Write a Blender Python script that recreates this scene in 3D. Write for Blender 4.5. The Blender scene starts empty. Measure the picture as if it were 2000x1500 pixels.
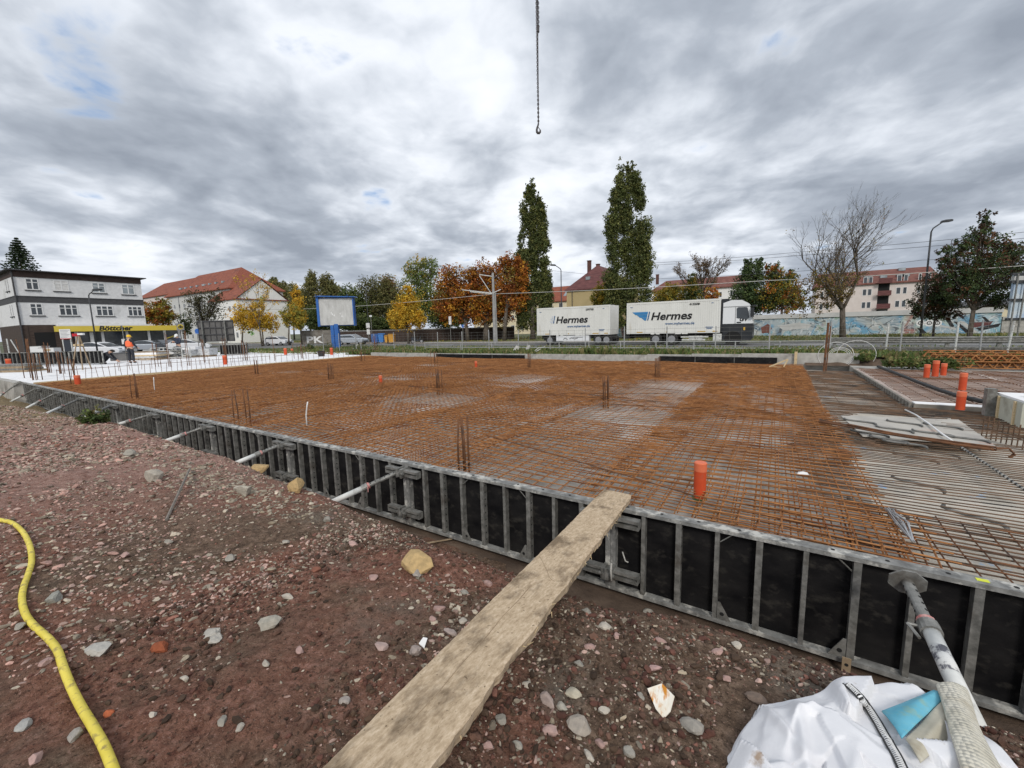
import bpy, bmesh, math, random
import numpy as np
from mathutils import Vector, Matrix, noise as mnoise

random.seed(7)
rng = np.random.default_rng(7)
S = bpy.context.scene
COL = S.collection
PI = math.pi

# ---------------------------------------------------------------- camera
F, CX, CY, EYE = 814.0, 1000.0, 750.0, 1.6       # focal length and centre in photo pixels (2000 x 1500), eye height
ax_y = np.array([515, 122, -F]); ax_y /= np.linalg.norm(ax_y)
ax_x = np.array([1305, -75.6, F]); ax_x -= ax_y * ax_x.dot(ax_y); ax_x /= np.linalg.norm(ax_x)
ax_z = np.cross(ax_x, ax_y)
ROT = np.array([ax_x, ax_y, ax_z])
EYEP = np.array([0, 0, EYE])
cam_data = bpy.data.cameras.new('camera')
cam_data.sensor_width = 36.0
cam_data.sensor_fit = 'HORIZONTAL'
cam_data.lens = 36.0 * F / 2000.0
cam_data.clip_start = 0.05
cam_data.clip_end = 5000
cam = bpy.data.objects.new('camera', cam_data)
COL.objects.link(cam)
cam.matrix_world = Matrix.Translation((0, 0, EYE)) @ Matrix([list(r) for r in ROT]).to_4x4()
S.camera = cam

# ---------------------------------------------------------------- world: sky texture behind a broken cloud deck
SUN_EL, SUN_AZ = math.radians(38), math.radians(148)   # azimuth clockwise from +Y
W = bpy.data.worlds.new('World')
S.world = W
W.use_nodes = True
nt = W.node_tree
nt.nodes.clear()


def N(tree, t, **kw):
    n = tree.nodes.new(t)
    for k, v in kw.items():
        setattr(n, k, v)
    return n


def math_n(tree, op, a=None, b=None, c=None, clamp=False):
    n = N(tree, 'ShaderNodeMath', operation=op, use_clamp=clamp)
    for i, v in enumerate((a, b, c)):
        if v is None:
            continue
        if isinstance(v, (int, float)):
            n.inputs[i].default_value = v
        else:
            tree.links.new(v, n.inputs[i])
    return n.outputs[0]


def ramp_n(tree, fac, stops, interp='LINEAR'):
    n = N(tree, 'ShaderNodeValToRGB')
    cr = n.color_ramp
    cr.interpolation = interp
    while len(cr.elements) > 1:
        cr.elements.remove(cr.elements[-1])
    for i, (p, c) in enumerate(stops):
        e = cr.elements[0] if i == 0 else cr.elements.new(p)
        e.position = p
        c = c if isinstance(c, (tuple, list)) else (c, c, c)
        e.color = (c[0], c[1], c[2], 1)
    tree.links.new(fac, n.inputs[0])
    return n.outputs[0]


def mix_n(tree, fac, a, b, mode='MIX'):
    n = N(tree, 'ShaderNodeMix', data_type='RGBA', blend_type=mode)
    for sock, v in ((n.inputs[0], fac), (n.inputs[6], a), (n.inputs[7], b)):
        if isinstance(v, (int, float)):
            sock.default_value = v
        elif isinstance(v, (tuple, list)):
            sock.default_value = (v[0], v[1], v[2], 1)
        else:
            tree.links.new(v, sock)
    return n.outputs[2]


def pix_dir(px, py):
    d = ROT @ np.array([px - CX, CY - py, -F])
    return d / np.linalg.norm(d)


def build_sky():
    L = nt.links.new
    sky = N(nt, 'ShaderNodeTexSky', sky_type='NISHITA')
    sky.sun_disc = False
    sky.sun_elevation = SUN_EL
    sky.sun_rotation = SUN_AZ
    geo = N(nt, 'ShaderNodeTexCoord')
    sep = N(nt, 'ShaderNodeSeparateXYZ')
    L(geo.outputs['Generated'], sep.inputs[0])
    dx, dy, dz = sep.outputs
    zz = math_n(nt, 'ADD', math_n(nt, 'MAXIMUM', dz, 0.0), 0.19)
    # cloud deck seen in perspective: plane coordinates, u across the wind, v along it
    wx, wy = -0.45, 0.893
    v = math_n(nt, 'DIVIDE', math_n(nt, 'ADD', math_n(nt, 'MULTIPLY', dx, wx), math_n(nt, 'MULTIPLY', dy, wy)), zz)
    u = math_n(nt, 'DIVIDE', math_n(nt, 'ADD', math_n(nt, 'MULTIPLY', dx, wy), math_n(nt, 'MULTIPLY', dy, -wx)), zz)
    comb = N(nt, 'ShaderNodeCombineXYZ')
    L(u, comb.inputs[0]); L(math_n(nt, 'MULTIPLY', v, 0.95), comb.inputs[1])

    def noise(scale, detail, rough, off, dist=0.0):
        mp = N(nt, 'ShaderNodeMapping')
        mp.inputs['Location'].default_value = off
        L(comb.outputs[0], mp.inputs[0])
        n = N(nt, 'ShaderNodeTexNoise')
        n.inputs['Scale'].default_value = scale
        n.inputs['Detail'].default_value = detail
        n.inputs['Roughness'].default_value = rough
        n.inputs['Distortion'].default_value = dist
        L(mp.outputs[0], n.inputs['Vector'])
        return n.outputs[0]
    big = noise(1.0, 6, 0.5, (3.7, 1.2, 0), 0.3)
    mid = noise(2.5, 6, 0.5, (0.4, 5.1, 2), 0.4)
    fine = noise(6.5, 5, 0.5, (7.4, 2.2, 5), 0.3)

    def spot(px, py, r0, r1, stretch=1.0):
        d = pix_dir(px, py)
        dot = N(nt, 'ShaderNodeVectorMath', operation='DOT_PRODUCT')
        L(geo.outputs['Generated'], dot.inputs[0])
        dot.inputs[1].default_value = tuple(d)
        mr = N(nt, 'ShaderNodeMapRange', interpolation_type='SMOOTHSTEP')
        L(dot.outputs['Value'], mr.inputs[0])
        mr.inputs[1].default_value = math.cos(math.radians(r1)); mr.inputs[2].default_value = math.cos(math.radians(r0))
        return mr.outputs[0]
    dens = math_n(nt, 'ADD', math_n(nt, 'MULTIPLY', big, 0.46), math_n(nt, 'MULTIPLY', mid, 0.40))
    dens = math_n(nt, 'ADD', dens, math_n(nt, 'MULTIPLY', fine, 0.20))
    # heavier cloud masses where the deck is thick, thin places where it breaks
    for (px, py, a, b, amt) in ((430, 300, 2, 15, -0.07), (250, 290, 2, 12, -0.045), (560, 90, 3, 16, -0.03),
                                (150, 130, 2, 16, 0.02), (1180, 330, 2, 14, 0.03), (760, 330, 2, 10, 0.03), (1080, 190, 3, 14, 0.015),
                                (960, 130, 2, 10, 0.0), (1700, 330, 4, 22, -0.05), (1650, 150, 4, 18, -0.02), (1950, 60, 3, 20, -0.02), (300, 430, 2, 10, 0.02), (1750, 40, 3, 9, 0.03),
                                (100, 470, 3, 14, -0.04), (700, 450, 3, 13, -0.01)):
        dens = math_n(nt, 'ADD', dens, math_n(nt, 'MULTIPLY', spot(px, py, a, b), amt))
    col = ramp_n(nt, dens, [(0.36, (0.235, 0.265, 0.315)), (0.45, (0.335, 0.37, 0.425)), (0.50, (0.44, 0.475, 0.53)),
                            (0.545, (0.55, 0.585, 0.64)), (0.59, (0.66, 0.69, 0.74)), (0.68, (0.76, 0.78, 0.82))])
    # breaks with blue behind
    hole = math_n(nt, 'ADD', math_n(nt, 'ADD', math_n(nt, 'MULTIPLY', mid, 1.0), math_n(nt, 'MULTIPLY', fine, 0.6)), -0.80)
    cl = None
    for (px, py, a, b, amt) in ((80, 165, 0.3, 8, 0.14), (165, 110, 0.3, 6.0, 0.07), (735, 392, 0.2, 3.6, 0.19), (560, 130, 1, 8, 0.02), (690, 230, 1, 7, 0.03), (140, 50, 0.3, 7.0, 0.05)):
        s_ = math_n(nt, 'MULTIPLY', spot(px, py, a, b), amt)
        cl = s_ if cl is None else math_n(nt, 'ADD', cl, s_)
    hm = N(nt, 'ShaderNodeMapRange', interpolation_type='SMOOTHSTEP')
    L(math_n(nt, 'ADD', hole, cl), hm.inputs[0])
    hm.inputs[1].default_value = 0.20; hm.inputs[2].default_value = 0.42
    blue = mix_n(nt, 1.0, sky.outputs[0], (0.062, 0.070, 0.078), 'MULTIPLY')
    blue = mix_n(nt, 0.6, blue, (0.19, 0.33, 0.57))
    allc = mix_n(nt, hm.outputs[0], col, blue)
    # low sky: even grey cloud far away
    hz = N(nt, 'ShaderNodeMapRange', interpolation_type='SMOOTHSTEP')
    L(dz, hz.inputs[0]); hz.inputs[1].default_value = -0.02; hz.inputs[2].default_value = 0.16
    hz.inputs[3].default_value = 0.55; hz.inputs[4].default_value = 0.0
    allc = mix_n(nt, hz.outputs[0], allc, (0.40, 0.44, 0.505))
    bg = N(nt, 'ShaderNodeBackground')
    L(allc, bg.inputs[0])
    bg.inputs[1].default_value = 1.13
    out = N(nt, 'ShaderNodeOutputWorld')
    L(bg.outputs[0], out.inputs[0])


build_sky()

sun_d = bpy.data.lights.new('sun', 'SUN')
sun_d.energy = 1.6
sun_d.angle = math.radians(14)
sun_d.color = (1.0, 0.95, 0.88)
sun = bpy.data.objects.new('sun', sun_d)
COL.objects.link(sun)
sv = Vector((math.sin(SUN_AZ) * math.cos(SUN_EL), math.cos(SUN_AZ) * math.cos(SUN_EL), math.sin(SUN_EL)))
sun.rotation_euler = sv.to_track_quat('Z', 'Y').to_euler()

S.view_settings.view_transform = 'Standard'
S.view_settings.look = 'None'
S.view_settings.exposure = 0.3
S.view_settings.gamma = 1.0

# ---------------------------------------------------------------- placing helpers: a photo pixel seen on a known plane
def ray(px, py):
    return ROT @ np.array([px - CX, CY - py, -F])


def at(px, py, z):
    d = ray(px, py); return EYEP + d * ((z - EYE) / d[2])


def aty(px, py, y):
    d = ray(px, py); return EYEP + d * (y / d[1])


def atd(px, py, dep):
    return EYEP + ray(px, py) * dep / F


def gp(px, dep, g=-0.15):
    a = atd(px, 600, dep); b = atd(px, 700, dep)
    return atd(px, 600 + 100 * (g - a[2]) / (b[2] - a[2]), dep)


def proj(p):
    c = ROT.T @ (np.array(p, float) - EYEP); return CX + F * c[0] / -c[2], CY - F * c[1] / -c[2]


# ---------------------------------------------------------------- mesh helpers
def link(o, parent=None):
    COL.objects.link(o)
    if parent is not None:
        o.parent = parent
    return o


def tag(o, label=None, cat=None, group=None, kind=None):
    if label: o['label'] = label
    if cat: o['category'] = cat
    if group: o['group'] = group
    if kind: o['kind'] = kind
    return o


def empty(name, label, cat, loc=(0, 0, 0), rz=0.0, group=None):
    o = bpy.data.objects.new(name, None)
    o.empty_display_size = 0.1
    link(o)
    o.location = [float(c) for c in loc]
    o.rotation_euler = (0, 0, rz)
    return tag(o, label, cat, group)


def copy_tree(o, parent=None, label=None, loc=None, rz=None):
    c = o.copy()
    link(c, parent)
    for ch in list(o.children):
        copy_tree(ch, c)
    if label: c['label'] = label
    if loc is not None: c.location = [float(t) for t in loc]
    if rz is not None: c.rotation_euler = (0, 0, rz)
    return c


class MB:
    def __init__(self):
        self.v = []; self.f = []; self.m = []

    def add(self, vs, fs, mi=0):
        b = len(self.v)
        self.v.extend([tuple(float(c) for c in p) for p in vs])
        for f in fs:
            self.f.append(tuple(b + i for i in f)); self.m.append(mi)

    def box(self, x0, x1, y0, y1, z0, z1, mi=0, fr=None):
        vs = [(x, y, z) for z in (z0, z1) for y in (y0, y1) for x in (x0, x1)]
        if fr is not None:
            vs = [fr(*p) for p in vs]
        self.add(vs, [(0, 2, 3, 1), (4, 5, 7, 6), (0, 1, 5, 4), (2, 6, 7, 3), (0, 4, 6, 2), (1, 3, 7, 5)], mi)

    def bar(self, p, q, r, n=6, r2=None, mi=0, caps=True):
        p = Vector(p); q = Vector(q); d = (q - p)
        if d.length < 1e-9: return
        d.normalize()
        a = d.orthogonal().normalized(); b = d.cross(a)
        r2 = r if r2 is None else r2
        vs = []
        for k in range(n):
            t = 2 * PI * k / n
            e = a * math.cos(t) + b * math.sin(t)
            vs.append(p + e * r)
        for k in range(n):
            t = 2 * PI * k / n
            e = a * math.cos(t) + b * math.sin(t)
            vs.append(q + e * r2)
        fs = [(k, (k + 1) % n, n + (k + 1) % n, n + k) for k in range(n)]
        if caps:
            fs += [tuple(range(n))[::-1], tuple(range(n, 2 * n))]
        self.add(vs, fs, mi)

    def tube(self, pts, r, n=8, mi=0, closed=False):
        pts = [Vector(p) for p in pts]
        m = len(pts)
        rr = r if isinstance(r, (list, tuple)) else [r] * m
        vs = []; a = None
        for i, p in enumerate(pts):
            if closed:
                t = pts[(i + 1) % m] - pts[i - 1]
            else:
                t = pts[min(i + 1, m - 1)] - pts[max(i - 1, 0)]
            t.normalize()
            if a is None:
                a = t.orthogonal().normalized()
            else:
                a = (a - t * a.dot(t)).normalized()
            b = t.cross(a)
            for k in range(n):
                g = 2 * PI * k / n
                vs.append(p + (a * math.cos(g) + b * math.sin(g)) * rr[i])
        fs = []
        for i in range(m if closed else m - 1):
            j = (i + 1) % m
            for k in range(n):
                fs.append((i * n + k, i * n + (k + 1) % n, j * n + (k + 1) % n, j * n + k))
        if not closed:
            fs += [tuple(range(n))[::-1], tuple(range((m - 1) * n, m * n))]
        self.add(vs, fs, mi)

    def lathe(self, prof, n=16, mi=0, c=(0, 0, 0), fr=None):
        vs = []
        for (r, z) in prof:
            for k in range(n):
                g = 2 * PI * k / n
                p = (c[0] + r * math.cos(g), c[1] + r * math.sin(g), c[2] + z)
                vs.append(fr(*p) if fr else p)
        fs = []
        for i in range(len(prof) - 1):
            for k in range(n):
                fs.append((i * n + k, i * n + (k + 1) % n, (i + 1) * n + (k + 1) % n, (i + 1) * n + k))
        fs += [tuple(range(n))[::-1], tuple(range((len(prof) - 1) * n, len(prof) * n))]
        self.add(vs, fs, mi)

    def prism(self, outline, w0, w1, fr, mi=0):
        """outline of (a, b) extruded from w0 to w1; fr(a, b, w) gives the point"""
        n = len(outline)
        vs = [fr(a, b, w0) for a, b in outline] + [fr(a, b, w1) for a, b in outline]
        fs = [tuple(range(n))[::-1], tuple(range(n, 2 * n))] + [(k, (k + 1) % n, n + (k + 1) % n, n + k) for k in range(n)]
        self.add(vs, fs, mi)

    def build(self, name, mats, parent=None, smooth=False, fix=True):
        me = bpy.data.meshes.new(name)
        me.from_pydata(self.v, [], self.f)
        mats = mats if isinstance(mats, (list, tuple)) else [mats]
        for m in mats:
            me.materials.append(m)
        if len(mats) > 1:
            me.polygons.foreach_set('material_index', self.m)
        if fix:
            bm = bmesh.new(); bm.from_mesh(me)
            bmesh.ops.recalc_face_normals(bm, faces=bm.faces)
            bm.to_mesh(me); bm.free()
        if smooth:
            me.polygons.foreach_set('use_smooth', [True] * len(me.polygons))
        me.update()
        return link(bpy.data.objects.new(name, me), parent)


def np_obj(name, verts, faces, mat, parent=None, tint=None, smooth=False):
    """fast mesh: verts (N,3), faces (M,k)"""
    verts = np.asarray(verts, np.float32); faces = np.asarray(faces, np.int32)
    me = bpy.data.meshes.new(name)
    k = faces.shape[1]
    me.vertices.add(len(verts)); me.vertices.foreach_set('co', verts.ravel())
    me.loops.add(faces.size); me.loops.foreach_set('vertex_index', faces.ravel())
    me.polygons.add(len(faces))
    me.polygons.foreach_set('loop_start', np.arange(0, faces.size, k, dtype=np.int32))
    me.polygons.foreach_set('loop_total', np.full(len(faces), k, np.int32))
    me.polygons.foreach_set('use_smooth', np.full(len(faces), smooth, bool))
    me.update(calc_edges=True)
    me.validate()
    if tint is not None:
        a = me.attributes.new('tint', 'FLOAT_COLOR', 'POINT')
        t = np.ones((len(verts), 4), np.float32); t[:, :3] = tint
        a.data.foreach_set('color', t.ravel())
    if mat: me.materials.append(mat)
    return link(bpy.data.objects.new(name, me), parent)


def shared(name, src, parent=None, loc=None):
    o = bpy.data.objects.new(name, src.data)
    link(o, parent)
    if loc is not None: o.location = loc
    return o


# ---------------------------------------------------------------- materials
def mat(name, c1, c2=None, scale=6.0, rough=0.75, bump=0.0, bscale=None, metal=0.0, detail=6.0, c3=None, c3scale=2.0, c3lo=0.55, c3hi=0.68,
        stretch=(1, 1, 1), spec=0.4, tint=False, lo=0.35, hi=0.68, coord='Object'):
    m = bpy.data.materials.new(name)
    m.use_nodes = True
    t = m.node_tree
    L = t.links.new
    p = t.nodes['Principled BSDF']
    p.inputs['Roughness'].default_value = rough
    p.inputs['Metallic'].default_value = metal
    p.inputs['Specular IOR Level'].default_value = spec
    tc = N(t, 'ShaderNodeTexCoord')
    mp = N(t, 'ShaderNodeMapping')
    mp.inputs['Scale'].default_value = stretch
    L(tc.outputs[coord], mp.inputs[0])
    col = None

    def noise(sc, det=detail, ro=0.6, off=0.0):
        n = N(t, 'ShaderNodeTexNoise')
        n.inputs['Scale'].default_value = sc
        n.inputs['Detail'].default_value = det
        n.inputs['Roughness'].default_value = ro
        if off:
            m2 = N(t, 'ShaderNodeMapping'); m2.inputs['Location'].default_value = (off, off * 2, off)
            L(mp.outputs[0], m2.inputs[0]); L(m2.outputs[0], n.inputs['Vector'])
        else:
            L(mp.outputs[0], n.inputs['Vector'])
        return n.outputs[0]
    base = c1
    if c2 is not None:
        base = ramp_n(t, noise(scale), [(lo, c1), (hi, c2)])
    if c3 is not None:
        f = ramp_n(t, noise(c3scale, off=3.3), [(c3lo, 0.0), (c3hi, 1.0)])
        base = mix_n(t, f, base, c3)
    if tint:
        at_ = N(t, 'ShaderNodeAttribute', attribute_name='tint')
        base = mix_n(t, 1.0, base, at_.outputs['Color'], 'MULTIPLY')
    if isinstance(base, (tuple, list)):
        p.inputs['Base Color'].default_value = (base[0], base[1], base[2], 1)
    else:
        L(base, p.inputs['Base Color'])
    if bump:
        b = N(t, 'ShaderNodeBump')
        b.inputs['Strength'].default_value = bump
        b.inputs['Distance'].default_value = 0.02
        L(noise(bscale or scale * 4, 8, 0.65), b.inputs['Height'])
        L(b.outputs[0], p.inputs['Normal'])
    return m


def leaf_mat(name):
    m = mat(name, (1, 1, 1), tint=True, rough=0.6, spec=0.25)
    t = m.node_tree
    p = t.nodes['Principled BSDF']
    tr = N(t, 'ShaderNodeBsdfTranslucent')
    mx = N(t, 'ShaderNodeMixShader')
    mx.inputs[0].default_value = 0.28
    src = p.inputs['Base Color'].links[0].from_socket
    t.links.new(src, tr.inputs[0])
    out = t.nodes['Material Output']
    t.links.new(p.outputs[0], mx.inputs[1]); t.links.new(tr.outputs[0], mx.inputs[2])
    t.links.new(mx.outputs[0], out.inputs[0])
    return m


def glass_mat(name, c=(0.03, 0.035, 0.04)):
    m = mat(name, c, tuple(x * 2.2 for x in c), scale=0.7, rough=0.08, spec=0.6)
    return m


M = {}
M['rust'] = mat('rust_steel', (0.19, 0.077, 0.026), (0.42, 0.188, 0.064), scale=9, rough=0.85, c3=(0.16, 0.05, 0.014), c3scale=2.3, c3lo=0.52, c3hi=0.7)
M['rust_dark'] = mat('dark_rust_steel', (0.085, 0.040, 0.020), (0.20, 0.085, 0.035), scale=7, rough=0.8, c3=(0.05, 0.035, 0.028), c3scale=3)
M['galv'] = mat('galvanised_steel', (0.13, 0.13, 0.12), (0.31, 0.305, 0.285), scale=14, rough=0.55, metal=0.35, bump=0.15, c3=(0.13, 0.12, 0.105), c3scale=5)
M['galv_pale'] = mat('pale_galvanised_tube', (0.50, 0.51, 0.49), (0.68, 0.68, 0.65), scale=10, rough=0.55, metal=0.0, bump=0.1, c3=(0.24, 0.22, 0.19), c3scale=6)
M['rail_top'] = mat('scuffed_rail', (0.13, 0.13, 0.125), (0.30, 0.30, 0.285), scale=10, rough=0.7, metal=0.1, bump=0.3, c3=(0.50, 0.49, 0.45), c3scale=9, c3lo=0.52, c3hi=0.62)
M['ply_black'] = mat('black_film_plywood', (0.005, 0.005, 0.006), (0.018, 0.017, 0.017), scale=5, rough=0.6, bump=0.12, c3=(0.040, 0.037, 0.033), c3scale=11, c3lo=0.54, c3hi=0.72, stretch=(0.8, 1, 1.3), spec=0.15)
M['dark_hole'] = mat('dark_hole', (0.012, 0.012, 0.012), rough=0.9)
M['concrete'] = mat('concrete', (0.30, 0.29, 0.265), (0.47, 0.455, 0.42), scale=3, rough=0.9, bump=0.2, c3=(0.20, 0.19, 0.17), c3scale=1.5)
M['concrete_dark'] = mat('dark_concrete', (0.13, 0.12, 0.105), (0.26, 0.24, 0.21), scale=2.2, rough=0.9, bump=0.3, c3=(0.10, 0.075, 0.05), c3scale=1.2)
M['xps'] = mat('white_insulation', (0.74, 0.74, 0.745), (0.82, 0.82, 0.82), scale=1.2, rough=0.8, c3=(0.60, 0.60, 0.61), c3scale=0.8, c3lo=0.56, c3hi=0.62)
M['timber'] = mat('raw_timber', (0.50, 0.37, 0.20), (0.66, 0.53, 0.34), scale=5, rough=0.8, stretch=(1, 8, 8), bump=0.1)
M['timber_old'] = mat('old_timber', (0.22, 0.16, 0.10), (0.38, 0.29, 0.19), scale=5, rough=0.85)
M['pipe_orange'] = mat('orange_drain_plastic', (0.48, 0.055, 0.014), (0.60, 0.085, 0.024), scale=4, rough=0.55, c3=(0.34, 0.08, 0.04), c3scale=5)
M['white_paint'] = mat('white_paint', (0.70, 0.70, 0.69), (0.80, 0.80, 0.79), scale=2, rough=0.45)
M['black_plastic'] = mat('black_plastic', (0.012, 0.012, 0.013), (0.03, 0.03, 0.03), scale=4, rough=0.55)
M['ink'] = mat('black_lettering', (0.012, 0.012, 0.013), rough=0.6)
M['glass'] = glass_mat('window_glass')
M['glass_pale'] = glass_mat('pale_window_glass', (0.16, 0.18, 0.19))
M['rubber'] = mat('tyre_rubber', (0.012, 0.012, 0.012), (0.03, 0.03, 0.028), scale=9, rough=0.85)
M['chrome'] = mat('grey_wheel_rim', (0.30, 0.30, 0.31), (0.42, 0.42, 0.43), scale=5, rough=0.4, metal=0.5)
M['skin'] = mat('skin', (0.50, 0.30, 0.21), (0.56, 0.35, 0.25), scale=8, rough=0.6)
M['leaf'] = leaf_mat('leaf')
M['bark'] = mat('bark', (0.055, 0.045, 0.035), (0.15, 0.125, 0.10), scale=5, rough=0.95, stretch=(2, 2, 0.5), bump=0.4)
M['bark_pale'] = mat('pale_bark', (0.14, 0.12, 0.10), (0.25, 0.22, 0.19), scale=5, rough=0.95, stretch=(2, 2, 0.5), bump=0.3)

# ================================================================ ground
def hash2(ix, iy, s):
    h = (ix.astype(np.int64) * 374761393 + iy.astype(np.int64) * 668265263 + s * 974711) & 0x7fffffff
    h = ((h ^ (h >> 13)) * 1274126177) & 0x7fffffff
    return ((h ^ (h >> 16)) & 0xffff) / 65535.0


def vnoise(x, y, s=0):
    ix = np.floor(x); iy = np.floor(y)
    fx = x - ix; fy = y - iy
    fx = fx * fx * (3 - 2 * fx); fy = fy * fy * (3 - 2 * fy)
    a = hash2(ix, iy, s); b = hash2(ix + 1, iy, s); c = hash2(ix, iy + 1, s); d = hash2(ix + 1, iy + 1, s)
    return (a * (1 - fx) + b * fx) * (1 - fy) + (c * (1 - fx) + d * fx) * fy - 0.5


RX = [-40, -22, -17.8, -14.4, -11.6, -6.7, -4.3, -3.4, -2.9, -2.0, -1.5, -1.14, -0.78, -0.44, 0.05, 0.33, 0.9, 2.5, 13]
RY = [1.2, 1.45, 1.70, 2.00, 2.50, 2.50, 2.36, 2.30, 2.22, 2.12, 2.08, 2.04, 2.06, 2.14, 2.16, 2.14, 2.14, 2.15, 2.2]
RZ = [-0.2, -0.15, -0.12, -0.03, -0.03, -0.02, -0.06, -0.08, -0.10, -0.02, -0.01, 0.0, 0.03, 0.04, 0.05, 0.05, 0.03, 0.0, 0.0]
RW = [2.6, 2.4, 2.0, 1.6, 1.0, 0.9, 0.95, 0.97, 1.0, 1.05, 1.1, 1.1, 1.1, 1.1, 1.1, 1.1, 1.1, 1.1, 1.1]


def dirt_z(x, y, fine=True):
    x = np.asarray(x, float); y = np.asarray(y, float)
    yr = np.interp(x, RX, RY) + 0.10 * vnoise(x * 1.7, x * 0 + 3, 5)
    zr = np.interp(x, RX, RZ); w = np.interp(x, RX, RW)
    t = y - yr
    up = zr + 0.105 * np.clip(-t, 0, 1.9) - 0.02 * np.exp(-np.clip(-t, 0, 9) / 0.12)
    s = np.clip((t + 0.04) / w, 0, 1)
    s = s ** 1.25
    s = s * s * (3 - 2 * s) * 0.35 + s * 0.65
    dn = zr + (-0.87 - zr) * s
    z = np.where(t < 0, up, np.minimum(dn, up))
    k = np.clip(1 - np.clip(t - w, 0, 1) * 3, 0.25, 1)
    z = z + k * (0.08 * vnoise(x * 0.9, y * 0.9, 1) + 0.05 * vnoise(x * 2.6, y * 2.6, 2))
    if fine:
        z = z + k * (0.022 * vnoise(x * 8, y * 8, 3) + 0.012 * vnoise(x * 19, y * 19, 4) + 0.008 * vnoise(x * 44, y * 44, 6))
    return z


def on_dirt(px, py, lift=0.0):
    d = ray(px, py); d = d / np.linalg.norm(d)
    t = 0.5
    while t < 60:
        p = EYEP + d * t
        if p[2] <= float(dirt_z(p[0], p[1], False)) + lift:
            return p
        t += 0.01 * max(1.0, t * 0.4)
    return p


def dirt_material():
    m = bpy.data.materials.new('red_brown_dirt')
    m.use_nodes = True
    t = m.node_tree; L = t.links.new
    p = t.nodes['Principled BSDF']
    p.inputs['Roughness'].default_value = 0.95
    p.inputs['Specular IOR Level'].default_value = 0.2
    tc = N(t, 'ShaderNodeTexCoord')

    def noise(sc, det=8, ro=0.65, loc=(0, 0, 0), dist=0.0):
        mp = N(t, 'ShaderNodeMapping'); mp.inputs['Location'].default_value = loc
        L(tc.outputs['Object'], mp.inputs[0])
        n = N(t, 'ShaderNodeTexNoise')
        n.inputs['Scale'].default_value = sc; n.inputs['Detail'].default_value = det; n.inputs['Roughness'].default_value = ro
        n.inputs['Distortion'].default_value = dist
        L(mp.outputs[0], n.inputs['Vector'])
        return n.outputs[0]
    c = ramp_n(t, noise(18, 10, 0.7), [(0.32, (0.060, 0.039, 0.026)), (0.50, (0.150, 0.099, 0.067)), (0.68, (0.30, 0.21, 0.15))])
    red = ramp_n(t, noise(26, 10, 0.7, (4, 1, 0)), [(0.34, (0.11, 0.043, 0.030)), (0.52, (0.245, 0.118, 0.079)), (0.70, (0.42, 0.225, 0.175))])
    f = ramp_n(t, noise(0.85, 6, 0.6, (2.2, 7.1, 0), 0.4), [(0.45, 0.0), (0.58, 1.0)])
    c = mix_n(t, f, c, red)
    grey = ramp_n(t, noise(30, 9, 0.7, (9, 3, 0)), [(0.35, (0.09, 0.076, 0.06)), (0.65, (0.25, 0.225, 0.185))])
    f2 = ramp_n(t, noise(1.3, 5, 0.6, (6.2, 0.4, 0)), [(0.56, 0.0), (0.68, 0.55)])
    c = mix_n(t, f2, c, grey)
    # yellowish sandy patch far along the mound
    sx = N(t, 'ShaderNodeSeparateXYZ'); L(tc.outputs['Object'], sx.inputs[0])
    mr = N(t, 'ShaderNodeMapRange', interpolation_type='SMOOTHSTEP'); L(sx.outputs[0], mr.inputs[0])
    mr.inputs[1].default_value = -9.5; mr.inputs[2].default_value = -14
    pk = ramp_n(t, noise(14, 9, 0.75, (1, 9, 0)), [(0.36, (0.22, 0.11, 0.082)), (0.66, (0.52, 0.34, 0.285))])
    mrp = N(t, 'ShaderNodeMapRange', interpolation_type='SMOOTHSTEP'); L(sx.outputs[0], mrp.inputs[0])
    mrp.inputs[1].default_value = -3.4; mrp.inputs[2].default_value = -7.0; mrp.inputs[4].default_value = 0.9
    c = mix_n(t, mrp.outputs[0], c, pk)
    sand = ramp_n(t, noise(12, 8, 0.7, (5, 5, 0)), [(0.36, (0.17, 0.12, 0.065)), (0.66, (0.34, 0.265, 0.15))])
    c = mix_n(t, mr.outputs[0], c, sand)
    sp = ramp_n(t, noise(95, 4, 0.6, (3, 3, 0)), [(0.60, 0.0), (0.66, 0.75)])
    c = mix_n(t, sp, c, mix_n(t, ramp_n(t, noise(33, 2, 0.5, (8, 1, 0)), [(0.45, 0.0), (0.55, 1.0)]), (0.34, 0.235, 0.17), (0.40, 0.24, 0.19)))
    dk = ramp_n(t, noise(70, 5, 0.65, (7, 2, 0)), [(0.36, 0.75), (0.45, 0.0)])  # dark pits: shade between the clods, put into the colour
    c = mix_n(t, dk, c, (0.030, 0.018, 0.012))
    L(c, p.inputs['Base Color'])
    b = N(t, 'ShaderNodeBump'); b.inputs['Strength'].default_value = 1.0; b.inputs['Distance'].default_value = 0.022
    h = math_n(t, 'ADD', noise(55, 10, 0.7), math_n(t, 'MULTIPLY', noise(170, 6, 0.6), 0.5))
    L(h, b.inputs['Height']); L(b.outputs[0], p.inputs['Normal'])
    return m


M['dirt'] = dirt_material()
M['soil'] = mat('trench_soil', (0.060, 0.040, 0.028), (0.15, 0.105, 0.075), scale=3, rough=0.95, bump=0.6, bscale=30)


def geo_steps(a, b, s0, g):
    """positions from a towards b with growing steps"""
    out = [a]; s = s0; sg = 1 if b > a else -1
    while (b - out[-1]) * sg > 0:
        out.append(out[-1] + sg * s); s *= g
    return out


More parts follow.
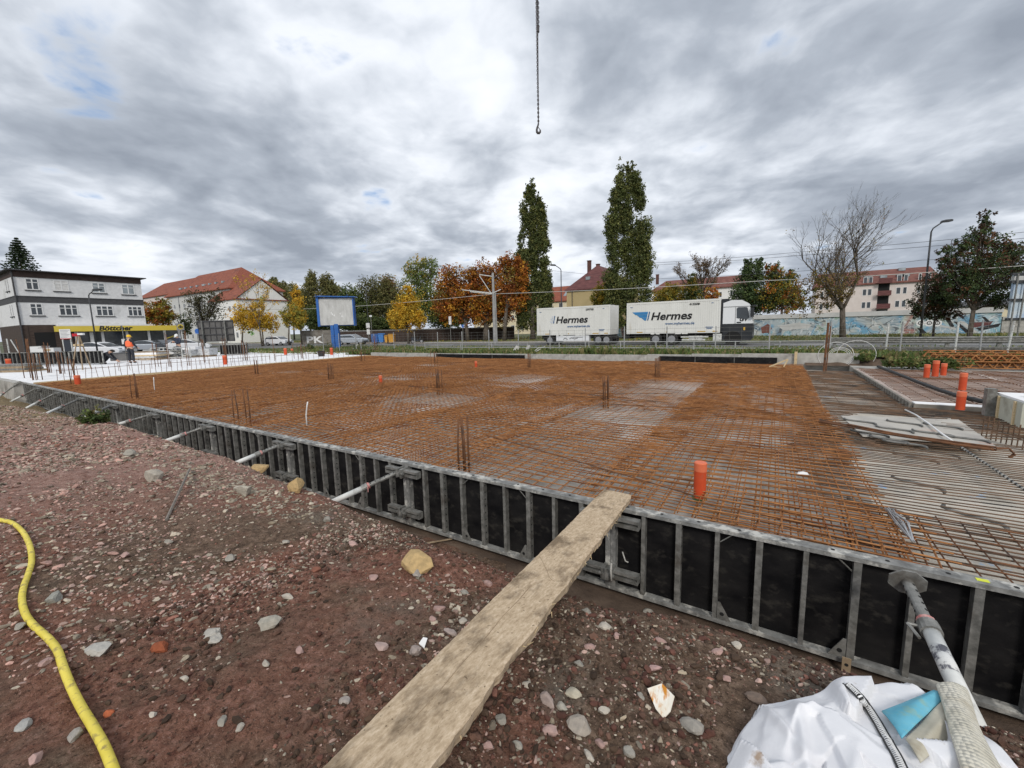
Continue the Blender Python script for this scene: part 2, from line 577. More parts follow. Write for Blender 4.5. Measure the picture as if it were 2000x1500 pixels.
def make_dirt():
    xs = sorted(set(geo_steps(-2.6, -42, 0.014, 1.013)[1:] + list(np.arange(-2.6, 1.4, 0.014)) + geo_steps(1.4, 13, 0.016, 1.06)[1:]))
    ys = sorted(set(geo_steps(0.2, -8, 0.03, 1.10)[1:] + list(np.arange(0.2, 3.42, 0.0145))))
    xs = np.array(xs); ys = np.array(ys)
    gx, gy = np.meshgrid(xs, ys)
    gz = dirt_z(gx, gy)
    V = np.stack([gx.ravel(), gy.ravel(), gz.ravel()], 1)
    nx = len(xs); ny = len(ys)
    i, j = np.meshgrid(np.arange(nx - 1), np.arange(ny - 1))
    a = (j * nx + i).ravel()
    Fc = np.stack([a, a + 1, a + 1 + nx, a + nx], 1)
    o = np_obj('dirt_ground', V, Fc, M['dirt'], smooth=True)
    tag(o, kind='structure')


make_dirt()

# flat ground all round with the excavation left open
M['far_ground'] = mat('verge_soil', (0.07, 0.075, 0.035), (0.16, 0.15, 0.085), scale=0.4, rough=0.95, bump=0.3, c3=(0.045, 0.07, 0.022), c3scale=0.15, c3lo=0.45, c3hi=0.6)
g = MB()
B = 1800
for x0, x1, y0, y1 in ((-B, -60, -B, B), (13, B, -B, B), (-60, 13, 19.25, B), (-60, 13, -B, -7.5)):
    g.add([(x0, y0, -0.17), (x1, y0, -0.17), (x1, y1, -0.17), (x0, y1, -0.17)], [(0, 1, 2, 3)])
tag(g.build('ground', M['far_ground']), kind='structure')
g = MB(); g.box(-60.2, 13.2, -7.8, 19.3, -1.4, -0.868)
tag(g.build('excavation_floor', M['soil']), kind='structure')

# asphalt of the street and of the side street on the left
M['asphalt'] = mat('asphalt', (0.10, 0.10, 0.10), (0.16, 0.158, 0.152), scale=0.8, rough=0.9, bump=0.1, c3=(0.21, 0.205, 0.195), c3scale=0.12)
g = MB(); g.box(-300, 300, 34.0, 42.0, -0.4, -0.150)
tag(g.build('road', M['asphalt']), kind='structure')
g = MB(); g.box(-75.0, -49, -120, 33.99, -0.4, -0.152)
tag(g.build('side_street', M['asphalt']), kind='structure')
M['paving'] = mat('pavement_slabs', (0.24, 0.21, 0.18), (0.36, 0.32, 0.28), scale=1.5, rough=0.9, c3=(0.30, 0.22, 0.15), c3scale=0.4)
g = MB(); g.box(-300, -8, 42.0, 45.2, -0.4, -0.06)
tag(g.build('pavement', M['paving']), kind='structure')
g = MB()
for k in range(-20, 30):
    g.box(k * 9.0, k * 9.0 + 4, 37.95, 38.07, -0.149, -0.1455)
tag(g.build('road_markings', M['white_paint']), kind='structure')

# verge behind the slab: a grassy bank that drops to the street
M['verge'] = mat('verge_grass_soil', (0.045, 0.06, 0.02), (0.13, 0.14, 0.055), scale=1.4, rough=0.95, bump=0.6, bscale=9, c3=(0.17, 0.13, 0.085), c3scale=0.5, c3lo=0.56, c3hi=0.7)


def verge_z(x, y):
    t = np.clip((np.asarray(y) - 19.25) / 14.6, 0, 1)
    top = np.interp(x, [-60, -27, -23.5, -14, -5, 2.5, 5, 13], [-0.05, 0.0, 0.12, 0.2, 0.24, 0.33, 0.12, 0.05])
    return top * (1 - t) + -0.155 * t + 0.07 * vnoise(np.asarray(x) * 0.9, np.asarray(y) * 0.9, 8) * (1 - t)


def sheet(name, xs, ys, zf, m):
    gx, gy = np.meshgrid(xs, ys)
    V = np.stack([gx.ravel(), gy.ravel(), np.asarray(zf(gx, gy)).ravel()], 1)
    nx = len(xs)
    i, j = np.meshgrid(np.arange(nx - 1), np.arange(len(ys) - 1))
    a = (j * nx + i).ravel()
    return np_obj(name, V, np.stack([a, a + 1, a + 1 + nx, a + nx], 1), m, smooth=True)


tag(sheet('grass_verge', np.arange(-49, 40, 0.5), np.linspace(19.26, 33.9, 26), verge_z, M['verge']), kind='structure')
tag(sheet('earth_bank', np.arange(1.0, 13.01, .12), np.linspace(18.75, 19.5, 8), lambda x, y: -.03 + (verge_z(x, y) + .03) * np.clip((y - 18.85) / .6, 0, 1) + .10 * vnoise(x * 3, y * 5, 3) * np.clip((y - 18.8) * 4, 0, 1), M['soil']), kind='structure')
M['lawn'] = mat('far_verge_grass', (0.06, 0.075, 0.02), (0.17, 0.16, 0.06), scale=1.2, rough=0.95, bump=0.5, bscale=8, c3=(0.24, 0.18, 0.06), c3scale=0.6)
tag(sheet('far_verge', np.arange(-8, 60, 1.0), np.linspace(42.0, 62, 14), lambda x, y: -0.13 + 0.0 * x + 0.06 * vnoise(x * 0.5, y * 0.5, 3), M['lawn']), kind='structure')
tag(sheet('far_lawn', np.arange(-110, -8, 2.0), np.linspace(45.2, 75, 14), lambda x, y: -0.12 + 0.0 * x + 0.06 * vnoise(x * 0.5, y * 0.5, 3), M['lawn']), kind='structure')

# ================================================================ the slab being reinforced
M['blinding'] = mat('blinding_concrete', (0.25, 0.23, 0.20), (0.40, 0.375, 0.34), scale=2.5, rough=0.9, bump=0.1, c3=(0.52, 0.50, 0.47), c3scale=0.45, c3lo=0.50, c3hi=0.60)
SX0, SX1, SY0, SY1 = -23.5, 0.9, 3.57, 18.8
ZB = -0.20
g = MB(); g.box(SX0, SX1, SY0, SY1, -0.866, ZB)
tag(g.build('slab_base', M['blinding']), kind='structure')

M['plate_conc'] = mat('stained_concrete', (0.42, 0.385, 0.325), (0.60, 0.56, 0.49), scale=2.2, rough=0.9, bump=0.1, c3=(0.26, 0.44, 0.66), c3scale=2.6, c3lo=0.63, c3hi=0.68)
g = MB()
g.box(0.9, 9.5, SY0, 10.6, -0.866, -0.215)
g.box(0.9, 2.28, 10.6, 18.8, -0.866, -0.215)
tag(g.build('lower_slab', M['plate_conc']), kind='structure')


def bars_mesh(spec, r):
    """spec: list of polylines (list of points); square-ish bars, one mesh"""
    V = []; Fc = []; b = 0
    for pts in spec:
        pts = np.asarray(pts, float); n = len(pts)
        d = pts[-1] - pts[0]; d /= np.linalg.norm(d)
        up = np.array([0, 0, 1.0]) if abs(d[2]) < 0.9 else np.array([1.0, 0, 0])
        s = np.cross(d, up); s /= np.linalg.norm(s)
        u = np.cross(s, d)
        ring = np.stack([s * r, u * r, -s * r, -u * r])
        V.append((pts[:, None, :] + ring[None]).reshape(-1, 3))
        for i in range(n - 1):
            for k in range(4):
                k2 = (k + 1) % 4
                Fc.append((b + i * 4 + k, b + i * 4 + k2, b + i * 4 + 4 + k2, b + i * 4 + 4 + k))
        b += n * 4
    return np.concatenate(V), Fc


def mat_object(name, lx, ly, sx, sy, r, seed, m, wave=0.012, longaxis='y', miss=0.03):
    """one welded reinforcement mat lying flat, corner at the origin: bars along y every sx, bars along x every sy"""
    rr = random.Random(seed)
    spec = []

    def zw(x, y):
        return wave * (math.sin(x * 1.9 + seed) + math.sin(y * 1.3 + seed * 2.1) + 0.6 * math.sin(y * 3.1 + x * 2.0))
    nx = int(lx / sx); ny = int(ly / sy)
    for i in range(nx + 1):
        x = i * sx + rr.uniform(-1, 1) * 0.008
        k = max(3, int(ly / 0.5))
        bow = rr.uniform(-1, 1) * 0.022
        spec.append([(x + bow * math.sin(PI * q / k), ly * q / k + rr.uniform(-.03, .03) * (q in (0, k)), zw(x, ly * q / k)) for q in range(k + 1)])
    for j in range(ny + 1):
        y = j * sy + rr.uniform(-1, 1) * 0.008
        k = max(3, int(lx / 0.5))
        spec.append([(lx * q / k + rr.uniform(-.03, .03) * (q in (0, k)), y, zw(lx * q / k, y) + 2 * r) for q in range(k + 1)])
    V, Fc = bars_mesh(spec, r)
    return np_obj(name, V, Fc, m)


MAT_LABEL = 'rusty welded steel mat laid flat in the overlapping layers of the big floor slab'
MAT_GROUP = 'reinforcement mats of the big slab'


def lay_mats():
    protos_a = [mat_object('reinforcement_mat', 2.45, 6.0, 0.15, 0.15, 0.0055, s, M['rust'], wave=.016) for s in (1, 2, 3)]
    protos_s = [mat_object('reinforcement_mat', 2.45, 2.75, 0.15, 0.15, 0.0055, s, M['rust'], wave=.016) for s in (4, 5, 6)]
    used = set()

    def put(protos, x, y, z, k):
        p = protos[k % 3]
        o = p if p.name not in used else p.copy()
        if p.name in used: COL.objects.link(o)
        used.add(p.name)
        o.location = (x, y, z)
        o.rotation_euler = (rng.uniform(-.002, .002), rng.uniform(-.002, .002), rng.uniform(-.006, .006))
        tag(o, MAT_LABEL, 'steel mat', MAT_GROUP)
    k = 0
    # bottom layer of shorter mats, left out where the pale base shows round the columns
    bare = [(-2.9, 8.9, 1.7, 1.3), (-7.3, 8.6, 1.6, 1.0), (-12.4, 9.0, 1.7, 1.1), (-2.6, 13.6, 1.8, 1.4), (-8.2, 13.4, 1.8, 1.3), (-14.0, 14.6, 1.9, 1.3), (-18.2, 9.3, 1.8, 1.1), (-7.6, 11.6, 1.2, 1.0)]

    def is_bare(x, y, lx, ly):
        return any(abs(x + lx / 2 - cx) < lx * .30 + rx * .5 and abs(y + ly / 2 - cy) < ly * .30 + ry * .5 for cx, cy, rx, ry in bare)
    for i in range(10):
        for j in range(6):
            x = min(SX0 + 0.05 + i * 2.43, SX1 - 2.5); y = min(SY0 + 0.04 + j * 2.55, SY1 - 2.8)
            if is_bare(x, y, 2.45, 2.75): continue
            put(protos_s, x, y, -0.165 + 0.006 * (k % 3), k); k += 1
    for i in range(11):
        for j in range(3):
            put(protos_a, min(SX0 + 0.09 + i * 2.22, SX1 - 2.47), (SY0 + 0.03, SY0 + 4.55, SY1 - 6.04)[j] + rng.uniform(-.03, .03), -0.046 + 0.007 * (k % 3), k); k += 1
    for j in range(6):
        for i in range(11):
            x = SX0 + 0.1 + i * 2.2; y = SY0 + 0.05 + j * 2.5 + (0.35 if i % 2 else 0)
            x = min(x, SX1 - 2.52); y = min(y, SY1 - 2.8)
            if is_bare(x, y, 2.45, 2.75): continue
            put(protos_s, x + rng.uniform(-.05, .05) + .07, y + rng.uniform(-.03, .03), -0.018 + 0.006 * (k % 2), k); k += 1


lay_mats()
rr = random.Random(77)
for k in range(26):
    x, y, a = rr.uniform(-16, 0.2), rr.uniform(4.2, 16), rr.choice((0.06, PI / 2 - .08, 0.3, -0.25)) + rr.uniform(-.08, .08)
    Lb = rr.uniform(1.5, 4.0); c_, s_ = math.cos(a) * Lb / 2, math.sin(a) * Lb / 2
    x = min(max(x, SX0 + 2), SX1 - .3 - abs(c_)); y = min(max(y, SY0 + .2 + abs(s_)), SY1 - .3 - abs(s_))
    b = MB(); b.tube([(-c_, -s_, 0), (0, rr.uniform(-.05, .05), .006), (c_, s_, .004)], .0065, 5)
    o = b.build('loose_bar', M['rust_dark' if k % 3 else 'rust']); o.location = (x, y, 0.012)
    tag(o, 'single loose reinforcing bar lying across the mats of the big slab', 'rebar', 'loose bars on the big slab')

# starter bars of the columns
def starter(px, py, h, n, spread, lean=0.02, r=0.012, label='', z=-0.05, mt='rust_dark', split=False):
    p = at(px, py, z)
    rr = random.Random(int(px))
    e = empty('starter_bars', label, 'rebar', (p[0], p[1], z), 0, 'clusters of upright starter bars')
    for k in range(n):
        b = MB()
        a = -spread / 2 + spread * (k / max(1, n - 1))
        x = a * 0.85; y = (rr.uniform(-1, 1)) * spread * 0.35
        top = (x + rr.uniform(-1, 1) * lean, y + rr.uniform(-1, 1) * lean, h * rr.uniform(0.9, 1.0))
        b.tube([(x, y, -0.13), (x, y, h * 0.4), top], r, 6)
        b.build('bar', M[mt], e, smooth=True)
    return e


for px, py, h, n, sp, lab in (
        (906, 905, 0.62, 4, 0.12, 'three tall thin rust bars standing just behind the form wall left of the plank'),
        (474, 822, 0.66, 4, 0.30, 'loose splayed group of thin bars behind the form wall, left of the white stick'),
        (265, 781, 0.72, 4, 0.42, 'pair of bar pairs at the left end of the mesh near the white edging'),
        (1184, 785, 0.60, 6, 0.16, 'tight dark bundle of bars in the middle of the mesh behind the plank'),
        (858, 761, 0.60, 6, 0.20, 'dense brown bar bundle in the centre of the mesh below the maples'),
        (646, 742, 0.60, 5, 0.24, 'brown bar bundle on the mesh beneath the blue billboard'),
        (501, 731, 0.62, 5, 0.24, 'small bar bundle on the mesh beside the white slab edge'),
        (849, 711, 0.62, 5, 0.30, 'bar bundle at the left end of the long black board'),
        (708, 707, 0.62, 5, 0.25, 'far bar bundle close to the corner of the white slab'),
        (1034, 720, 0.66, 5, 0.20, 'bar bundle at the right end of the long black board'),
        (1284, 737, 0.66, 5, 0.18, 'bar bundle standing before the shorter black board'),
        (1273, 706, 0.62, 2, 0.12, 'two thin bars rising in front of the truck wheels'),
        (1131, 700, 0.45, 2, 0.10, 'two short faint bars before the rear trailer')):
    starter(px, py, h * 1.0, n, sp, label=lab)

# thick rusty post at the far right corner of the mesh
p = at(1609, 724, -0.1)
b = MB(); b.bar((0, 0, -0.1), (0.03, 0, 1.62), 0.035, 8); b.bar((0.06, 0.03, -0.1), (0.10, 0.03, 1.5), 0.018, 6)
o = b.build('rebar_post', M['rust_dark']); o.location = [float(c) for c in p]
tag(o, 'tall dark rusty post beside the white pipe coils at the mesh corner', 'post')


# orange drain pipes
def pipe(px, py, h, d, label, z=-0.1, cap=True, collar=False, group='orange drain pipe stubs'):
    p = at(px, py, z)
    e = empty('drain_pipe', label, 'pipe', p, 0, group)
    b = MB(); r = d / 2
    b.lathe([(r, 0), (r, h - 0.005), (r * 0.97, h)], 24)
    b.build('pipe_body', M['pipe_orange'], e, smooth=False)
    b = MB(); b.lathe([(r * 1.04, h - 0.075), (r * 1.04, h + 0.004), (r * 0.9, h + 0.012)], 24)
    b.build('end_cap', M['pipe_cap'], e)
    if collar:
        b = MB(); b.lathe([(r * 1.25, 0.0), (r * 1.25, 0.018), (r, 0.02)], 20)
        b.build('foot_ring', M['green_tape'], e)
    return e


M['pipe_cap'] = mat('pale_orange_cap', (0.62, 0.13, 0.055), (0.72, 0.19, 0.09), scale=3, rough=0.5)
M['green_tape'] = mat('green_ring', (0.03, 0.09, 0.04), (0.05, 0.14, 0.06), scale=5, rough=0.6)
pipe(1366, 974, 0.36, 0.112, 'nearest orange pipe with pale cap standing in the mesh right of the plank', z=-0.1, collar=True)
pipe(744, 751, 0.28, 0.11, 'orange pipe in the middle of the mesh below the blue billboard')
pipe(930, 721, 0.33, 0.11, 'orange pipe far out on the mesh below the maples')
pipe(153, 753, 0.36, 0.17, 'fat red pipe at the left end of the mesh against the white edging', z=-0.05)
pipe(1458, 713, 0.42, 0.13, 'slim orange pipe in front of the shorter black board')
pipe(763, 697, 0.36, 0.13, 'small orange pipe at the far corner of the white slab')
pipe(1875, 800, 0.31, 0.122, 'orange pipe at the white edge of the raised right slab, lower of two in line', z=-0.02)
pipe(1879, 762, 0.37, 0.125, 'orange pipe on the raised right slab behind the dark hose, upper of two in line', z=0.0)
pipe(1809, 737, 0.34, 0.125, 'leftmost of three red pipes grouped on the raised right slab', z=0.0)
pipe(1826, 735, 0.42, 0.135, 'tallest of three red pipes grouped on the raised right slab', z=0.0)
pipe(1842, 733, 0.32, 0.125, 'rightmost of three red pipes grouped on the raised right slab', z=0.0)
pipe(440, 712, 0.50, 0.2, 'orange pipe stub on the white slab in the row of thin bars', z=0.0)
pipe(558, 693, 0.5, 0.22, 'small orange stub on the bare far part of the white slab', z=0.0)
pipe(571, 688, 0.3, 0.22, 'tiny orange stub at the back of the white slab before the cars', z=0.0)
pipe(648, 693, 0.5, 0.2, 'small orange stub on the white slab at the blue post', z=0.0)
pipe(19, 722, 0.6, 0.22, 'red pipe far left beside the stacked timber', z=0.0)

# white sticks poking out of the mesh
for px, py, h, dx, lab in ((600, 838, 0.50, 0.10, 'thin white conduit bent out of the mesh behind the form wall'),
                           (303, 768, 0.5, 0.06, 'thin white conduit at the left part of the mesh')):
    p = at(px, py, -0.1)
    b = MB(); b.tube([(0, 0, 0), (0.005, 0, h * .5), (0.03 + dx * .2, 0, h * .8), (dx * .9, 0, h)], 0.011, 8)
    o = b.build('conduit', M['white_paint'], smooth=True); o.location = [float(c) for c in p]
    tag(o, lab, 'conduit')

# ================================================================ edge of the white slab, kerb blocks and boards behind the mesh
g = MB()
wpts = [(-23.56, 3.57), (-23.56, 20.9), (-41.5, 21.9), (-46, 21.9), (-46, 5.4), (-29, 3.5), (-25.3, 3.57)]
g.prism(wpts, -0.866, 0.0, lambda a, b_, w: (a, b_, w))
tag(g.build('insulated_slab', M['xps']), kind='structure')
b = MB(); b.box(-23.55, -23.50, 3.6, 20.8, -0.19, 0.035)
for y in (6.2, 9.4, 12.6, 15.7, 18.6):
    b.box(-23.498, -23.47, y, y + 0.2, -0.10, 0.02)
tag(b.build('edge_board', M['timber']), 'long raw timber board along the edge between white slab and mesh', 'board')

BLK = 'pale concrete kerb block in the retaining row behind the mesh'
g0 = None
x = -23.3
first = None
for k in range(14):
    w = 1.85
    zt = float(np.interp(x, [-23.5, -17.4, -6.3, 0.5, 2.3], [0.20, 0.21, 0.26, 0.40, 0.40]))
    b = MB(); b.box(0, w - 0.012, 0, 0.16, -0.87, 0)
    b.box(0.05, 0.11, 0.16, 0.30, -0.8, -0.02)
    o = b.build('kerb_block', M['concrete']); o.location = (x, 19.0 + 0.01 * (k % 3), zt)
    tag(o, BLK, 'concrete block', 'kerb blocks behind the mesh')
    x += w
    if x > 1.2: break


def board(x0, x1, zt, lab):
    e = empty('shutter_board', lab, 'board', (x0, 18.9, 0))
    b = MB(); b.box(0, x1 - x0, 0, 0.03, -0.19, zt - 0.012); b.build('panel', M['ply_black'], e)
    b = MB(); b.box(0, x1 - x0, -0.004, 0.034, zt - 0.012, zt)
    b.build('top_edge', M['galv'], e)
    b = MB()
    for k in range(1, 3):
        xx = (x1 - x0) * k / 3; b.box(xx - .01, xx + .01, -0.01, 0, -0.18, zt - 0.02)
    b.build('joint_strip', M['galv'], e)


board(-17.3, -11.1, 0.19, 'longer black shutter board on edge behind the mesh, between two bar bundles')
board(-4.25, 0.12, 0.235, 'shorter black shutter board on edge behind the mesh, below the truck cab')
b = MB(); b.box(0, 0.09, 0, 0.05, -0.2, 0.46); o = b.build('timber_stake', M['timber']); o.location = (0.66, 18.88, 0)
tag(o, 'short raw timber stake against the kerb blocks beside the shorter black board', 'stake')

# ================================================================ steel formwork along the near edge of the slab
PL = 2.59
JOINTS = [-1.17 - PL * k for k in range(0, 10)]


def make_panel():
    e = empty('formwork_panel', '', 'formwork panel', (0, 3.46, 0), 0, 'steel formwork panels along the slab edge')
    b = MB(); b.box(0.004, PL - 0.004, 0.072, 0.094, -0.795, -0.006)
    b.build('facing', M['ply_black'], e)
    b = MB()
    b.box(0, PL - .003, 0, 0.10, -0.032, 0)                       # top rail
    b.box(0, PL - .003, 0.0, 0.070, -0.80, -0.768)                # bottom rail
    b.box(0.0, 0.045, 0.001, 0.071, -0.766, -0.033)
    b.box(PL - .048, PL - .003, 0.001, 0.071, -0.766, -0.033)
    for k in range(9):                                            # slots in the top rail
        b.lathe([(0.013, 0.0005), (0.013, 0.0015)], 10, 1, (0.14 + k * 0.29, 0.05, 0.0))
    b.build('frame', [M['rail_top'], M['dark_hole']], e)
    for k in range(1, 9):
        x = PL * k / 9.0
        b = MB()
        w = 0.016 if k % 2 else 0.022
        b.box(x - w, x + w, 0.006, 0.070, -0.766, -0.034)
        if k % 2 == 0:                                            # punched rib: row of holes on its sides and front
            for q in range(9):
                z = -0.70 + q * 0.077
                b.lathe([(0.009, 0.0), (0.009, 0.0012)], 8, 1, fr=lambda X, Y, Z, x=x, z=z, w=w: (x + w + Z, 0.036 + X, z + Y))
        b.build('rib', [M['galv'], M['dark_hole']], e)
    for x, s in ((PL * 3 / 9.0 + 0.02, 1), (PL * 6 / 9.0 - 0.026, -1)):
        b = MB()                                                  # foot gusset with a hole, thin stay at the head
        b.prism([(0, -0.766), (s * 0.10, -0.766), (s * 0.02, -0.62), (0, -0.62)], 0.004, 0.012, lambda a, c, w, x=x: (x + a, w, c))
        b.lathe([(0.016, 0), (0.016, 0.0015)], 10, 1, fr=lambda X, Y, Z, x=x, s=s: (x + s * 0.035 + X, 0.004 - Z, -0.715 + Y))
        b.build('gusset', [M['galv'], M['dark_hole']], e)
        b = MB(); b.bar((x, 0.02, -0.115), (x + s * 0.085, 0.02, -0.036), 0.005, 5); b.build('stay', M['galv'], e)
    return e


panel_labels = ['last panel at the right end of the form wall, behind the white sack', 'dark panel with wide bays between the plank and the nearest prop',
                'panel of the form wall directly left of the plank', 'panel between the second and third visible props from the plank',
                'panel behind the sandstone block at the trench', 'panel right of the small bush', 'panel above the small bush in the trench',
                'panel left of the small bush', 'third panel from the far left end of the form wall', 'second panel from the far left end of the form wall',
                'farthest panel at the left corner of the form wall']
proto = make_panel()
starts = [1.42, -1.17] + [-1.17 - PL * k for k in range(1, 10)]
starts = [1.42 + 0.003] + [-1.17 - PL * k for k in range(0, 10)]
for i, x in enumerate(starts):
    e = proto if i == 0 else copy_tree(proto)
    e.location = (x, 3.46, 0)
    e['label'] = 'steel formwork ' + panel_labels[i]


# couplers clamped over the joints, two per joint
def make_coupler():
    e = empty('panel_coupler', '', 'coupler', (0, 0, 0), 0, 'clamp couplers over the panel joints')
    b = MB()
    for y0 in (-0.075,):
        b.box(-0.27, 0.27, y0, y0 + 0.07, 0.012, 0.04)
        b.box(-0.27, 0.27, y0, y0 + 0.07, -0.04, -0.012)
        b.box(-0.268, 0.268, y0 + 0.045, y0 + 0.066, -0.0119, 0.0119)
        b.box(-0.272, -0.262, y0 + .002, y0 + 0.068, -0.0118, 0.0118); b.box(0.262, 0.272, y0 + .002, y0 + 0.068, -0.0118, 0.0118)
    b.build('waler', M['galv'], e)
    b = MB()
    b.box(-0.05, -0.02, -0.11, -0.004, -0.055, 0.055); b.box(0.02, 0.05, -0.11, -0.004, -0.055, 0.055)
    b.bar((-0.07, -0.10, 0.0), (0.07, -0.10, 0.0), 0.017, 8)
    b.bar((0.0, -0.13, -0.03), (0.0, -0.13, 0.075), 0.012, 6)
    b.box(-0.03, 0.03, -0.135, -0.08, -0.03, 0.03)
    b.build('clamp_jaw', M['galv'], e)
    return e


cp = make_coupler()
near = ['at the plank', 'at the first prop left of the plank', 'at the second prop left of the plank', 'at the third prop left of the plank',
        'right of the small bush', 'above the small bush', 'left of the small bush', 'third from the far left corner', 'second from the far left corner']
ci = 0
for k in range(9):
    for z, nm in ((-0.10, 'upper'), (-0.60, 'lower')):
        e = cp if ci == 0 else copy_tree(cp)
        e.location = (JOINTS[k], 3.455, z)
        e['label'] = f'{nm} grey steel coupler over the form joint {near[k]}'
        ci += 1


# inclined props
def prop(lo, hi, label, group='inclined steel props holding the form wall', r=0.033, head='fork', tape=True, long_in=0.5):
    lo = Vector([float(c) for c in lo]); hi = Vector([float(c) for c in hi])
    e = empty('steel_prop', label, 'prop', lo, 0, group)
    d = hi - lo
    mid = d * (1 - long_in)
    b = MB(); b.bar(-d.normalized() * .06, mid, r, 16); b.build('outer_tube', M['galv_pale'], e, smooth=True)
    b = MB(); b.bar(mid - d * 0.02, d, r * 0.78, 16)
    dn = d.normalized(); side = dn.cross(Vector((0, 0, 1))).normalized(); upv = side.cross(dn).normalized()
    for q in range(6):
        c = mid + (d - mid) * (0.18 + 0.14 * q)
        for sgn in (1, -1):
            a = c + side * (r * 0.775 * sgn) * 0.5 + upv * r * 0.67 * 1.0
            if sgn == -1: a = c - side * r * 0.775
            nrm = (a - c).normalized()
            b.bar(a, a + nrm * 0.0016, 0.0075, 8, mi=1)
    b.build('inner_tube', [M['galv'], M['dark_hole']], e, smooth=False)
    b = MB()
    b.bar(mid - dn * 0.035, mid + dn * 0.03, r * 1.28, 14)
    b.bar(mid - side * 0.085, mid + side * 0.02, 0.008, 6)
    b.bar(mid - side * 0.085, mid - side * 0.06 - dn * 0.09, 0.008, 6)
    b.build('collar', M['galv'], e)
    if tape:
        b = MB()
        rr = random.Random(int(lo.x * 100))
        b.bar(mid + dn * 0.032, mid + dn * 0.055, r * 1.12, 12)
        for q in range(4):
            a = mid + dn * 0.04 + upv * r * rr.uniform(0.2, 1) + side * r * rr.uniform(-1, 1)
            b.bar(a, a + Vector((rr.uniform(-1, 1), rr.uniform(-1, 0.2), rr.uniform(-1.2, 0.6))) * 0.06, 0.007, 5, 0.004)
        b.build('red_tie', M['tape_red'], e)
    b = MB()
    if head == 'fork':
        b.box(-0.05, 0.05, -0.005, 0.005, -0.05, 0.05, fr=lambda x, y, z: d + side * x + dn * y + upv * z)
        b.box(-0.045, -0.03, 0, 0.07, -0.03, 0.03, fr=lambda x, y, z: d + side * x + dn * y + upv * z)
        b.box(0.03, 0.045, 0, 0.07, -0.03, 0.03, fr=lambda x, y, z: d + side * x + dn * y + upv * z)
    else:
        pl = [(-0.085, -0.03), (-0.03, -0.075), (0.03, -0.075), (0.085, -0.03), (0.085, 0.03), (0.03, 0.075), (-0.03, 0.075), (-0.085, 0.03)]
        b.prism(pl, 0, 0.012, lambda a, c, w: d + side * a + upv * c + dn * w)
    b.build('head_plate', M['galv'], e)
    return e, d, dn, side, upv, mid, r


M['tape_red'] = mat('red_white_tape', (0.42, 0.10, 0.09), (0.55, 0.36, 0.33), scale=30, rough=0.6)
prop_px = [((655, 978), 1, 'first'), ((458, 906), 2, 'second'), ((308, 867), 3, 'third')]
plabs = {1: 'long pale prop meeting the dirt just left of the plank, first in the row', 2: 'pale prop ending by the two sandstone blocks, second left of the plank',
         3: 'pale prop running up from the rubble, third left of the plank', 4: 'pale prop with a red tie just right of the small bush',
         5: 'short pale prop half hidden behind the small bush', 6: 'pale prop just left of the small bush', 7: 'pale prop on the reddish bank, third from the far left corner',
         8: 'pale prop in the trench, second from the far left corner', 9: 'pale prop reaching the far left corner of the form wall'}
for k, lo in ((1, (655, 978)), (2, (458, 906)), (3, (308, 867)), (4, (203, 837)), (5, (184, 806)), (6, (92, 807)), (7, (40, 803)), (8, (0, 796))):
    hi = (JOINTS[k] - 0.02, 3.36, -0.09)
    p = aty(lo[0], lo[1], 2.75 if k < 6 else 2.6)
    h_ = np.array(hi, float); dv = (p - h_) / np.linalg.norm(p - h_); t = 0.55
    while t < 2.2 and (h_ + dv * t)[2] > float(dirt_z((h_ + dv * t)[0], (h_ + dv * t)[1])) - 0.03: t += 0.02
    p = h_ + dv * t
    prop((p[0], p[1], p[2]), hi, plabs[k])
prop(aty(-25, 790, 2.6), (-24.85, 3.42, -0.02), plabs[9])
# prop hidden under the plank
e_, d, dn, side, upv, mid, r = prop((-1.13, 2.22, -0.12), (JOINTS[0] + 0.02, 3.36, -0.12), 'pale prop mostly hidden beneath the long plank', tape=True)
b = MB(); b.bar(mid * 0.45, mid * 0.8, r * 1.01, 14); b.build('sticker', M['tape_red'], e_)
# nearest prop, its head plate loose against the form wall
e_, d, dn, side, upv, mid, r = prop((0.775, 2.30, -0.06), (0.735, 3.15, 0.055), 'nearest grey prop with a round head plate, foot behind the white sack', r=0.036, head='plate', tape=True, long_in=0.42)
M['sticker'] = mat('worn_white_sticker', (0.62, 0.62, 0.60), (0.12, 0.12, 0.14), scale=22, rough=0.6, lo=0.46, hi=0.56)
b = MB(); b.bar(mid * 0.42, mid * 0.72, r * 1.012, 18); b.build('sticker', M['sticker'], e_, smooth=True)

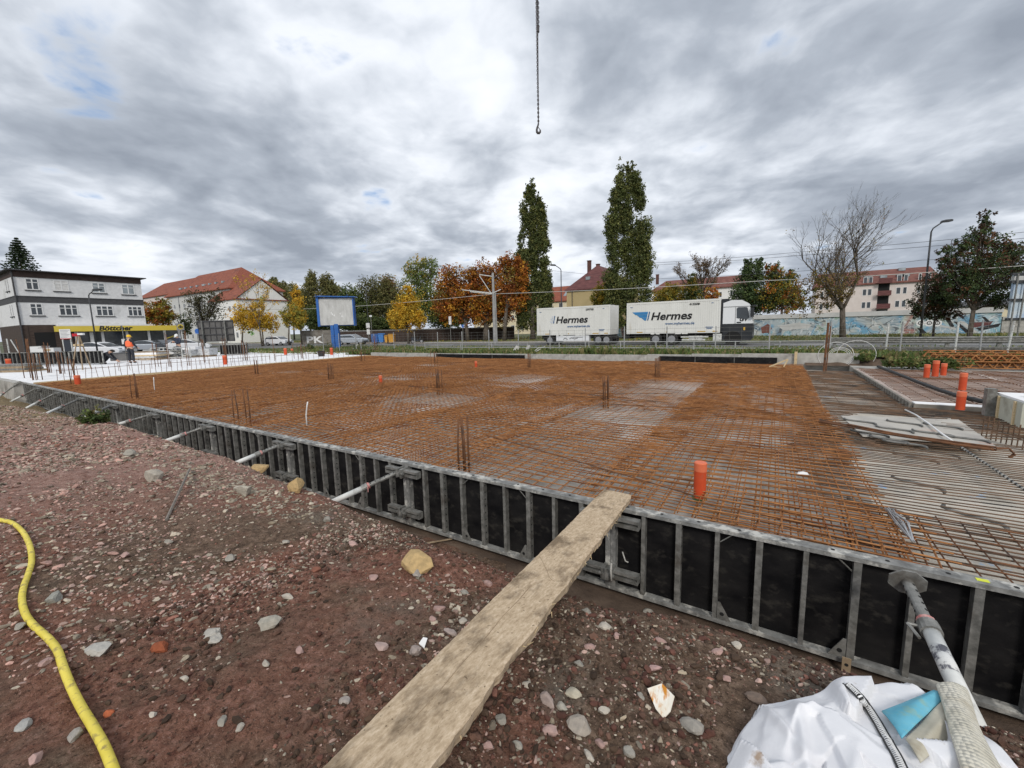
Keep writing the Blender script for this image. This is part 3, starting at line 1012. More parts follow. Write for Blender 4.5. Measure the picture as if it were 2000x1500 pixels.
# ================================================================ plank
def make_plank():
    PLt = at(1180, 955, 0.045); PRt = at(1235, 967, 0.045)
    d = -ray(1415, 723); d = d / np.linalg.norm(d)
    w = PRt - PLt; W_ = np.linalg.norm(w); w /= W_
    nrm = np.cross(w, d)
    if nrm[2] < 0: nrm = -nrm
    nl, nw = 130, 10
    Ln = 3.55; th = 0.045
    V = []; Fc = []
    rr = np.random.default_rng(3)
    eL = 0.006 * (vnoise(np.arange(nl + 1) * 0.11, np.zeros(nl + 1), 2)) + 0.0008 * rr.normal(size=nl + 1)
    eR = 0.012 * (vnoise(np.arange(nl + 1) * 0.17, np.zeros(nl + 1), 4)) + 0.0022 * rr.normal(size=nl + 1)
    for i in range(nl + 1):
        s = Ln * i / nl
        for j in range(nw + 1):
            u = W_ * j / nw
            if j == 0: u += eL[i]
            if j == nw: u += eR[i]
            cup = 0.004 * ((j / nw - 0.5) ** 2) + 0.0015 * float(vnoise(np.array(s * 9), np.array(u * 30), 1))
            edge = -0.004 if j in (0, nw) else 0
            V.append(PLt + d * s + w * u + nrm * (cup + edge))
    top = len(V)
    for i in range(nl + 1):
        s = Ln * i / nl
        for j in range(nw + 1):
            u = W_ * j / nw
            if j == 0: u += eL[i] * 1.2
            if j == nw: u += eR[i] * 1.4 - 0.004
            V.append(PLt + d * s + w * u - nrm * th)
    st = nw + 1
    for i in range(nl):
        for j in range(nw):
            a = i * st + j
            Fc.append((a, a + 1, a + 1 + st, a + st)); Fc.append((top + a, top + a + st, top + a + st + 1, top + a + 1))
        a = i * st; Fc.append((a, a + st, top + a + st, top + a))
        a = i * st + nw; Fc.append((a, top + a, top + a + st, a + st))
    for j in range(nw):
        Fc.append((j, top + j, top + j + 1, j + 1))
        a = nl * st + j; Fc.append((a, a + 1, top + a + 1, top + a))
    m = bpy.data.materials.new('weathered_plank'); m.use_nodes = True
    t = m.node_tree; p = t.nodes['Principled BSDF']; p.inputs['Roughness'].default_value = 0.9; p.inputs['Specular IOR Level'].default_value = 0.2
    tc = N(t, 'ShaderNodeTexCoord')

    def noise(sc, stretch, det=8, ro=0.65, loc=(0, 0, 0)):
        mp = N(t, 'ShaderNodeMapping'); mp.inputs['Scale'].default_value = stretch; mp.inputs['Location'].default_value = loc
        t.links.new(tc.outputs['Object'], mp.inputs[0])
        n = N(t, 'ShaderNodeTexNoise'); n.inputs['Scale'].default_value = sc; n.inputs['Detail'].default_value = det; n.inputs['Roughness'].default_value = ro
        t.links.new(mp.outputs[0], n.inputs['Vector']); return n.outputs[0]
    c = ramp_n(t, noise(70, (1, 0.35, 1), 6, 0.75), [(0.3, (0.32, 0.235, 0.15)), (0.5, (0.50, 0.385, 0.26)), (0.7, (0.66, 0.535, 0.39))])
    gr = ramp_n(t, noise(28, (1, 0.05, 1), 6, 0.7, (2, 0, 1)), [(0.36, (0.62, 0.57, 0.50)), (0.55, (1, 1, 1))])
    c = mix_n(t, 0.35, c, gr, 'MULTIPLY')
    st_ = ramp_n(t, noise(4.2, (1.6, 0.9, 1), 7, 0.62, (5, 2, 0)), [(0.50, 0.0), (0.63, 0.8)])
    c = mix_n(t, st_, c, (0.125, 0.088, 0.055))
    sp = ramp_n(t, noise(60, (1, 1, 1), 2, 0.5, (1, 4, 0)), [(0.68, 0.0), (0.74, 0.8)])
    c = mix_n(t, sp, c, (0.12, 0.085, 0.05))
    t.links.new(c, p.inputs['Base Color'])
    bm_ = N(t, 'ShaderNodeBump'); bm_.inputs['Strength'].default_value = 0.5; bm_.inputs['Distance'].default_value = 0.004
    t.links.new(noise(90, (1, 0.12, 1), 6, 0.7), bm_.inputs['Height']); t.links.new(bm_.outputs[0], p.inputs['Normal'])
    e = empty('plank', 'long weathered timber plank bridging from the dirt mound onto the form wall', 'plank', PLt + d * 1.7)
    o = np_obj('board', np.array(V) - (PLt + d * 1.7), Fc, m, e)
    # split lines and torn splinters along the right edge
    b = MB()
    off = PLt + d * 1.7

    def P(s, u, h=0.004):
        return Vector(PLt + d * s + w * u + nrm * h - off)
    pts = [(1.95, .115), (2.1, .118), (2.25, .112), (2.4, .120), (2.6, .118), (2.75, .125), (2.95, .12)]
    b.tube([P(s, u, 0.0005) for s, u in pts], 0.0016, 4)
    b.tube([P(s, u, 0.0005) for s, u in ((1.62, .02), (1.66, .06), (1.71, .10), (1.73, .12), (1.80, .17), (1.82, .21))], 0.0018, 4)
    b.build('crack', M['timber_old'], e)
    rr = random.Random(5)
    for k in range(26):
        s = rr.uniform(0.4, 3.0); b = MB()
        a = P(s, W_ + rr.uniform(-.004, .004), -rr.uniform(0.008, 0.045))
        q = a + Vector(w) * rr.uniform(0.002, 0.014) + Vector(d) * rr.uniform(-.05, .05) - Vector(nrm) * rr.uniform(0, .012)
        b.bar(a, q, 0.003, 4, 0.0008); b.build('splinter', M['timber'], e)


make_plank()
# loose cord ends hanging from the coupler beside the plank
b = MB()
b.tube([(0, 0, 0), (0.02, -0.02, -0.03), (0.035, -0.03, -0.06), (0.06, -0.03, -0.065)], 0.006, 6)
b.tube([(-0.09, -0.02, -0.12), (-0.085, -0.05, -0.17), (-0.075, -0.06, -0.26)], 0.009, 6)
o = b.build('cord', M['concrete'], smooth=True); o.location = (-1.02, 3.33, -0.33)
tag(o, 'short frayed cord ends hanging against the form wall right under the plank', 'cord')

# rusty flat tie and small steel bits along the trench
b = MB(); b.box(-0.025, 0.025, -0.004, 0.004, -0.09, 0.09)
b.lathe([(0.012, 0), (0.012, .001)], 8, 1, fr=lambda X, Y, Z: (X, -0.0045 - Z, 0.04 + Y)); b.lathe([(0.012, 0), (0.012, .001)], 8, 1, fr=lambda X, Y, Z: (X, -0.0045 - Z, -0.02 + Y))
o = b.build('steel_tab', [M['timber_old'], M['dark_hole']]); o.location = [float(c) for c in aty(1652, 1308, 3.42)]
tag(o, 'small brown punched steel tab hanging at the form foot above the white sack', 'steel tab')
b = MB(); b.box(-0.012, 0.012, -0.2, 0.2, -0.004, 0.004)
o = b.build('flat_tie', M['timber_old']); o.location = [float(c) for c in at(850, 1058, -0.84)]; o.rotation_euler = (0.1, 0, -0.9)
tag(o, 'rusty flat steel tie lying in the trench left of the plank', 'steel tie')

# ================================================================ hose
M['hose'] = mat('dirty_yellow_hose', (0.62, 0.50, 0.055), (0.74, 0.61, 0.10), scale=10, rough=0.55, c3=(0.25, 0.19, 0.07), c3scale=34, c3lo=0.53, c3hi=0.72, bump=0.1)
hp = [(-60, 1005), (0, 1016), (24, 1022), (45, 1040), (58, 1066), (62, 1095), (56, 1120), (47, 1145), (43, 1172), (50, 1200), (66, 1222), (92, 1245), (112, 1270), (124, 1305), (138, 1340), (158, 1380), (182, 1420), (202, 1456), (220, 1500), (238, 1550), (252, 1610)]
pts = []
for a in hp:
    p = on_dirt(*a, lift=0.016); pts.append(Vector([float(c) for c in p]) + Vector((0, 0, 0.002)))
sm = []
for i in range(len(pts) - 1):
    p0 = pts[max(i - 1, 0)]; p1 = pts[i]; p2 = pts[i + 1]; p3 = pts[min(i + 2, len(pts) - 1)]
    for q in range(6):
        t = q / 6
        sm.append(0.5 * ((2 * p1) + (p2 - p0) * t + (2 * p0 - 5 * p1 + 4 * p2 - p3) * t * t + (3 * p1 - p0 - 3 * p2 + p3) * t ** 3))
b = MB(); b.tube(sm, 0.0155, 16)
tag(b.build('hose', M['hose'], smooth=True), 'thick dirty yellow hose snaking over the red dirt', 'hose')

# ================================================================ right-hand part of the site
M['bar_dark'] = mat('weathered_bar', (0.075, 0.052, 0.036), (0.18, 0.10, 0.055), scale=5, rough=0.8, c3=(0.03, 0.025, 0.022), c3scale=2)


def bar_field(x0, x1, y0, y1, sp, r, z, lab, seed, m='bar_dark', jx=0.35, cross=()):
    rr = random.Random(seed); spec = []
    y = y0
    while y < y1:
        a = x0 + rr.uniform(-jx, jx * 0.3); c = x1 + rr.uniform(-0.1, 0.1)
        k = 6; sk = rr.uniform(-.02, .02)
        spec.append([(a + (c - a) * q / k, y + sk * (q / k - .5) + 0.004 * math.sin(q * 2 + y * 9), z + 0.01 * math.sin(q * 1.3 + y * 3)) for q in range(k + 1)])
        y += sp * rr.uniform(0.8, 1.2)
    for cx_ in cross:
        k = 10
        spec.append([(cx_, y0 + (y1 - y0) * q / k, z - 2 * r) for q in range(k + 1)])
    V, Fc = bars_mesh(spec, r)
    o = np_obj('bar_layer', V, Fc, M[m])
    tag(o, lab, 'rebar', 'layers of parallel bars on the right')
    return o


bar_field(0.55, 4.9, 3.70, 7.85, 0.088, 0.0062, -0.075, 'parallel dark bars over pale concrete right of the orange mesh, before the long bar bundle', 1, cross=(2.9, 3.9))
bar_field(0.55, 1.25, 7.05, 9.7, 0.10, 0.0075, -0.075, 'short bars sticking out of the orange mesh left of the painted sheet', 2, jx=0.2)
bar_field(0.55, 2.6, 9.55, 10.5, 0.09, 0.0075, -0.075, 'layer of dark bars between painted sheet and raised right slab', 3)
bar_field(0.45, 2.24, 10.5, 17.4, 0.095, 0.006, -0.085, 'long strip of dense dark bars beside the raised right slab', 4, cross=(1.2, 1.8))
bar_field(2.55, 4.9, 8.2, 10.4, 0.09, 0.0075, -0.06, 'dark bars in front of the white edge of the raised right slab', 5)
o = mat_object('edge_mat', 1.9, 1.05, 0.13, 0.16, 0.0065, 9, M['rust_dark']); o.location = (0.55, 3.62, -0.05); o.rotation_euler = (0, 0, -0.02)
tag(o, 'dark reinforcement mat lying at the right end behind the form wall', 'steel mat')
o = mat_object('corner_mat', 1.6, 0.9, 0.15, 0.15, 0.007, 12, M['rust']); o.location = (-0.5, 3.64, -0.03); o.rotation_euler = (0.0, 0, -0.05)
tag(o, 'extra rusty mat piece at the near right corner of the orange mesh', 'steel mat')

# raised slab
M['slab_right'] = mat('pinkish_slab', (0.36, 0.29, 0.25), (0.52, 0.44, 0.39), scale=2.5, rough=0.9, c3=(0.20, 0.14, 0.10), c3scale=0.9)
g = MB(); g.box(2.30, 13, 10.64, 17.9, -0.866, -0.045)
tag(g.build('raised_slab', M['slab_right']), kind='structure')
g = MB(); g.box(2.30, 13, 17.9, 19.25, -0.866, -0.02)
tag(g.build('slab_margin', M['concrete']), kind='structure')
b = MB(); b.box(2.29, 3.42, 10.56, 10.638, -0.214, -0.004)
o = b.build('insulation_strip', M['concrete_dark']); tag(o, 'grey insulation strip with white top closing the raised right slab', 'insulation board')
b2 = MB(); b2.box(2.31, 3.42, 10.58, 10.84, -0.044, 0.004); o2 = b2.build('white_top', M['xps'], o)
for k in range(9):
    b = MB(); w = 0.76
    b.box(0, 0.05, 0, w - 0.02, -0.21, 0.0)
    for q in range(3):
        b.box(-0.012, -0.001, 0.1 + q * 0.24, 0.14 + q * 0.24, -0.2, 0.012)
    o = b.build('edge_form', M['concrete_dark']); o.location = (2.235, 10.64 + k * w, 0.002 * (k % 2))
    tag(o, 'short dark edge board along the step of the raised right slab', 'board', 'edge boards of the raised right slab')
for k, (x, y) in enumerate(((2.36, 10.9), (2.36, 13.1), (2.36, 15.3), (4.85, 10.9), (4.85, 13.1), (4.85, 15.3), (7.3, 10.9), (7.3, 13.1), (7.3, 15.3))):
    if k == 0: pm = mat_object('slab_mat', 2.42, 2.3, 0.30, 0.17, 0.0055, 21, M['rust_dark']); o = pm
    else:
        o = pm.copy(); COL.objects.link(o)
    o.location = (x, y, -0.012 + 0.008 * (k % 2))
    tag(o, 'brown reinforcement mat covering the raised right slab', 'steel mat', 'mats on the raised right slab')
# dark hose over the raised slab
b = MB(); hp = [at(x, y, 0.04) for x, y in ((1715, 716), (1745, 727), (1790, 745), (1830, 760), (1870, 773), (1915, 783), (1940, 789))]
b.tube(hp, 0.042, 10)
tag(b.build('dark_pipe', M['black_plastic'], smooth=True), 'long dark pipe lying diagonally across the raised right slab', 'pipe')

# painted sheet with snaking spacers
M['sheet'] = mat('painted_sheet', (0.34, 0.32, 0.29), (0.50, 0.475, 0.42), scale=2.0, rough=0.7, c3=(0.50, 0.27, 0.20), c3scale=1.1, c3lo=0.52, c3hi=0.62)
pl = [at(x, y, -0.055) for x, y in ((1642, 812), (1872, 820), (1945, 872), (1685, 852))]
b = MB(); b.prism([(p[0], p[1]) for p in pl], -0.062, -0.05, lambda a, c, w: (a, c, w))
b.build('x', M['sheet']).name = 'painted_sheet'
o = bpy.data.objects['painted_sheet']; tag(o, 'pale stained sheet lying flat on the bars behind the long bar bundle', 'sheet')


def spacer_mesh():
    b = MB()
    pts = [(-0.12, 0.22, 0), (-0.15, 0.17, 0), (-0.12, 0.11, 0), (-0.06, 0.05, 0), (0.01, 0.0, 0), (0.08, -0.05, 0), (0.12, -0.11, 0), (0.12, -0.17, 0), (0.09, -0.22, 0)]
    b.tube(pts, 0.015, 6)
    return b.build('spacer_snake', M['spacer'], smooth=True)


M['spacer'] = mat('grey_spacer', (0.10, 0.10, 0.095), (0.24, 0.235, 0.22), scale=8, rough=0.8)
sp0 = None
for k, (px, py) in enumerate(((1681, 823), (1749, 838), (1768, 826), (1824, 846), (1843, 832), (1888, 856), (1738, 858), (1700, 846), (1870, 868), (1768, 866))):
    p = at(px, py, -0.035)
    if sp0 is None: sp0 = spacer_mesh(); o = sp0
    else: o = sp0.copy(); COL.objects.link(o)
    o.location = [float(c) for c in p]; o.rotation_euler = (0, 0, 0.35 + 0.25 * math.sin(k * 3.1))
    tag(o, 'grey wavy spacer strip lying on the pale stained sheet', 'spacer', 'wavy spacers on the sheet')
for k, (px, py) in enumerate(((1790, 894), (1826, 884), (1795, 945), (1905, 1010), (1715, 990))):
    p = at(px, py, -0.105)
    o = sp0.copy(); COL.objects.link(o)
    o.location = [float(c) for c in p]; o.rotation_euler = (0, 0, 0.3 + 0.2 * math.sin(k * 1.7))
    tag(o, 'grey wavy spacer strip seen beneath the parallel dark bars', 'spacer', 'wavy spacers beneath the bars')
# black and white dotted cable under the bars
b = MB(); a0 = Vector([float(c) for c in at(1877, 873, -0.052)]); a1 = Vector([float(c) for c in at(2010, 962, -0.052)])
for q in range(40):
    b.bar(a0.lerp(a1, q / 40), a0.lerp(a1, (q + (0.55 if q % 2 else 1.0)) / 40), 0.013, 6, mi=q % 2)
tag(b.build('dotted_cable', [M['black_plastic'], M['concrete']]), 'dotted black and pale cable running diagonally over the parallel dark bars', 'cable')
b = MB(); b.tube([at(1768, 800, -0.02), at(1790, 811, -0.015), at(1815, 828, -0.02), at(1838, 846, -0.01), at(1860, 861, -0.01)], 0.012, 8)
tag(b.build('white_conduit', M['white_paint'], smooth=True), 'white conduit lying across the pale stained sheet', 'conduit')

# long bundle of bars laid across
e = empty('bar_bundle', 'long dark bundle of rusty bars lying diagonally in front of the pale stained sheet', 'rebar', at(1800, 853, 0.03))
c0 = np.array(e.location)
A = at(1600, 822, 0.04) - c0; Bq = at(1945, 878, 0.05) - c0
rr = random.Random(4)
for k in range(9):
    b = MB(); da = np.array([rr.uniform(-.01, .01), rr.uniform(-.035, .035), rr.uniform(-.02, .025)]); db = np.array([rr.uniform(-.08, .02), rr.uniform(-.045, .045), rr.uniform(-.02, .03)])
    b.tube([A + da + (Bq - A) * (0.0 if k < 5 else 0.2), (A + Bq) / 2 + (da + db) / 2 + np.array([0, 0, -0.015]), Bq + db], 0.012, 6)
    b.build('bar', M['rust_dark'], e)
b = MB()
for q in range(3):
    b.tube([Bq + np.array((0.0, -0.02 + q * .02, 0.02)), Bq + np.array((0.10, -0.03 + q * .02, 0.03)), Bq + np.array((0.14, -0.05 + q * .02, -0.03)), Bq + np.array((0.10, -0.06 + q * .02, -0.07))], 0.009, 5)
b.build('bent_ends', M['rust_dark'], e)

# formwork box and bar cage at the right edge
M['cream'] = mat('cream_form_panel', (0.40, 0.40, 0.33), (0.50, 0.50, 0.42), scale=2, rough=0.7, c3=(0.30, 0.29, 0.23), c3scale=2)
e = empty('form_box', 'cream formwork box with a steel corner post at the right edge above the bar cage', 'formwork', (3.15, 9.15, 0))
b = MB(); b.box(0.02, 1.6, 0.02, 0.9, -0.86, 0.30); b.build('panel', M['cream'], e)
b = MB(); b.box(-0.10, 0.015, 0.86, 1.0, -0.2, 0.40); b.build('corner_post', M['galv'], e)
b = MB(); b.box(0.04, 1.5, 0.0, 1.0, 0.303, 0.335); b.build('cover_board', M['xps'], e)
b = MB(); b.tube([(0.2, 0.5, 0.36), (0.35, 0.5, 0.41), (0.5, 0.45, 0.37), (0.65, 0.5, 0.38)], 0.035, 8); b.build('rag', M['timber'], e)
for y_ in (0.2, 0.75): b = MB(); b.box(0.0, 0.02, y_, y_ + .05, -0.3, 0.3); b.build('batten', M['timber'], e)
e = empty('bar_cage', 'upright dark bar cage below the cream formwork box at the right edge', 'rebar', (2.72, 8.95, 0))
b = MB(); k = 0
for q in range(26):
    x = 0.0 + q * 0.027; y = -q * 0.075
    b.bar((x, y, -0.21), (x + 0.01, y, 0.10 + 0.02 * math.sin(q)), 0.008, 5)
b.bar((1.05 * .65, -26 * .075, 0.06), (0, 0, 0.06), 0.008, 5); b.bar((0.68, -1.95, -0.08), (0, 0, -0.08), 0.008, 5)
b.bar((0.25, -0.6, -0.05), (0.27, -0.6, 0.42), 0.008, 5)
b.build('cage', M['bar_dark'], e)

# rusty girder stack at the back right
e = empty('girder_stack', 'stack of rusty lattice girders lying at the back right before the fence', 'rebar', at(1950, 722, 0.0))
for k in range(6):
    b = MB(); z0 = 0.04 + 0.065 * k; y0 = 0.09 * (k % 3)
    x0_, x1_ = -1.15 - 0.1 * k, 5.5
    for yy, zz in ((-.08, 0), (.08, 0), (0, .19)):
        b.bar((x0_, y0 + yy, z0 + zz), (x1_, y0 + yy, z0 + zz), 0.02, 5)
    n = 26
    for q in range(n):
        xa = x0_ + (x1_ - x0_) * q / n; xb = x0_ + (x1_ - x0_) * (q + 1) / n
        for s_ in (-.08, .08):
            b.bar((xa, y0 + s_, z0), ((xa + xb) / 2, y0, z0 + .19), 0.018, 5); b.bar(((xa + xb) / 2, y0, z0 + .19), (xb, y0 + s_, z0), 0.018, 5)
    b.build('girder', M['rust'], e)
b = MB(); b.box(-0.9, -0.75, -.3, .4, -0.02, 0.03); b.box(2.5, 2.65, -.3, .4, -0.02, 0.03); tag(b.build('bearer', M['timber_old'], e))

# white coils of pipe, splayed slats, tie wire bundle
for px, py, r, lab in ((1632, 694, 0.52, 'larger white pipe coil standing at the thick rusty post'), (1640, 696, 0.36, 'smaller white pipe coil standing inside the larger one'), (1672, 692, 0.55, 'wide loose white pipe loop right of the coils')):
    p = at(px, 712, 0.0); e_ = aty(px, py, p[1])
    b = MB()
    for q in range(3 if r < 0.5 else 1):
        rr_ = r - 0.05 * q
        b.tube([(rr_ * math.cos(a), 0.03 * math.sin(a * 2) + 0.03 * q, rr_ * math.sin(a) * 0.9) for a in [2 * PI * i / 40 for i in range(40)]], 0.007, 5, closed=True)
    o = b.build('pipe_coil', M['white_paint'], smooth=True); o.location = [float(c) for c in e_]
    tag(o, lab, 'pipe coil')
p = at(1525, 717, 0.0)
b = MB(); b.bar((-0.35, 0, 0.0), (0.2, 0, 0.28), 0.03, 4); b.bar((0.2, 0, 0.28), (0.08, 0, 0.0), 0.03, 4); b.bar((-0.3, 0.02, 0.01), (0.6, 0.02, -0.03), 0.02, 4)
o = b.build('slat_frame', M['timber']); o.location = [float(c) for c in p]
tag(o, 'small pale slat triangle lying at the back right of the orange mesh', 'timber')
M['wire'] = mat('shiny_wire', (0.30, 0.30, 0.30), (0.55, 0.55, 0.55), scale=12, rough=0.35, metal=0.6)
e = empty('wire_bundle', 'bundle of shiny tie wires on the mesh near its right edge behind the nearest prop', 'wire bundle', at(1757, 1025, 0.01))
c0 = np.array(e.location); A = at(1735, 997, 0.015) - c0; Bq = at(1783, 1058, 0.015) - c0
b = MB(); rr = random.Random(8)
for k in range(16):
    o1 = np.array([rr.uniform(-.03, .03), rr.uniform(-.02, .02), rr.uniform(0, .03)]); m_ = np.array([rr.uniform(-.05, .05), rr.uniform(-.02, .02), rr.uniform(0.0, .05)])
    b.tube([A + o1, (A + Bq) / 2 + m_, Bq + o1 * 0.3], 0.0035, 4)
b.build('wires', M['wire'], e)
b = MB(); pz = at(1568, 926, 0.01); b.add([(-.05, -.02, 0), (.05, -.03, 0.01), (.04, .03, 0.015), (-.04, .03, 0.01), (0, 0, .03)], [(0, 1, 4), (1, 2, 4), (2, 3, 4), (3, 0, 4), (0, 3, 2, 1)])
o = b.build('paper_scrap', M['white_paint']); o.location = [float(c) for c in pz]
tag(o, 'white paper scrap caught on the orange mesh right of the nearest orange pipe', 'paper')
M['yellow_tag'] = mat('yellow_sticker', (0.62, 0.66, 0.05), rough=0.6)
b = MB(); b.box(-.028, .028, -.016, .016, 0.0005, 0.003); o = b.build('yellow_sticker', M['yellow_tag']); pz = at(1912, 1125, 0.0); o.location = (float(pz[0]), 3.51, 0)
tag(o, 'small yellow sticker on the top rail of the form wall far right', 'sticker')

# ================================================================ white sack
from mathutils.bvhtree import BVHTree


def make_sack():
    ring = [(1380, 1510), (1425, 1440), (1472, 1388), (1530, 1356), (1600, 1338), (1655, 1327), (1700, 1326), (1745, 1326), (1790, 1340), (1840, 1366), (1890, 1405), (1945, 1460), (2000, 1525),
            (2050, 1640), (2000, 1800), (1850, 1950), (1650, 1950), (1480, 1800), (1390, 1640)]
    P = np.array([at(x, y, 0.135)[:2] for x, y in ring])
    c = np.array([0.36, 1.42])
    ang = np.unwrap(np.arctan2(P[:, 1] - c[1], P[:, 0] - c[0])); rad = np.hypot(P[:, 0] - c[0], P[:, 1] - c[1])
    o = np.argsort(ang); ang = ang[o]; rad = rad[o]
    ang = np.concatenate([ang - 2 * PI, ang, ang + 2 * PI]); rad = np.tile(rad, 3)
    nth, nr = 300, 130
    TH = np.arange(nth) * 2 * PI / nth
    R0 = np.interp(TH + (2 * PI if TH[0] < ang[0] else 0), ang, rad)
    R0 = np.interp(np.mod(TH, 2 * PI), np.mod(ang, 2 * PI)[np.argsort(np.mod(ang, 2 * PI))], rad[np.argsort(np.mod(ang, 2 * PI))], period=2 * PI)
    k = np.ones(3) / 3
    R0 = np.convolve(np.concatenate([R0[-1:], R0, R0[:1]]), k, 'valid')
    def facets(x, y, n, sharp, slope, seed):
        rr = np.random.default_rng(seed)
        P_ = np.stack([rr.uniform(-0.25, 1.1, n), rr.uniform(0.7, 2.1, n)], 1); G = rr.normal(size=(n, 2)) * slope
        dx = x[:, None] - P_[:, 0]; dy = y[:, None] - P_[:, 1]
        d2 = dx * dx + dy * dy; wt = np.exp(-sharp * (d2 - d2.min(1)[:, None]))
        return (wt * (G[:, 0] * dx + G[:, 1] * dy)).sum(1) / wt.sum(1)
    V = []
    for i in range(nr + 1):
        s = i / nr
        # profile: flat sagging top, rounded shoulder, steep side
        if s < 0.8:
            q = s / 0.8; rr_ = q * 0.96; z = 0.205 - 0.075 * q ** 2.2
        else:
            q = (s - 0.8) / 0.2; rr_ = 0.96 + 0.09 * math.sin(q * PI * 0.55); z = 0.13 - 0.20 * q ** 1.3
        x = c[0] + R0 * rr_ * np.cos(TH); y = c[1] + R0 * rr_ * np.sin(TH)
        w = 0.15 + 0.85 * min(1, s * 1.6)
        # folds: warped ridged noise, long creases running down from the tied corner, fine crumple
        qx = x + 0.10 * vnoise(x * 5, y * 5, 41); qy = y + 0.10 * vnoise(x * 5, y * 5, 42)
        zz = z + w * (np.clip(facets(qx, qy, 26, 800, 0.22, 7), -0.05, 0.026) + np.clip(facets(qx, qy, 100, 4500, 0.26, 9), -0.03, 0.02) + 0.004 * vnoise(x * 30, y * 30, 33))
        # big fold lines seen in the cloth
        for (ax, ay, bx, by, h, wd) in ((0.12, 1.83, 0.17, 1.30, 0.030, 0.018), (0.02, 1.70, 0.16, 1.45, 0.022, 0.013), (0.25, 1.82, 0.12, 1.62, 0.018, 0.012), (0.55, 1.98, 0.62, 1.72, 0.022, 0.016), (0.30, 1.6, 0.22, 1.25, 0.014, 0.016)):
            dx, dy = bx - ax, by - ay; L2 = dx * dx + dy * dy
            t = np.clip(((x - ax) * dx + (y - ay) * dy) / L2, 0, 1)
            dd = np.hypot(x - ax - t * dx, y - ay - t * dy)
            zz = zz + h * np.exp(-(dd / wd) ** 2 * 0.7) * np.sin(PI * np.clip(t, 0.06, 0.94))
        V.append(np.stack([x, y, zz], 1))
    V = np.concatenate(V)
    i, j = np.meshgrid(np.arange(nth), np.arange(nr))
    a = (j * nth + i).ravel(); a2 = (j * nth + (i + 1) % nth).ravel()
    Fc = np.stack([a, a2, a2 + nth, a + nth], 1)
    m = mat('white_woven_sack', (0.66, 0.66, 0.68), (0.76, 0.76, 0.775), scale=3, rough=0.55, c3=(0.36, 0.27, 0.20), c3scale=9, c3lo=0.645, c3hi=0.74, bump=0.12, bscale=160)
    e = empty('big_sack', 'crumpled white woven sack slumped on the dirt in the right corner', 'sack', (c[0], c[1], 0.05))
    off = np.array([c[0], c[1], 0.05])
    body = np_obj('sack_body', V - off, Fc, m, e, smooth=True)
    bvh = BVHTree.FromPolygons([tuple(map(float, v)) for v in V], [tuple(map(int, f)) for f in Fc])

    def on(px, py, lift=0.0):
        d = ray(px, py); d = d / np.linalg.norm(d)
        h, n, _, _ = bvh.ray_cast(Vector(EYEP), Vector(d))
        if h is None:
            h = Vector([float(q) for q in at(px, py, 0.12)]); n = Vector((0, 0, 1))
        if n.z < 0: n = -n
        return h + n * lift - Vector(off)
    # stitched seam with black and white blocks
    b = MB(); sp = [(1652, 1338), (1666, 1350), (1682, 1366), (1700, 1392), (1716, 1418), (1730, 1443), (1744, 1468), (1758, 1495), (1772, 1525), (1788, 1560)]
    pts = []
    for q in range(len(sp) - 1):
        for w in range(8):
            t = w / 8; pts.append(on(sp[q][0] * (1 - t) + sp[q + 1][0] * t, sp[q][1] * (1 - t) + sp[q + 1][1] * t, 0.006))
    for q in range(len(pts) - 1):
        d_ = pts[q + 1] - pts[q]
        b.bar(pts[q], pts[q] + d_ * 0.5, 0.011, 6, mi=0); b.bar(pts[q] + d_ * 0.45, pts[q + 1] + d_ * 0.05, 0.0095, 6, mi=1)
    b.tube([p + Vector((0.012, 0.004, 0.002)) for p in pts], 0.0035, 5, mi=1); b.tube([p + Vector((-0.013, -0.003, 0.0)) for p in pts], 0.003, 5, mi=1)
    b.build('seam', [M['white_paint'], M['black_plastic']], e)

    def patch(name, corners, mt, lift, nu=14, nv=14, seed=1, amp=0.006, th=0.004):
        Vp = []; K = [np.array(on(q[0], q[1], lift[0] if i < 2 else lift[1])) for i, q in enumerate(corners)]
        for j in range(nv + 1):
            for i in range(nu + 1):
                u = i / nu; v = j / nv
                p = (K[0] * (1 - u) + K[1] * u) * (1 - v) + (K[3] * (1 - u) + K[2] * u) * v
                Vp.append(Vector(p + np.array([0, 0, amp * 2 * float(vnoise(np.array(u * 3.0 + seed), np.array(v * 3.0), seed)) + 0.02 * math.sin(PI * u) * math.sin(PI * v)])))
        top = list(Vp); s_ = nu + 1
        Vp = top + [p - Vector((0, 0, th)) for p in top]; nn = len(top)
        Fp = []
        for j in range(nv):
            for i in range(nu):
                a = j * s_ + i
                Fp += [(a, a + 1, a + 1 + s_, a + s_), (nn + a, nn + a + s_, nn + a + s_ + 1, nn + a + 1)]
        for i in range(nu):
            Fp += [(i, nn + i, nn + i + 1, i + 1), (nv * s_ + i, nv * s_ + i + 1, nn + nv * s_ + i + 1, nn + nv * s_ + i)]
        for j in range(nv):
            Fp += [(j * s_, (j + 1) * s_, nn + (j + 1) * s_, nn + j * s_), (j * s_ + nu, nn + j * s_ + nu, nn + (j + 1) * s_ + nu, (j + 1) * s_ + nu)]
        return np_obj(name, np.array([tuple(p) for p in Vp]), Fp, mt, e, smooth=True)
    mb = mat('faded_blue_panel', (0.075, 0.34, 0.46), (0.17, 0.48, 0.60), scale=6, rough=0.6, c3=(0.26, 0.40, 0.30), c3scale=7, c3lo=0.55, c3hi=0.66)
    mg = mat('dirty_beige_flap', (0.36, 0.33, 0.25), (0.52, 0.49, 0.40), scale=7, rough=0.7, c3=(0.24, 0.19, 0.12), c3scale=5)
    patch('blue_flap', [(1723, 1402), (1822, 1362), (1846, 1374), (1766, 1456)], mb, (0.03, 0.03), seed=3)
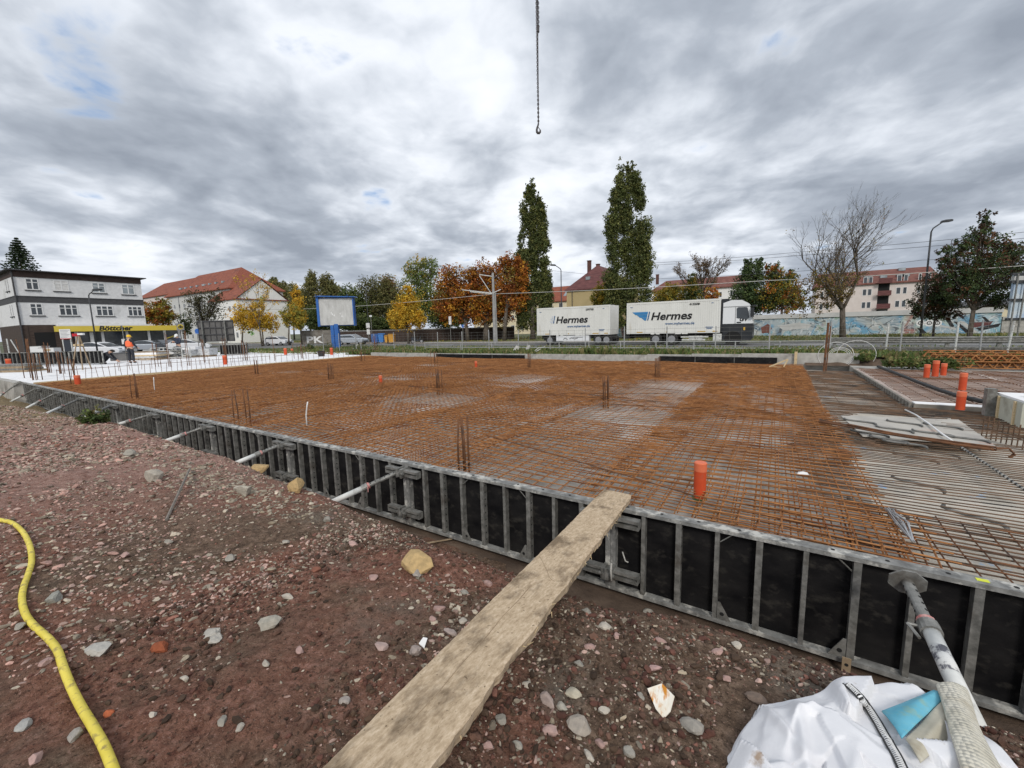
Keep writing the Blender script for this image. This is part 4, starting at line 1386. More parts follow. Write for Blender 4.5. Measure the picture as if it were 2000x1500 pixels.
    patch('beige_flap', [(1767, 1457), (1848, 1372), (1862, 1430), (1806, 1506)], mg, (0.028, 0.03), seed=5)
    # woven lifting strap
    ms = mat('woven_strap', (0.50, 0.47, 0.38), (0.64, 0.61, 0.52), scale=9, rough=0.85, c3=(0.36, 0.31, 0.22), c3scale=4)
    t = ms.node_tree; pb = t.nodes['Principled BSDF']
    tc = N(t, 'ShaderNodeTexCoord'); vo = N(t, 'ShaderNodeTexVoronoi'); vo.inputs['Scale'].default_value = 62; vo.inputs['Randomness'].default_value = 0.25
    t.links.new(tc.outputs['Object'], vo.inputs['Vector'])
    bp = N(t, 'ShaderNodeBump'); bp.inputs['Strength'].default_value = 0.9; bp.inputs['Distance'].default_value = 0.012; bp.invert = True
    t.links.new(vo.outputs['Distance'], bp.inputs['Height']); t.links.new(bp.outputs[0], pb.inputs['Normal'])
    ls = [(1823, 1351), (1838, 1372), (1848, 1402), (1853, 1440), (1860, 1480), (1868, 1520), (1880, 1575)]
    rs = [(1888, 1362), (1902, 1384), (1910, 1412), (1916, 1442), (1926, 1478), (1942, 1515), (1970, 1570)]
    Vs = []
    nc = 8
    KL = np.array([on(q[0], q[1], 0.045) for q in ls]); KR = np.array([on(q[0], q[1], 0.045) for q in rs])
    for A_ in (KL, KR):
        for _ in range(3): A_[1:-1] = (A_[:-2] + 2 * A_[1:-1] + A_[2:]) / 4
    for q in range(len(ls)):
        for k_ in range(nc + 1):
            u = k_ / nc; Vs.append(Vector(KL[q] * (1 - u) + KR[q] * u + np.array([0, 0, 0.02 * math.sin(PI * u)])))
    top = list(Vs); nn = len(top); s_ = nc + 1
    Vs = top + [p - Vector((0, 0.004, 0.012)) for p in top]; Fp = []
    nl = len(ls) - 1
    for j in range(nl):
        for i in range(nc):
            a = j * s_ + i; Fp += [(a, a + 1, a + 1 + s_, a + s_), (nn + a, nn + a + s_, nn + a + s_ + 1, nn + a + 1)]
        Fp += [(j * s_, (j + 1) * s_, nn + (j + 1) * s_, nn + j * s_), (j * s_ + nc, nn + j * s_ + nc, nn + (j + 1) * s_ + nc, (j + 1) * s_ + nc)]
    for i in range(nc):
        Fp += [(i, nn + i, nn + i + 1, i + 1), (nl * s_ + i, nl * s_ + i + 1, nn + nl * s_ + i + 1, nn + nl * s_ + i)]
    so = np_obj('strap', np.array([tuple(p) for p in Vs]), Fp, ms, e, smooth=True)
    md = so.modifiers.new('sub', 'SUBSURF'); md.levels = md.render_levels = 2


make_sack()

# ================================================================ stones
ico = None


def ico_base(sub):
    bm = bmesh.new(); bmesh.ops.create_icosphere(bm, subdivisions=sub, radius=1.0)
    v = np.array([tuple(x.co) for x in bm.verts]); f = np.array([[q.index for q in p.verts] for p in bm.faces]); bm.free()
    return v, f


I1 = ico_base(1); I2 = ico_base(2)
STONE_COL = np.array([(0.44, 0.31, 0.26), (0.50, 0.35, 0.30), (0.33, 0.29, 0.23), (0.45, 0.39, 0.31), (0.26, 0.22, 0.17), (0.20, 0.11, 0.08), (0.29, 0.14, 0.105), (0.52, 0.46, 0.37), (0.37, 0.31, 0.23), (0.14, 0.095, 0.065)])


def stones(name, xy, size, r, base, pal, m, sink=0.34, flat=0.62):
    v, f = base; n = len(xy)
    jit = r.uniform(0.70, 1.18, size=(n, len(v), 1))
    sc = np.stack([r.uniform(0.75, 1.9, n), r.uniform(0.55, 1.15, n), r.uniform(flat * 0.55, flat * 1.3, n)], 1)
    P = v[None] * jit
    if base is I2:   # angular: clip by random planes
        for _ in range(10):
            nn = r.normal(size=(n, 3)); nn /= np.linalg.norm(nn, axis=1)[:, None]
            d = np.einsum('nij,nj->ni', P, nn); lim = r.uniform(0.34, 0.72, size=(n, 1))
            P = P - np.clip(d - lim, 0, None)[..., None] * nn[:, None, :]
    P = P * sc[:, None, :] * size[:, None, None]
    yaw = r.uniform(0, 2 * PI, n); c, s = np.cos(yaw), np.sin(yaw)
    tilt = r.normal(0, 0.28, n); ct, st = np.cos(tilt), np.sin(tilt)
    Y2 = P[..., 1] * ct[:, None] - P[..., 2] * st[:, None]; Z2 = P[..., 1] * st[:, None] + P[..., 2] * ct[:, None]
    X3 = P[..., 0] * c[:, None] - Y2 * s[:, None]; Y3 = P[..., 0] * s[:, None] + Y2 * c[:, None]
    z0 = dirt_z(xy[:, 0], xy[:, 1])
    zmin = Z2.min(1)
    V = np.stack([X3 + xy[:, :1], Y3 + xy[:, 1:], Z2 + (z0 - zmin - sink * size)[:, None]], 2)
    Fc = (f[None] + (np.arange(n) * len(v))[:, None, None]).reshape(-1, 3)
    col = pal[r.integers(0, len(pal), n)] * r.uniform(0.5, 1.15, size=(n, 1))
    tint = np.repeat(col, len(v), axis=0)
    return np_obj(name, V.reshape(-1, 3), Fc, m, tint=np.clip(tint, 0, 1))


M['stone'] = mat('stone', (0.78, 0.78, 0.78), (1.15, 1.12, 1.08), scale=28, rough=0.9, tint=True, bump=0.4, bscale=70, spec=0.25)


def scatter(n, x0, x1, y0, y1, r, clump=0.6, sc=1.1, tmax=0.25):
    out = []
    while sum(len(o) for o in out) < n:
        x = r.uniform(x0, x1, n); y = r.uniform(y0, y1, n)
        yr = np.interp(x, RX, RY)
        d = vnoise(x * sc, y * sc, 12) + 0.5 * vnoise(x * sc * 3, y * sc * 3, 13) + 0.5
        keep = (r.uniform(0, 1, n) < np.clip(d * 1.5 - clump * 0.5, 0.05, 1)) & (y < yr + tmax)
        keep &= ~((x > -0.12) & (x < 0.95) & (y > 1.0) & (y < 1.92))
        out.append(np.stack([x, y], 1)[keep])
    return np.concatenate(out)[:n]


r_ = np.random.default_rng(11)
parts = [
    (9000, (-2.9, 1.5, 0.35, 2.9), (0.0028, 0.008), I1, 0.9), (900, (-2.9, 1.5, 0.45, 2.9), (0.007, 0.021), I2, 0.7), (9000, (-8, -2.6, 0.2, 3.2), (0.006, 0.015), I1, 0.5),
    (1500, (-8, -2.6, 0.2, 2.9), (0.010, 0.030), I2, 0.8), (9000, (-19, -7, 0.2, 3.1), (0.010, 0.026), I1, 0.4), (900, (-14, -5, 0.6, 2.7), (0.016, 0.045), I2, 0.7)]
heaps = [(700, -5.6, 2.02, .75, .22, (0.010, 0.034), 0), (420, -4.1, 2.05, .38, .16, (0.008, 0.030), 0), (260, -1.62, 1.72, .20, .16, (0.008, 0.022), 1), (240, -2.55, 2.15, .28, .10, (0.006, 0.018), 1), (420, -0.1, 2.02, .50, .10, (0.005, 0.016), 1), (160, -1.0, 1.5, .25, .2, (.006, .018), 1)]
allV = []; allF = []; allT = []
for q, (n, reg, (s0, s1), base, cl) in enumerate(parts + [(h[0], h, h[5], I2, 0) for h in heaps]):
    if q < len(parts): xy = scatter(n, *reg, r_, clump=cl, tmax=0.9 if base is I1 else -0.02)
    else: xy = np.stack([r_.normal(reg[1], reg[3], n), r_.normal(reg[2], reg[4], n)], 1)
    sz = s0 + (s1 - s0) * r_.uniform(0, 1, n) ** 2.2
    pal = STONE_COL[[2, 3, 4, 7, 8, 8, 2]] if q >= len(parts) and reg[6] == 0 else STONE_COL if q not in (4, 5, 2, 3) else np.concatenate([STONE_COL, STONE_COL[:2] * 1.05, STONE_COL[[1, 1]] * np.array([1.12, 1.0, .98])])
    o = stones('tmp', xy, sz, r_, base, pal, M['stone'])
    me = o.data; n_v = len(me.vertices)
    v = np.empty(n_v * 3, np.float32); me.vertices.foreach_get('co', v)
    t = np.empty(n_v * 4, np.float32); me.attributes['tint'].data.foreach_get('color', t)
    f = np.empty(len(me.polygons) * 3, np.int32); me.loops.foreach_get('vertex_index', f)
    allF.append(f.reshape(-1, 3) + sum(len(a) for a in allV)); allV.append(v.reshape(-1, 3)); allT.append(t.reshape(-1, 4)[:, :3])
    bpy.data.objects.remove(o); bpy.data.meshes.remove(me)
tag(np_obj('gravel', np.concatenate(allV), np.concatenate(allF), M['stone'], tint=np.concatenate(allT)), kind='stuff')

# clods of earth
xy = scatter(9000, -2.9, 1.5, 0.35, 3.0, r_, clump=0.2, tmax=0.9)
o = stones('earth_clods', xy, 0.004 + 0.013 * r_.uniform(0, 1, len(xy)) ** 2.5, r_, I1, np.array([(0.10, 0.064, 0.043), (0.13, 0.060, 0.045), (0.08, 0.052, 0.036), (0.16, 0.09, 0.065)]), M['stone'], sink=0.4, flat=0.85)
tag(o, kind='stuff')


# single rocks one can point at
def rock(px, py, wpx, col, label, cat='rock', group=None, base=I2, flat=0.6, seed=None, name='rock', sc=None):
    p = on_dirt(px, py)
    dep = -(ROT.T @ (p - EYEP))[2]
    s = wpx * dep / F * 0.5
    r = np.random.default_rng(seed if seed is not None else int(px * 7 + py))
    v, f = base
    P = v * r.uniform(0.85, 1.1, size=(len(v), 1))
    for _ in range(9):
        nn = r.normal(size=3); nn /= np.linalg.norm(nn); d = P @ nn
        P = P - np.clip(d - r.uniform(0.45, 0.8), 0, None)[:, None] * nn
    P = P * np.array([1.15, 0.8, flat]) * s
    yaw = r.uniform(-0.5, 0.5)
    c, q = math.cos(yaw), math.sin(yaw)
    P = np.stack([P[:, 0] * c - P[:, 1] * q, P[:, 0] * q + P[:, 1] * c, P[:, 2]], 1)
    z0 = float(dirt_z(p[0], p[1]))
    P[:, 2] -= P[:, 2].min() + 0.18 * s
    o = np_obj(name, P, f, M['stone'], tint=np.tile(np.array(col), (len(v), 1)))
    o.location = (float(p[0]), float(p[1]), z0)
    tag(o, label, cat, group)
    return o


GREY = (0.33, 0.31, 0.27); PINK = (0.43, 0.29, 0.26); PALE = (0.46, 0.42, 0.36)
rock(530, 1226, 46, (0.36, 0.34, 0.29), 'flat grey rock alone on bare dirt left of the plank')
rock(1136, 1427, 52, (0.36, 0.32, 0.275), 'largest grey-beige rock right of the plank near the bottom')
rock(1120, 1357, 34, (0.47, 0.43, 0.34), 'cream rounded rock above the largest rock right of the plank')
rock(1352, 1425, 46, (0.30, 0.28, 0.25), 'grey wedge of rock just below the rust-stained scrap')
rock(1072, 1375, 36, (0.35, 0.28, 0.25), 'pinkish rock left of the cream rounded rock')
rock(1095, 1385, 24, (0.38, 0.36, 0.31), 'small grey rock touching the pinkish rock right of the plank')
rock(1072, 1430, 32, (0.42, 0.29, 0.26), 'pink rock left of the largest rock right of the plank')
rock(316, 1268, 40, (0.28, 0.085, 0.04), 'rusty red brick lump between hose and plank', cat='brick lump')
rock(213, 1394, 24, (0.50, 0.14, 0.06), 'small bright orange brick chip close to the hose', cat='brick chip')
rock(618, 1119, 22, (0.22, 0.095, 0.065), 'small dark red brick chip left of the sandstone block', cat='brick chip')
rock(300, 940, 40, (0.36, 0.33, 0.28), 'big grey boulder in the rubble strip in front of the third prop', flat=0.75)
rock(190, 1272, 52, (0.42, 0.41, 0.38), 'long pale grey slab of rock right of the hose', flat=0.35)
rock(110, 1174, 38, (0.30, 0.30, 0.27), 'grey rock just right of the hose bend')
rock(150, 1437, 34, (0.33, 0.31, 0.28), 'grey rock left of the hose near the bottom edge')
rock(49, 1423, 36, (0.37, 0.365, 0.345), 'grey flat stone at the lower left, left of the hose', flat=0.4)
rock(412, 1243, 40, (0.42, 0.40, 0.36), 'pair-like flat pale stone, upper one left of the grey rock', flat=0.4)
rock(418, 1252, 34, (0.42, 0.40, 0.36), 'lower flat pale stone under its twin left of the grey rock', flat=0.4)
rock(475, 968, 40, (0.40, 0.37, 0.31), 'pale angular boulder in the rubble near the second prop', flat=0.7)
rock(255, 891, 30, (0.31, 0.29, 0.25), 'small grey boulder on the rubble crest left of the big one')
rock(672, 1371, 26, (0.36, 0.32, 0.29), 'grey stone alone left of the plank near the bottom')
rock(880, 1240, 28, (0.40, 0.33, 0.30), 'pinkish stone tight against the left side of the plank')
rock(745, 1268, 30, (0.44, 0.33, 0.30), 'long pink stone in the stone group left of the plank', flat=0.45)
rock(810, 1275, 34, (0.36, 0.30, 0.27), 'biggest brownish stone in the group left of the plank')
rock(1280, 1305, 26, (0.45, 0.30, 0.28), 'pink stone right of the plank above the rust-stained scrap')
rock(1478, 1375, 40, (0.20, 0.15, 0.12), 'dark brown stone leaning against the left side of the white sack')
for k, (px, py, w_, c) in enumerate(((60, 1070, 18, PINK), (245, 1090, 22, PINK), (330, 1063, 20, GREY), (450, 1095, 26, GREY), (562, 1168, 24, PALE), (520, 1300, 20, PALE), (435, 1412, 24, GREY), (470, 1430, 24, PALE),
                                     (585, 1275, 20, PINK), (690, 1065, 20, PINK), (640, 1020, 22, GREY), (560, 1060, 20, PALE), (730, 1130, 22, PINK), (955, 1140, 22, PINK), (860, 1195, 26, PINK), (905, 1215, 22, PALE),
                                     (845, 1215, 20, PINK), (905, 1160, 20, GREY), (1180, 1225, 26, PALE), (1145, 1195, 22, GREY), (1205, 1245, 22, PINK), (1265, 1200, 24, GREY), (1150, 1265, 22, PINK), (1250, 1360, 20, GREY),
                                     (1290, 1255, 20, PINK), (1400, 1275, 24, PINK), (1440, 1265, 20, PALE), (1180, 1390, 24, PALE), (1170, 1450, 24, PINK), (1230, 1475, 28, GREY), (1150, 1480, 26, PALE), (1030, 1340, 22, PALE),
                                     (980, 1410, 26, GREY), (955, 1460, 26, PINK), (1010, 1455, 22, GREY), (1420, 1330, 22, PINK), (1130, 1300, 22, GREY), (90, 1300, 26, PINK), (70, 1490, 30, PINK), (300, 1400, 18, PALE), (360, 1330, 18, PALE), (40, 1230, 24, GREY))):
    nm = {PINK: 'pink', GREY: 'grey', PALE: 'pale beige'}[c]
    rock(px, py, w_, tuple(np.array(c) * rng.uniform(0.85, 1.1)), f'fist-sized {nm} stone lying loose on the brown dirt', 'stone', f'loose {nm} stones on the dirt', name='loose_stone')


SAND = (0.47, 0.335, 0.165)
rock(808, 1108, 82, SAND, 'yellow sandstone block on the dirt crest left of the plank', 'stone block', flat=.55, seed=17, name='sandstone_block')
rock(582, 960, 42, SAND, 'yellow sandstone block at the trench below the second prop', 'stone block', flat=.9, seed=11, name='sandstone_block')
rock(508, 922, 46, (0.44, 0.31, 0.155), 'long yellow sandstone block at the trench edge by the second prop', 'stone block', flat=.6, seed=8, name='sandstone_block')
rock(815, 1122, 26, (0.34, 0.31, 0.28), 'grey stone propped against the yellow sandstone block')

# rust-stained scrap and little litter
M['scrap'] = mat('rust_stained_scrap', (0.78, 0.76, 0.70), (0.70, 0.62, 0.48), scale=10, rough=0.6, c3=(0.55, 0.22, 0.02), c3scale=11, c3lo=0.50, c3hi=0.60, stretch=(3, 1, 1))
p = on_dirt(1292, 1382)
b = MB(); q = [(-.055, .03), (.0, .062), (.05, .02), (.035, -.03), (.01, -.055), (-.02, -.03)]
b.prism(q, 0, 0.003, lambda a, c, w: (a, c, w + 0.3 * c + 0.15 * abs(a)))
o = b.build('scrap_piece', M['scrap']); o.location = (float(p[0]), float(p[1]), float(p[2]) + 0.025); o.rotation_euler = (0.15, -0.2, 0.1)
tag(o, 'white scrap with orange rust stains on the dirt left of the sack', 'scrap')
p = on_dirt(827, 1262); b = MB(); b.prism([(-.02, -.01), (.02, -.015), (.015, .015), (-.01, .012)], 0, 0.004, lambda a, c, w: (a, c, w + c))
o = b.build('plastic_chip', M['white_paint']); o.location = (float(p[0]), float(p[1]), float(p[2]) + 0.02)
tag(o, 'tiny white plastic chip among the stones left of the plank', 'litter')
p = on_dirt(325, 1018); q2 = on_dirt(372, 925)
b = MB(); b.tube([p + np.array([0, 0, .01]), (p + q2) / 2 + np.array([0.05, 0, .08]), q2 + np.array([0, 0, .06])], 0.012, 5)
tag(b.build('twig', M['bark_pale']), 'thin dry twig lying in the rubble in front of the third prop', 'twig')

# ================================================================ buildings
def atx(px, py, x):
    d = ray(px, py); return EYEP + d * (x / d[0])


def frame_y(x, y0, sgn=1):
    """plane x = const; u runs along +Y from y0, v is height, d is out of the wall (towards +X when sgn=1)"""
    return lambda u, d, v: (x + sgn * d, y0 + u, v)


def frame_x(x0, y):
    """plane y = const facing the camera; u along +X from x0, d towards the camera, v height"""
    return lambda u, d, v: (x0 + u, y - d, v)


def text_mesh(s, size, name, mt, parent, fr, u, v, d=0.012, shear=0.0, bold=0.0, ext=0.006, sx=1.0, align='LEFT'):
    cu = bpy.data.curves.new('t', 'FONT'); cu.body = s; cu.size = size; cu.shear = shear; cu.offset = bold; cu.extrude = ext; cu.align_x = align
    cu.resolution_u = 4
    ob = bpy.data.objects.new('t', cu); COL.objects.link(ob)
    dg = bpy.context.evaluated_depsgraph_get(); me = bpy.data.meshes.new_from_object(ob.evaluated_get(dg))
    bpy.data.objects.remove(ob)
    for vt in me.vertices:
        x, y, z = vt.co
        vt.co = fr(u + x * sx, d + z, v + y)
    me.name = name; me.materials.clear(); me.materials.append(mt)
    return link(bpy.data.objects.new(name, me), parent)


M['frame_white'] = mat('white_window_frame', (0.72, 0.72, 0.71), rough=0.5)
M['curtain'] = mat('curtain', (0.55, 0.54, 0.52), (0.70, 0.69, 0.67), scale=4, rough=0.9)


def window(parent, fr, u0, u1, v0, v1, cols=2, transom=True, sill=None, fw=0.07, pane=None, frame=None, d=0.035):
    fm = frame or M['frame_white']
    b = MB()
    B_ = lambda a, c, e, g_: b.box(a, c, 0.002, d, e, g_, fr=lambda x, y, z: fr(x, y, z))
    B_(u0, u1, v0, v0 + fw); B_(u0, u1, v1 - fw, v1); B_(u0, u0 + fw, v0 + fw, v1 - fw); B_(u1 - fw, u1, v0 + fw, v1 - fw)
    for k in range(1, cols):
        c = u0 + (u1 - u0) * k / cols; B_(c - fw * .55, c + fw * .55, v0 + fw, v1 - fw)
    if transom:
        t = v0 + (v1 - v0) * 0.66
        for k in range(cols):
            a = u0 + (u1 - u0) * k / cols + fw * .6; c = u0 + (u1 - u0) * (k + 1) / cols - fw * .6
            B_(a, c, t - fw * .35, t + fw * .35)
    o = b.build('window', fm, parent)
    b = MB(); b.box(u0 + fw * .5, u1 - fw * .5, 0.001, 0.012, v0 + fw * .5, v1 - fw * .5, fr=lambda x, y, z: fr(x, y, z))
    b.build('pane', pane or M['glass'], o)
    if sill:
        b = MB(); b.box(u0 - 0.12, u1 + 0.12, 0.002, 0.12, v0 - 0.10, v0 - 0.005, fr=lambda x, y, z: fr(x, y, z)); b.build('sill', sill, o)
    return o


M['render_white'] = mat('white_render', (0.62, 0.62, 0.62), (0.72, 0.72, 0.715), scale=3, rough=0.9, c3=(0.52, 0.52, 0.51), c3scale=0.5)
M['slate_band'] = mat('dark_slate_cladding', (0.045, 0.045, 0.048), (0.09, 0.088, 0.09), scale=3, rough=0.8, stretch=(1, 1, 6))
M['brown_fascia'] = mat('dark_brown_cladding', (0.035, 0.022, 0.018), (0.085, 0.055, 0.045), scale=2, rough=0.8, stretch=(1, 1, 8))
M['brown_brick'] = mat('dark_brown_brick', (0.040, 0.028, 0.022), (0.085, 0.060, 0.048), scale=2, rough=0.9, stretch=(1, 1, 7))
M['sign_yellow'] = mat('yellow_sign', (0.66, 0.50, 0.06), (0.72, 0.56, 0.09), scale=0.6, rough=0.5)
M['shop_glass'] = glass_mat('shop_glass', (0.035, 0.038, 0.04))

bx, by = -71.5, 10.75
fb = frame_y(bx, by)
e = empty('shop_building', 'white three storey building with dark bands and yellow shop sign at the far left', 'building', (bx, by, 0))
off = np.array([bx, by, 0.0])


def LF(fr, o=off):
    return lambda u, d, v: tuple(np.array(fr(u, d, v)) - o)


fL = LF(fb); FW = 11.1
b = MB()
b.box(0, FW, -12, 0, 3.35, 5.88, fr=fL); b.box(0, FW, -12, 0.0, 6.58, 8.64, fr=fL)
b.build('wall', M['render_white'], e)
b = MB(); b.box(-.02, FW + .02, -12, 0.05, 5.88, 6.58, fr=fL); b.box(-0.05, FW + .05, -12, 0.10, 6.50, 6.585, fr=fL); b.build('cladding_band', M['slate_band'], e)
b = MB(); b.box(-.03, FW + .03, -12, 0.06, 8.64, 9.32, fr=fL); b.build('fascia', M['brown_fascia'], e)
b = MB(); b.box(-0.45, FW + .5, -12.4, 0.55, 9.32, 9.42, fr=fL); b.box(3, 4, -4, -3, 9.42, 9.75, fr=fL); b.build('roof', M['slate_band'], e)
b = MB(); b.box(0, FW, -12, -0.01, -0.2, 3.35, fr=fL); b.box(-0.02, 0.5, -.2, 0.03, -0.2, 3.3, fr=fL); b.build('ground_floor', M['brown_brick'], e)
b = MB(); b.box(0.9, 2.5, -0.008, 0.004, -0.1, 2.5, fr=fL); b.build('passage', M['dark_hole'], e)
b = MB(); b.bar(fL(-0.02, 0.10, 0), fL(-0.02, 0.10, 9.3), 0.07, 8); b.build('downpipe', M['slate_band'], e)
for i, (u0, u1, v0, v1, c, pn) in enumerate(((11.63, 12.67, 7.27, 8.55, 2, 'glass'), (13.83, 15.07, 7.27, 8.55, 2, 'curtain'), (17.07, 18.28, 7.25, 8.5, 2, 'glass_pale'), (19.84, 21.12, 7.2, 8.5, 2, 'glass_pale'),
                                         (11.65, 12.66, 4.42, 5.78, 2, 'glass'), (13.92, 15.52, 4.42, 5.75, 3, 'glass'), (17.11, 18.73, 4.42, 5.7, 3, 'glass'), (20.13, 21.61, 4.42, 5.7, 3, 'glass'))):
    window(e, fL, u0 - by, u1 - by, v0, v1, c, True, M['slate_band'], pane=M[pn], fw=0.10)
# end wall facing the site
fe = LF(lambda u, d, v: (bx - u, by - d, v))
for z0 in (4.4, 7.25):
    for u in (2.2, 3.3): window(e, fe, u, u + 0.5, z0, z0 + 1.35, 1, False, M['slate_band'])
# shop front with sign
b = MB(); b.box(2.7, FW - 0.002, 0.0, 0.9, 3.18, 3.34, fr=fL); b.build('canopy', M['frame_white'], e)
b = MB(); b.box(2.4, 14.1, 0.60, 0.92, 2.53, 3.175, fr=fL); sgn = b.build('sign', M['sign_yellow'], e)
text_mesh('Böttcher', 0.78, 'lettering', M['ink'], sgn, fL, 6.12, 2.62, d=0.925, shear=0.22, bold=0.028, sx=1.12)
b = MB(); b.box(14.1, 14.98, 0.55, 0.95, 2.50, 3.45, fr=fL); dbo = b.build('end_sign', M['chrome'], e)
b = MB(); b.lathe([(0.36, 0), (0.36, 0.015)], 24, fr=lambda X, Y, Z: fL(14.54 + X, 0.952 + Z, 2.98 + Y)); b.build('disc', M['sign_yellow'], dbo)
text_mesh('db', 0.56, 'lettering', M['ink'], dbo, fL, 14.54, 2.80, d=0.975, bold=0.02, align='CENTER')
b = MB(); b.box(FW + .01, 15.0, -12, -0.4, -0.2, 3.1, fr=fL); b.build('side_wing', M['brown_brick'], e)
b = MB()
for u in (4.28, 5.6, 6.6, 8.95, 11.2, 12.95, 14.6):
    w = 0.13 if u > 6 else 0.16
    b.box(u - w, u + w, 0.0, 0.12, -0.15, 2.52, fr=fL)
b.box(4.2, 14.7, 0.0, 0.1, -0.15, 0.05, fr=fL)
b.build('shop_frame', M['frame_white'], e)
b = MB()
for a, c in ((4.45, 5.43), (5.77, 6.46), (6.74, 8.81), (9.09, 11.06), (11.34, 12.81), (13.09, 14.46)):
    b.box(a, c, 0.0, 0.03, 0.06, 2.5, fr=fL)
b.build('shop_glass', M['shop_glass'], e)
b = MB(); b.box(13.1, 14.5, 0.031, 0.04, 1.35, 1.5, fr=lambda u, d, v: fL(u, d, v + 0.35 * (u - 13.1))); b.build('sticker_band', M['sign_yellow'], e)

# red roofed apartment house
M['roof_red'] = mat('red_roof_tiles', (0.19, 0.055, 0.032), (0.28, 0.088, 0.050), scale=1.2, rough=0.85, c3=(0.14, 0.045, 0.032), c3scale=0.5, stretch=(1, 1, 3))
M['roof_purple'] = mat('maroon_roof_tiles', (0.095, 0.035, 0.035), (0.16, 0.062, 0.058), scale=1, rough=0.8, stretch=(1, 1, 5))
M['roof_brown'] = mat('brown_roof_tiles', (0.13, 0.050, 0.040), (0.21, 0.090, 0.070), scale=1, rough=0.85)
M['wall_grey'] = mat('pale_grey_render', (0.50, 0.50, 0.48), (0.58, 0.58, 0.56), scale=1, rough=0.9)
M['wall_white'] = mat('bright_render', (0.76, 0.75, 0.72), (0.82, 0.81, 0.78), scale=1, rough=0.9)
M['wall_pink'] = mat('pale_pink_render', (0.60, 0.53, 0.49), (0.67, 0.60, 0.56), scale=1, rough=0.9)
M['wall_cream'] = mat('cream_render', (0.64, 0.56, 0.38), (0.70, 0.62, 0.45), scale=1, rough=0.9)
M['wall_tan'] = mat('tan_render', (0.42, 0.33, 0.17), (0.47, 0.37, 0.20), scale=0.6, rough=0.9)
M['brick_chimney'] = mat('dark_chimney', (0.09, 0.04, 0.035), (0.13, 0.06, 0.05), scale=3, rough=0.9)


def gable_roof(b, x0, x1, y0, y1, ze, zr, axis='x', ov=0.4, th=0.22, hip0=0.0, hip1=0.0):
    """ridge along axis; hips shorten the ridge at either end"""
    if axis == 'x':
        ym = (y0 + y1) / 2
        A = [(x0 - ov, y0 - ov, ze), (x1 + ov, y0 - ov, ze), (x1 + ov, y1 + ov, ze), (x0 - ov, y1 + ov, ze), (x0 - ov + hip0, ym, zr), (x1 + ov - hip1, ym, zr)]
    else:
        xm = (x0 + x1) / 2
        A = [(x1 + ov, y0 - ov, ze), (x1 + ov, y1 + ov, ze), (x0 - ov, y1 + ov, ze), (x0 - ov, y0 - ov, ze), (xm, y0 - ov + hip0, zr), (xm, y1 + ov - hip1, zr)]
    Bm = [(p[0], p[1], p[2] - th) for p in A[:4]]
    b.add(A + Bm, [(0, 1, 5, 4), (2, 3, 4, 5)] + ([(1, 2, 5)] if hip1 else []) + ([(3, 0, 4)] if hip0 else []) + [(6, 9, 8, 7), (0, 6, 7, 1), (1, 7, 8, 2), (2, 8, 9, 3), (3, 9, 6, 0)])


P1 = gp(472, 95)
Xg, Y1 = P1[0], P1[1]
Y2 = atx(566, 640, Xg)[1]; ze = atx(472, 583, Xg)[2]; zap = atx(511, 545, Xg)[2]
Xw = aty(447, 640, Y1)[0]; Xl = aty(333, 640, Y1 + 3)[0]
e = empty('apartment_house', 'large white apartment house with red tiled roofs and a broad gable behind yellow trees', 'building', (Xg, Y1, -0.1))
o_ = np.array(e.location)
T = lambda x, y, z: (x - o_[0], y - o_[1], z - o_[2])
b = MB()
b.box(Xw - 5.5, Xg, Y1, Y2, -0.2, ze, fr=T)
ym = (Y1 + Y2) / 2
b.build('wing_wall', M['wall_white'], e)
b = MB(); b.add([T(Xg + .003, Y1 + .05, ze), T(Xg + .003, Y2 - .05, ze), T(Xg + .003, ym, zap - .25), T(Xg - .3, Y1 + .05, ze), T(Xg - .3, Y2 - .05, ze), T(Xg - .3, ym, zap - .25)], [(0, 1, 2), (5, 4, 3), (0, 2, 5, 3), (1, 4, 5, 2), (0, 3, 4, 1)])
b.build('gable', M['wall_white'], e)
Xm = aty(448, 562, Y1 + 3)[0]; zem = aty(448, 562, Y1 + 3)[2]; D = 13.0
zrm = aty(471, 522, Y1 + 3 + D / 2)[2]
b = MB(); b.box(Xl, Xm, Y1 + 3, Y1 + 3 + D, -0.2, zem, fr=T); b.build('main_wall', M['wall_grey'], e)
b = MB(); gable_roof(b, Xw - 8, Xg, Y1, Y2, ze + .02, zap, 'x', 0.3)
b.v = [T(*p) for p in b.v]; wr = b.build('wing_roof', M['roof_red'], e)
b = MB(); gable_roof(b, Xl, Xm, Y1 + 3, Y1 + 3 + D, zem + .02, zrm, 'x', 0.5, hip0=6, hip1=7.2)
b.v = [T(*p) for p in b.v]; mr_ = b.build('main_roof', M['roof_red'], e)
for k in range(8):
    b = MB(); x = Xl + 5 + k * 3.6; t = 0.30; yy = Y1 + 3 - .5 + (D / 2 + .5) * t; zz = zem + (zrm - zem) * t
    b.box(x, x + (1.5 if k % 4 == 0 else 0.8), yy - .2, yy + .6, zz - .05, zz + .42, fr=T); b.build('skylight', M['glass_pale'], mr_)
fr_ = lambda u, d, v: T(Xl + u, Y1 + 3 - d, v)
W_ = Xm - Xl
n = int((W_ - 6) / 3.1)
for k in range(n):
    for z0 in (1.0, 3.9, 6.8, 9.4):
        if z0 + 1.2 < zem: window(e, fr_, 1.2 + k * 3.1, 2.3 + k * 3.1, z0, z0 + 1.25, 2, False)
fr2 = lambda u, d, v: T(Xw + u, Y1 - d, v)
for z0 in (1.0, 4.2, 7.0):
    for u in (1.0, 3.2): window(e, fr2, u, u + 1.0, z0, z0 + 1.3, 2, False)
b = MB()
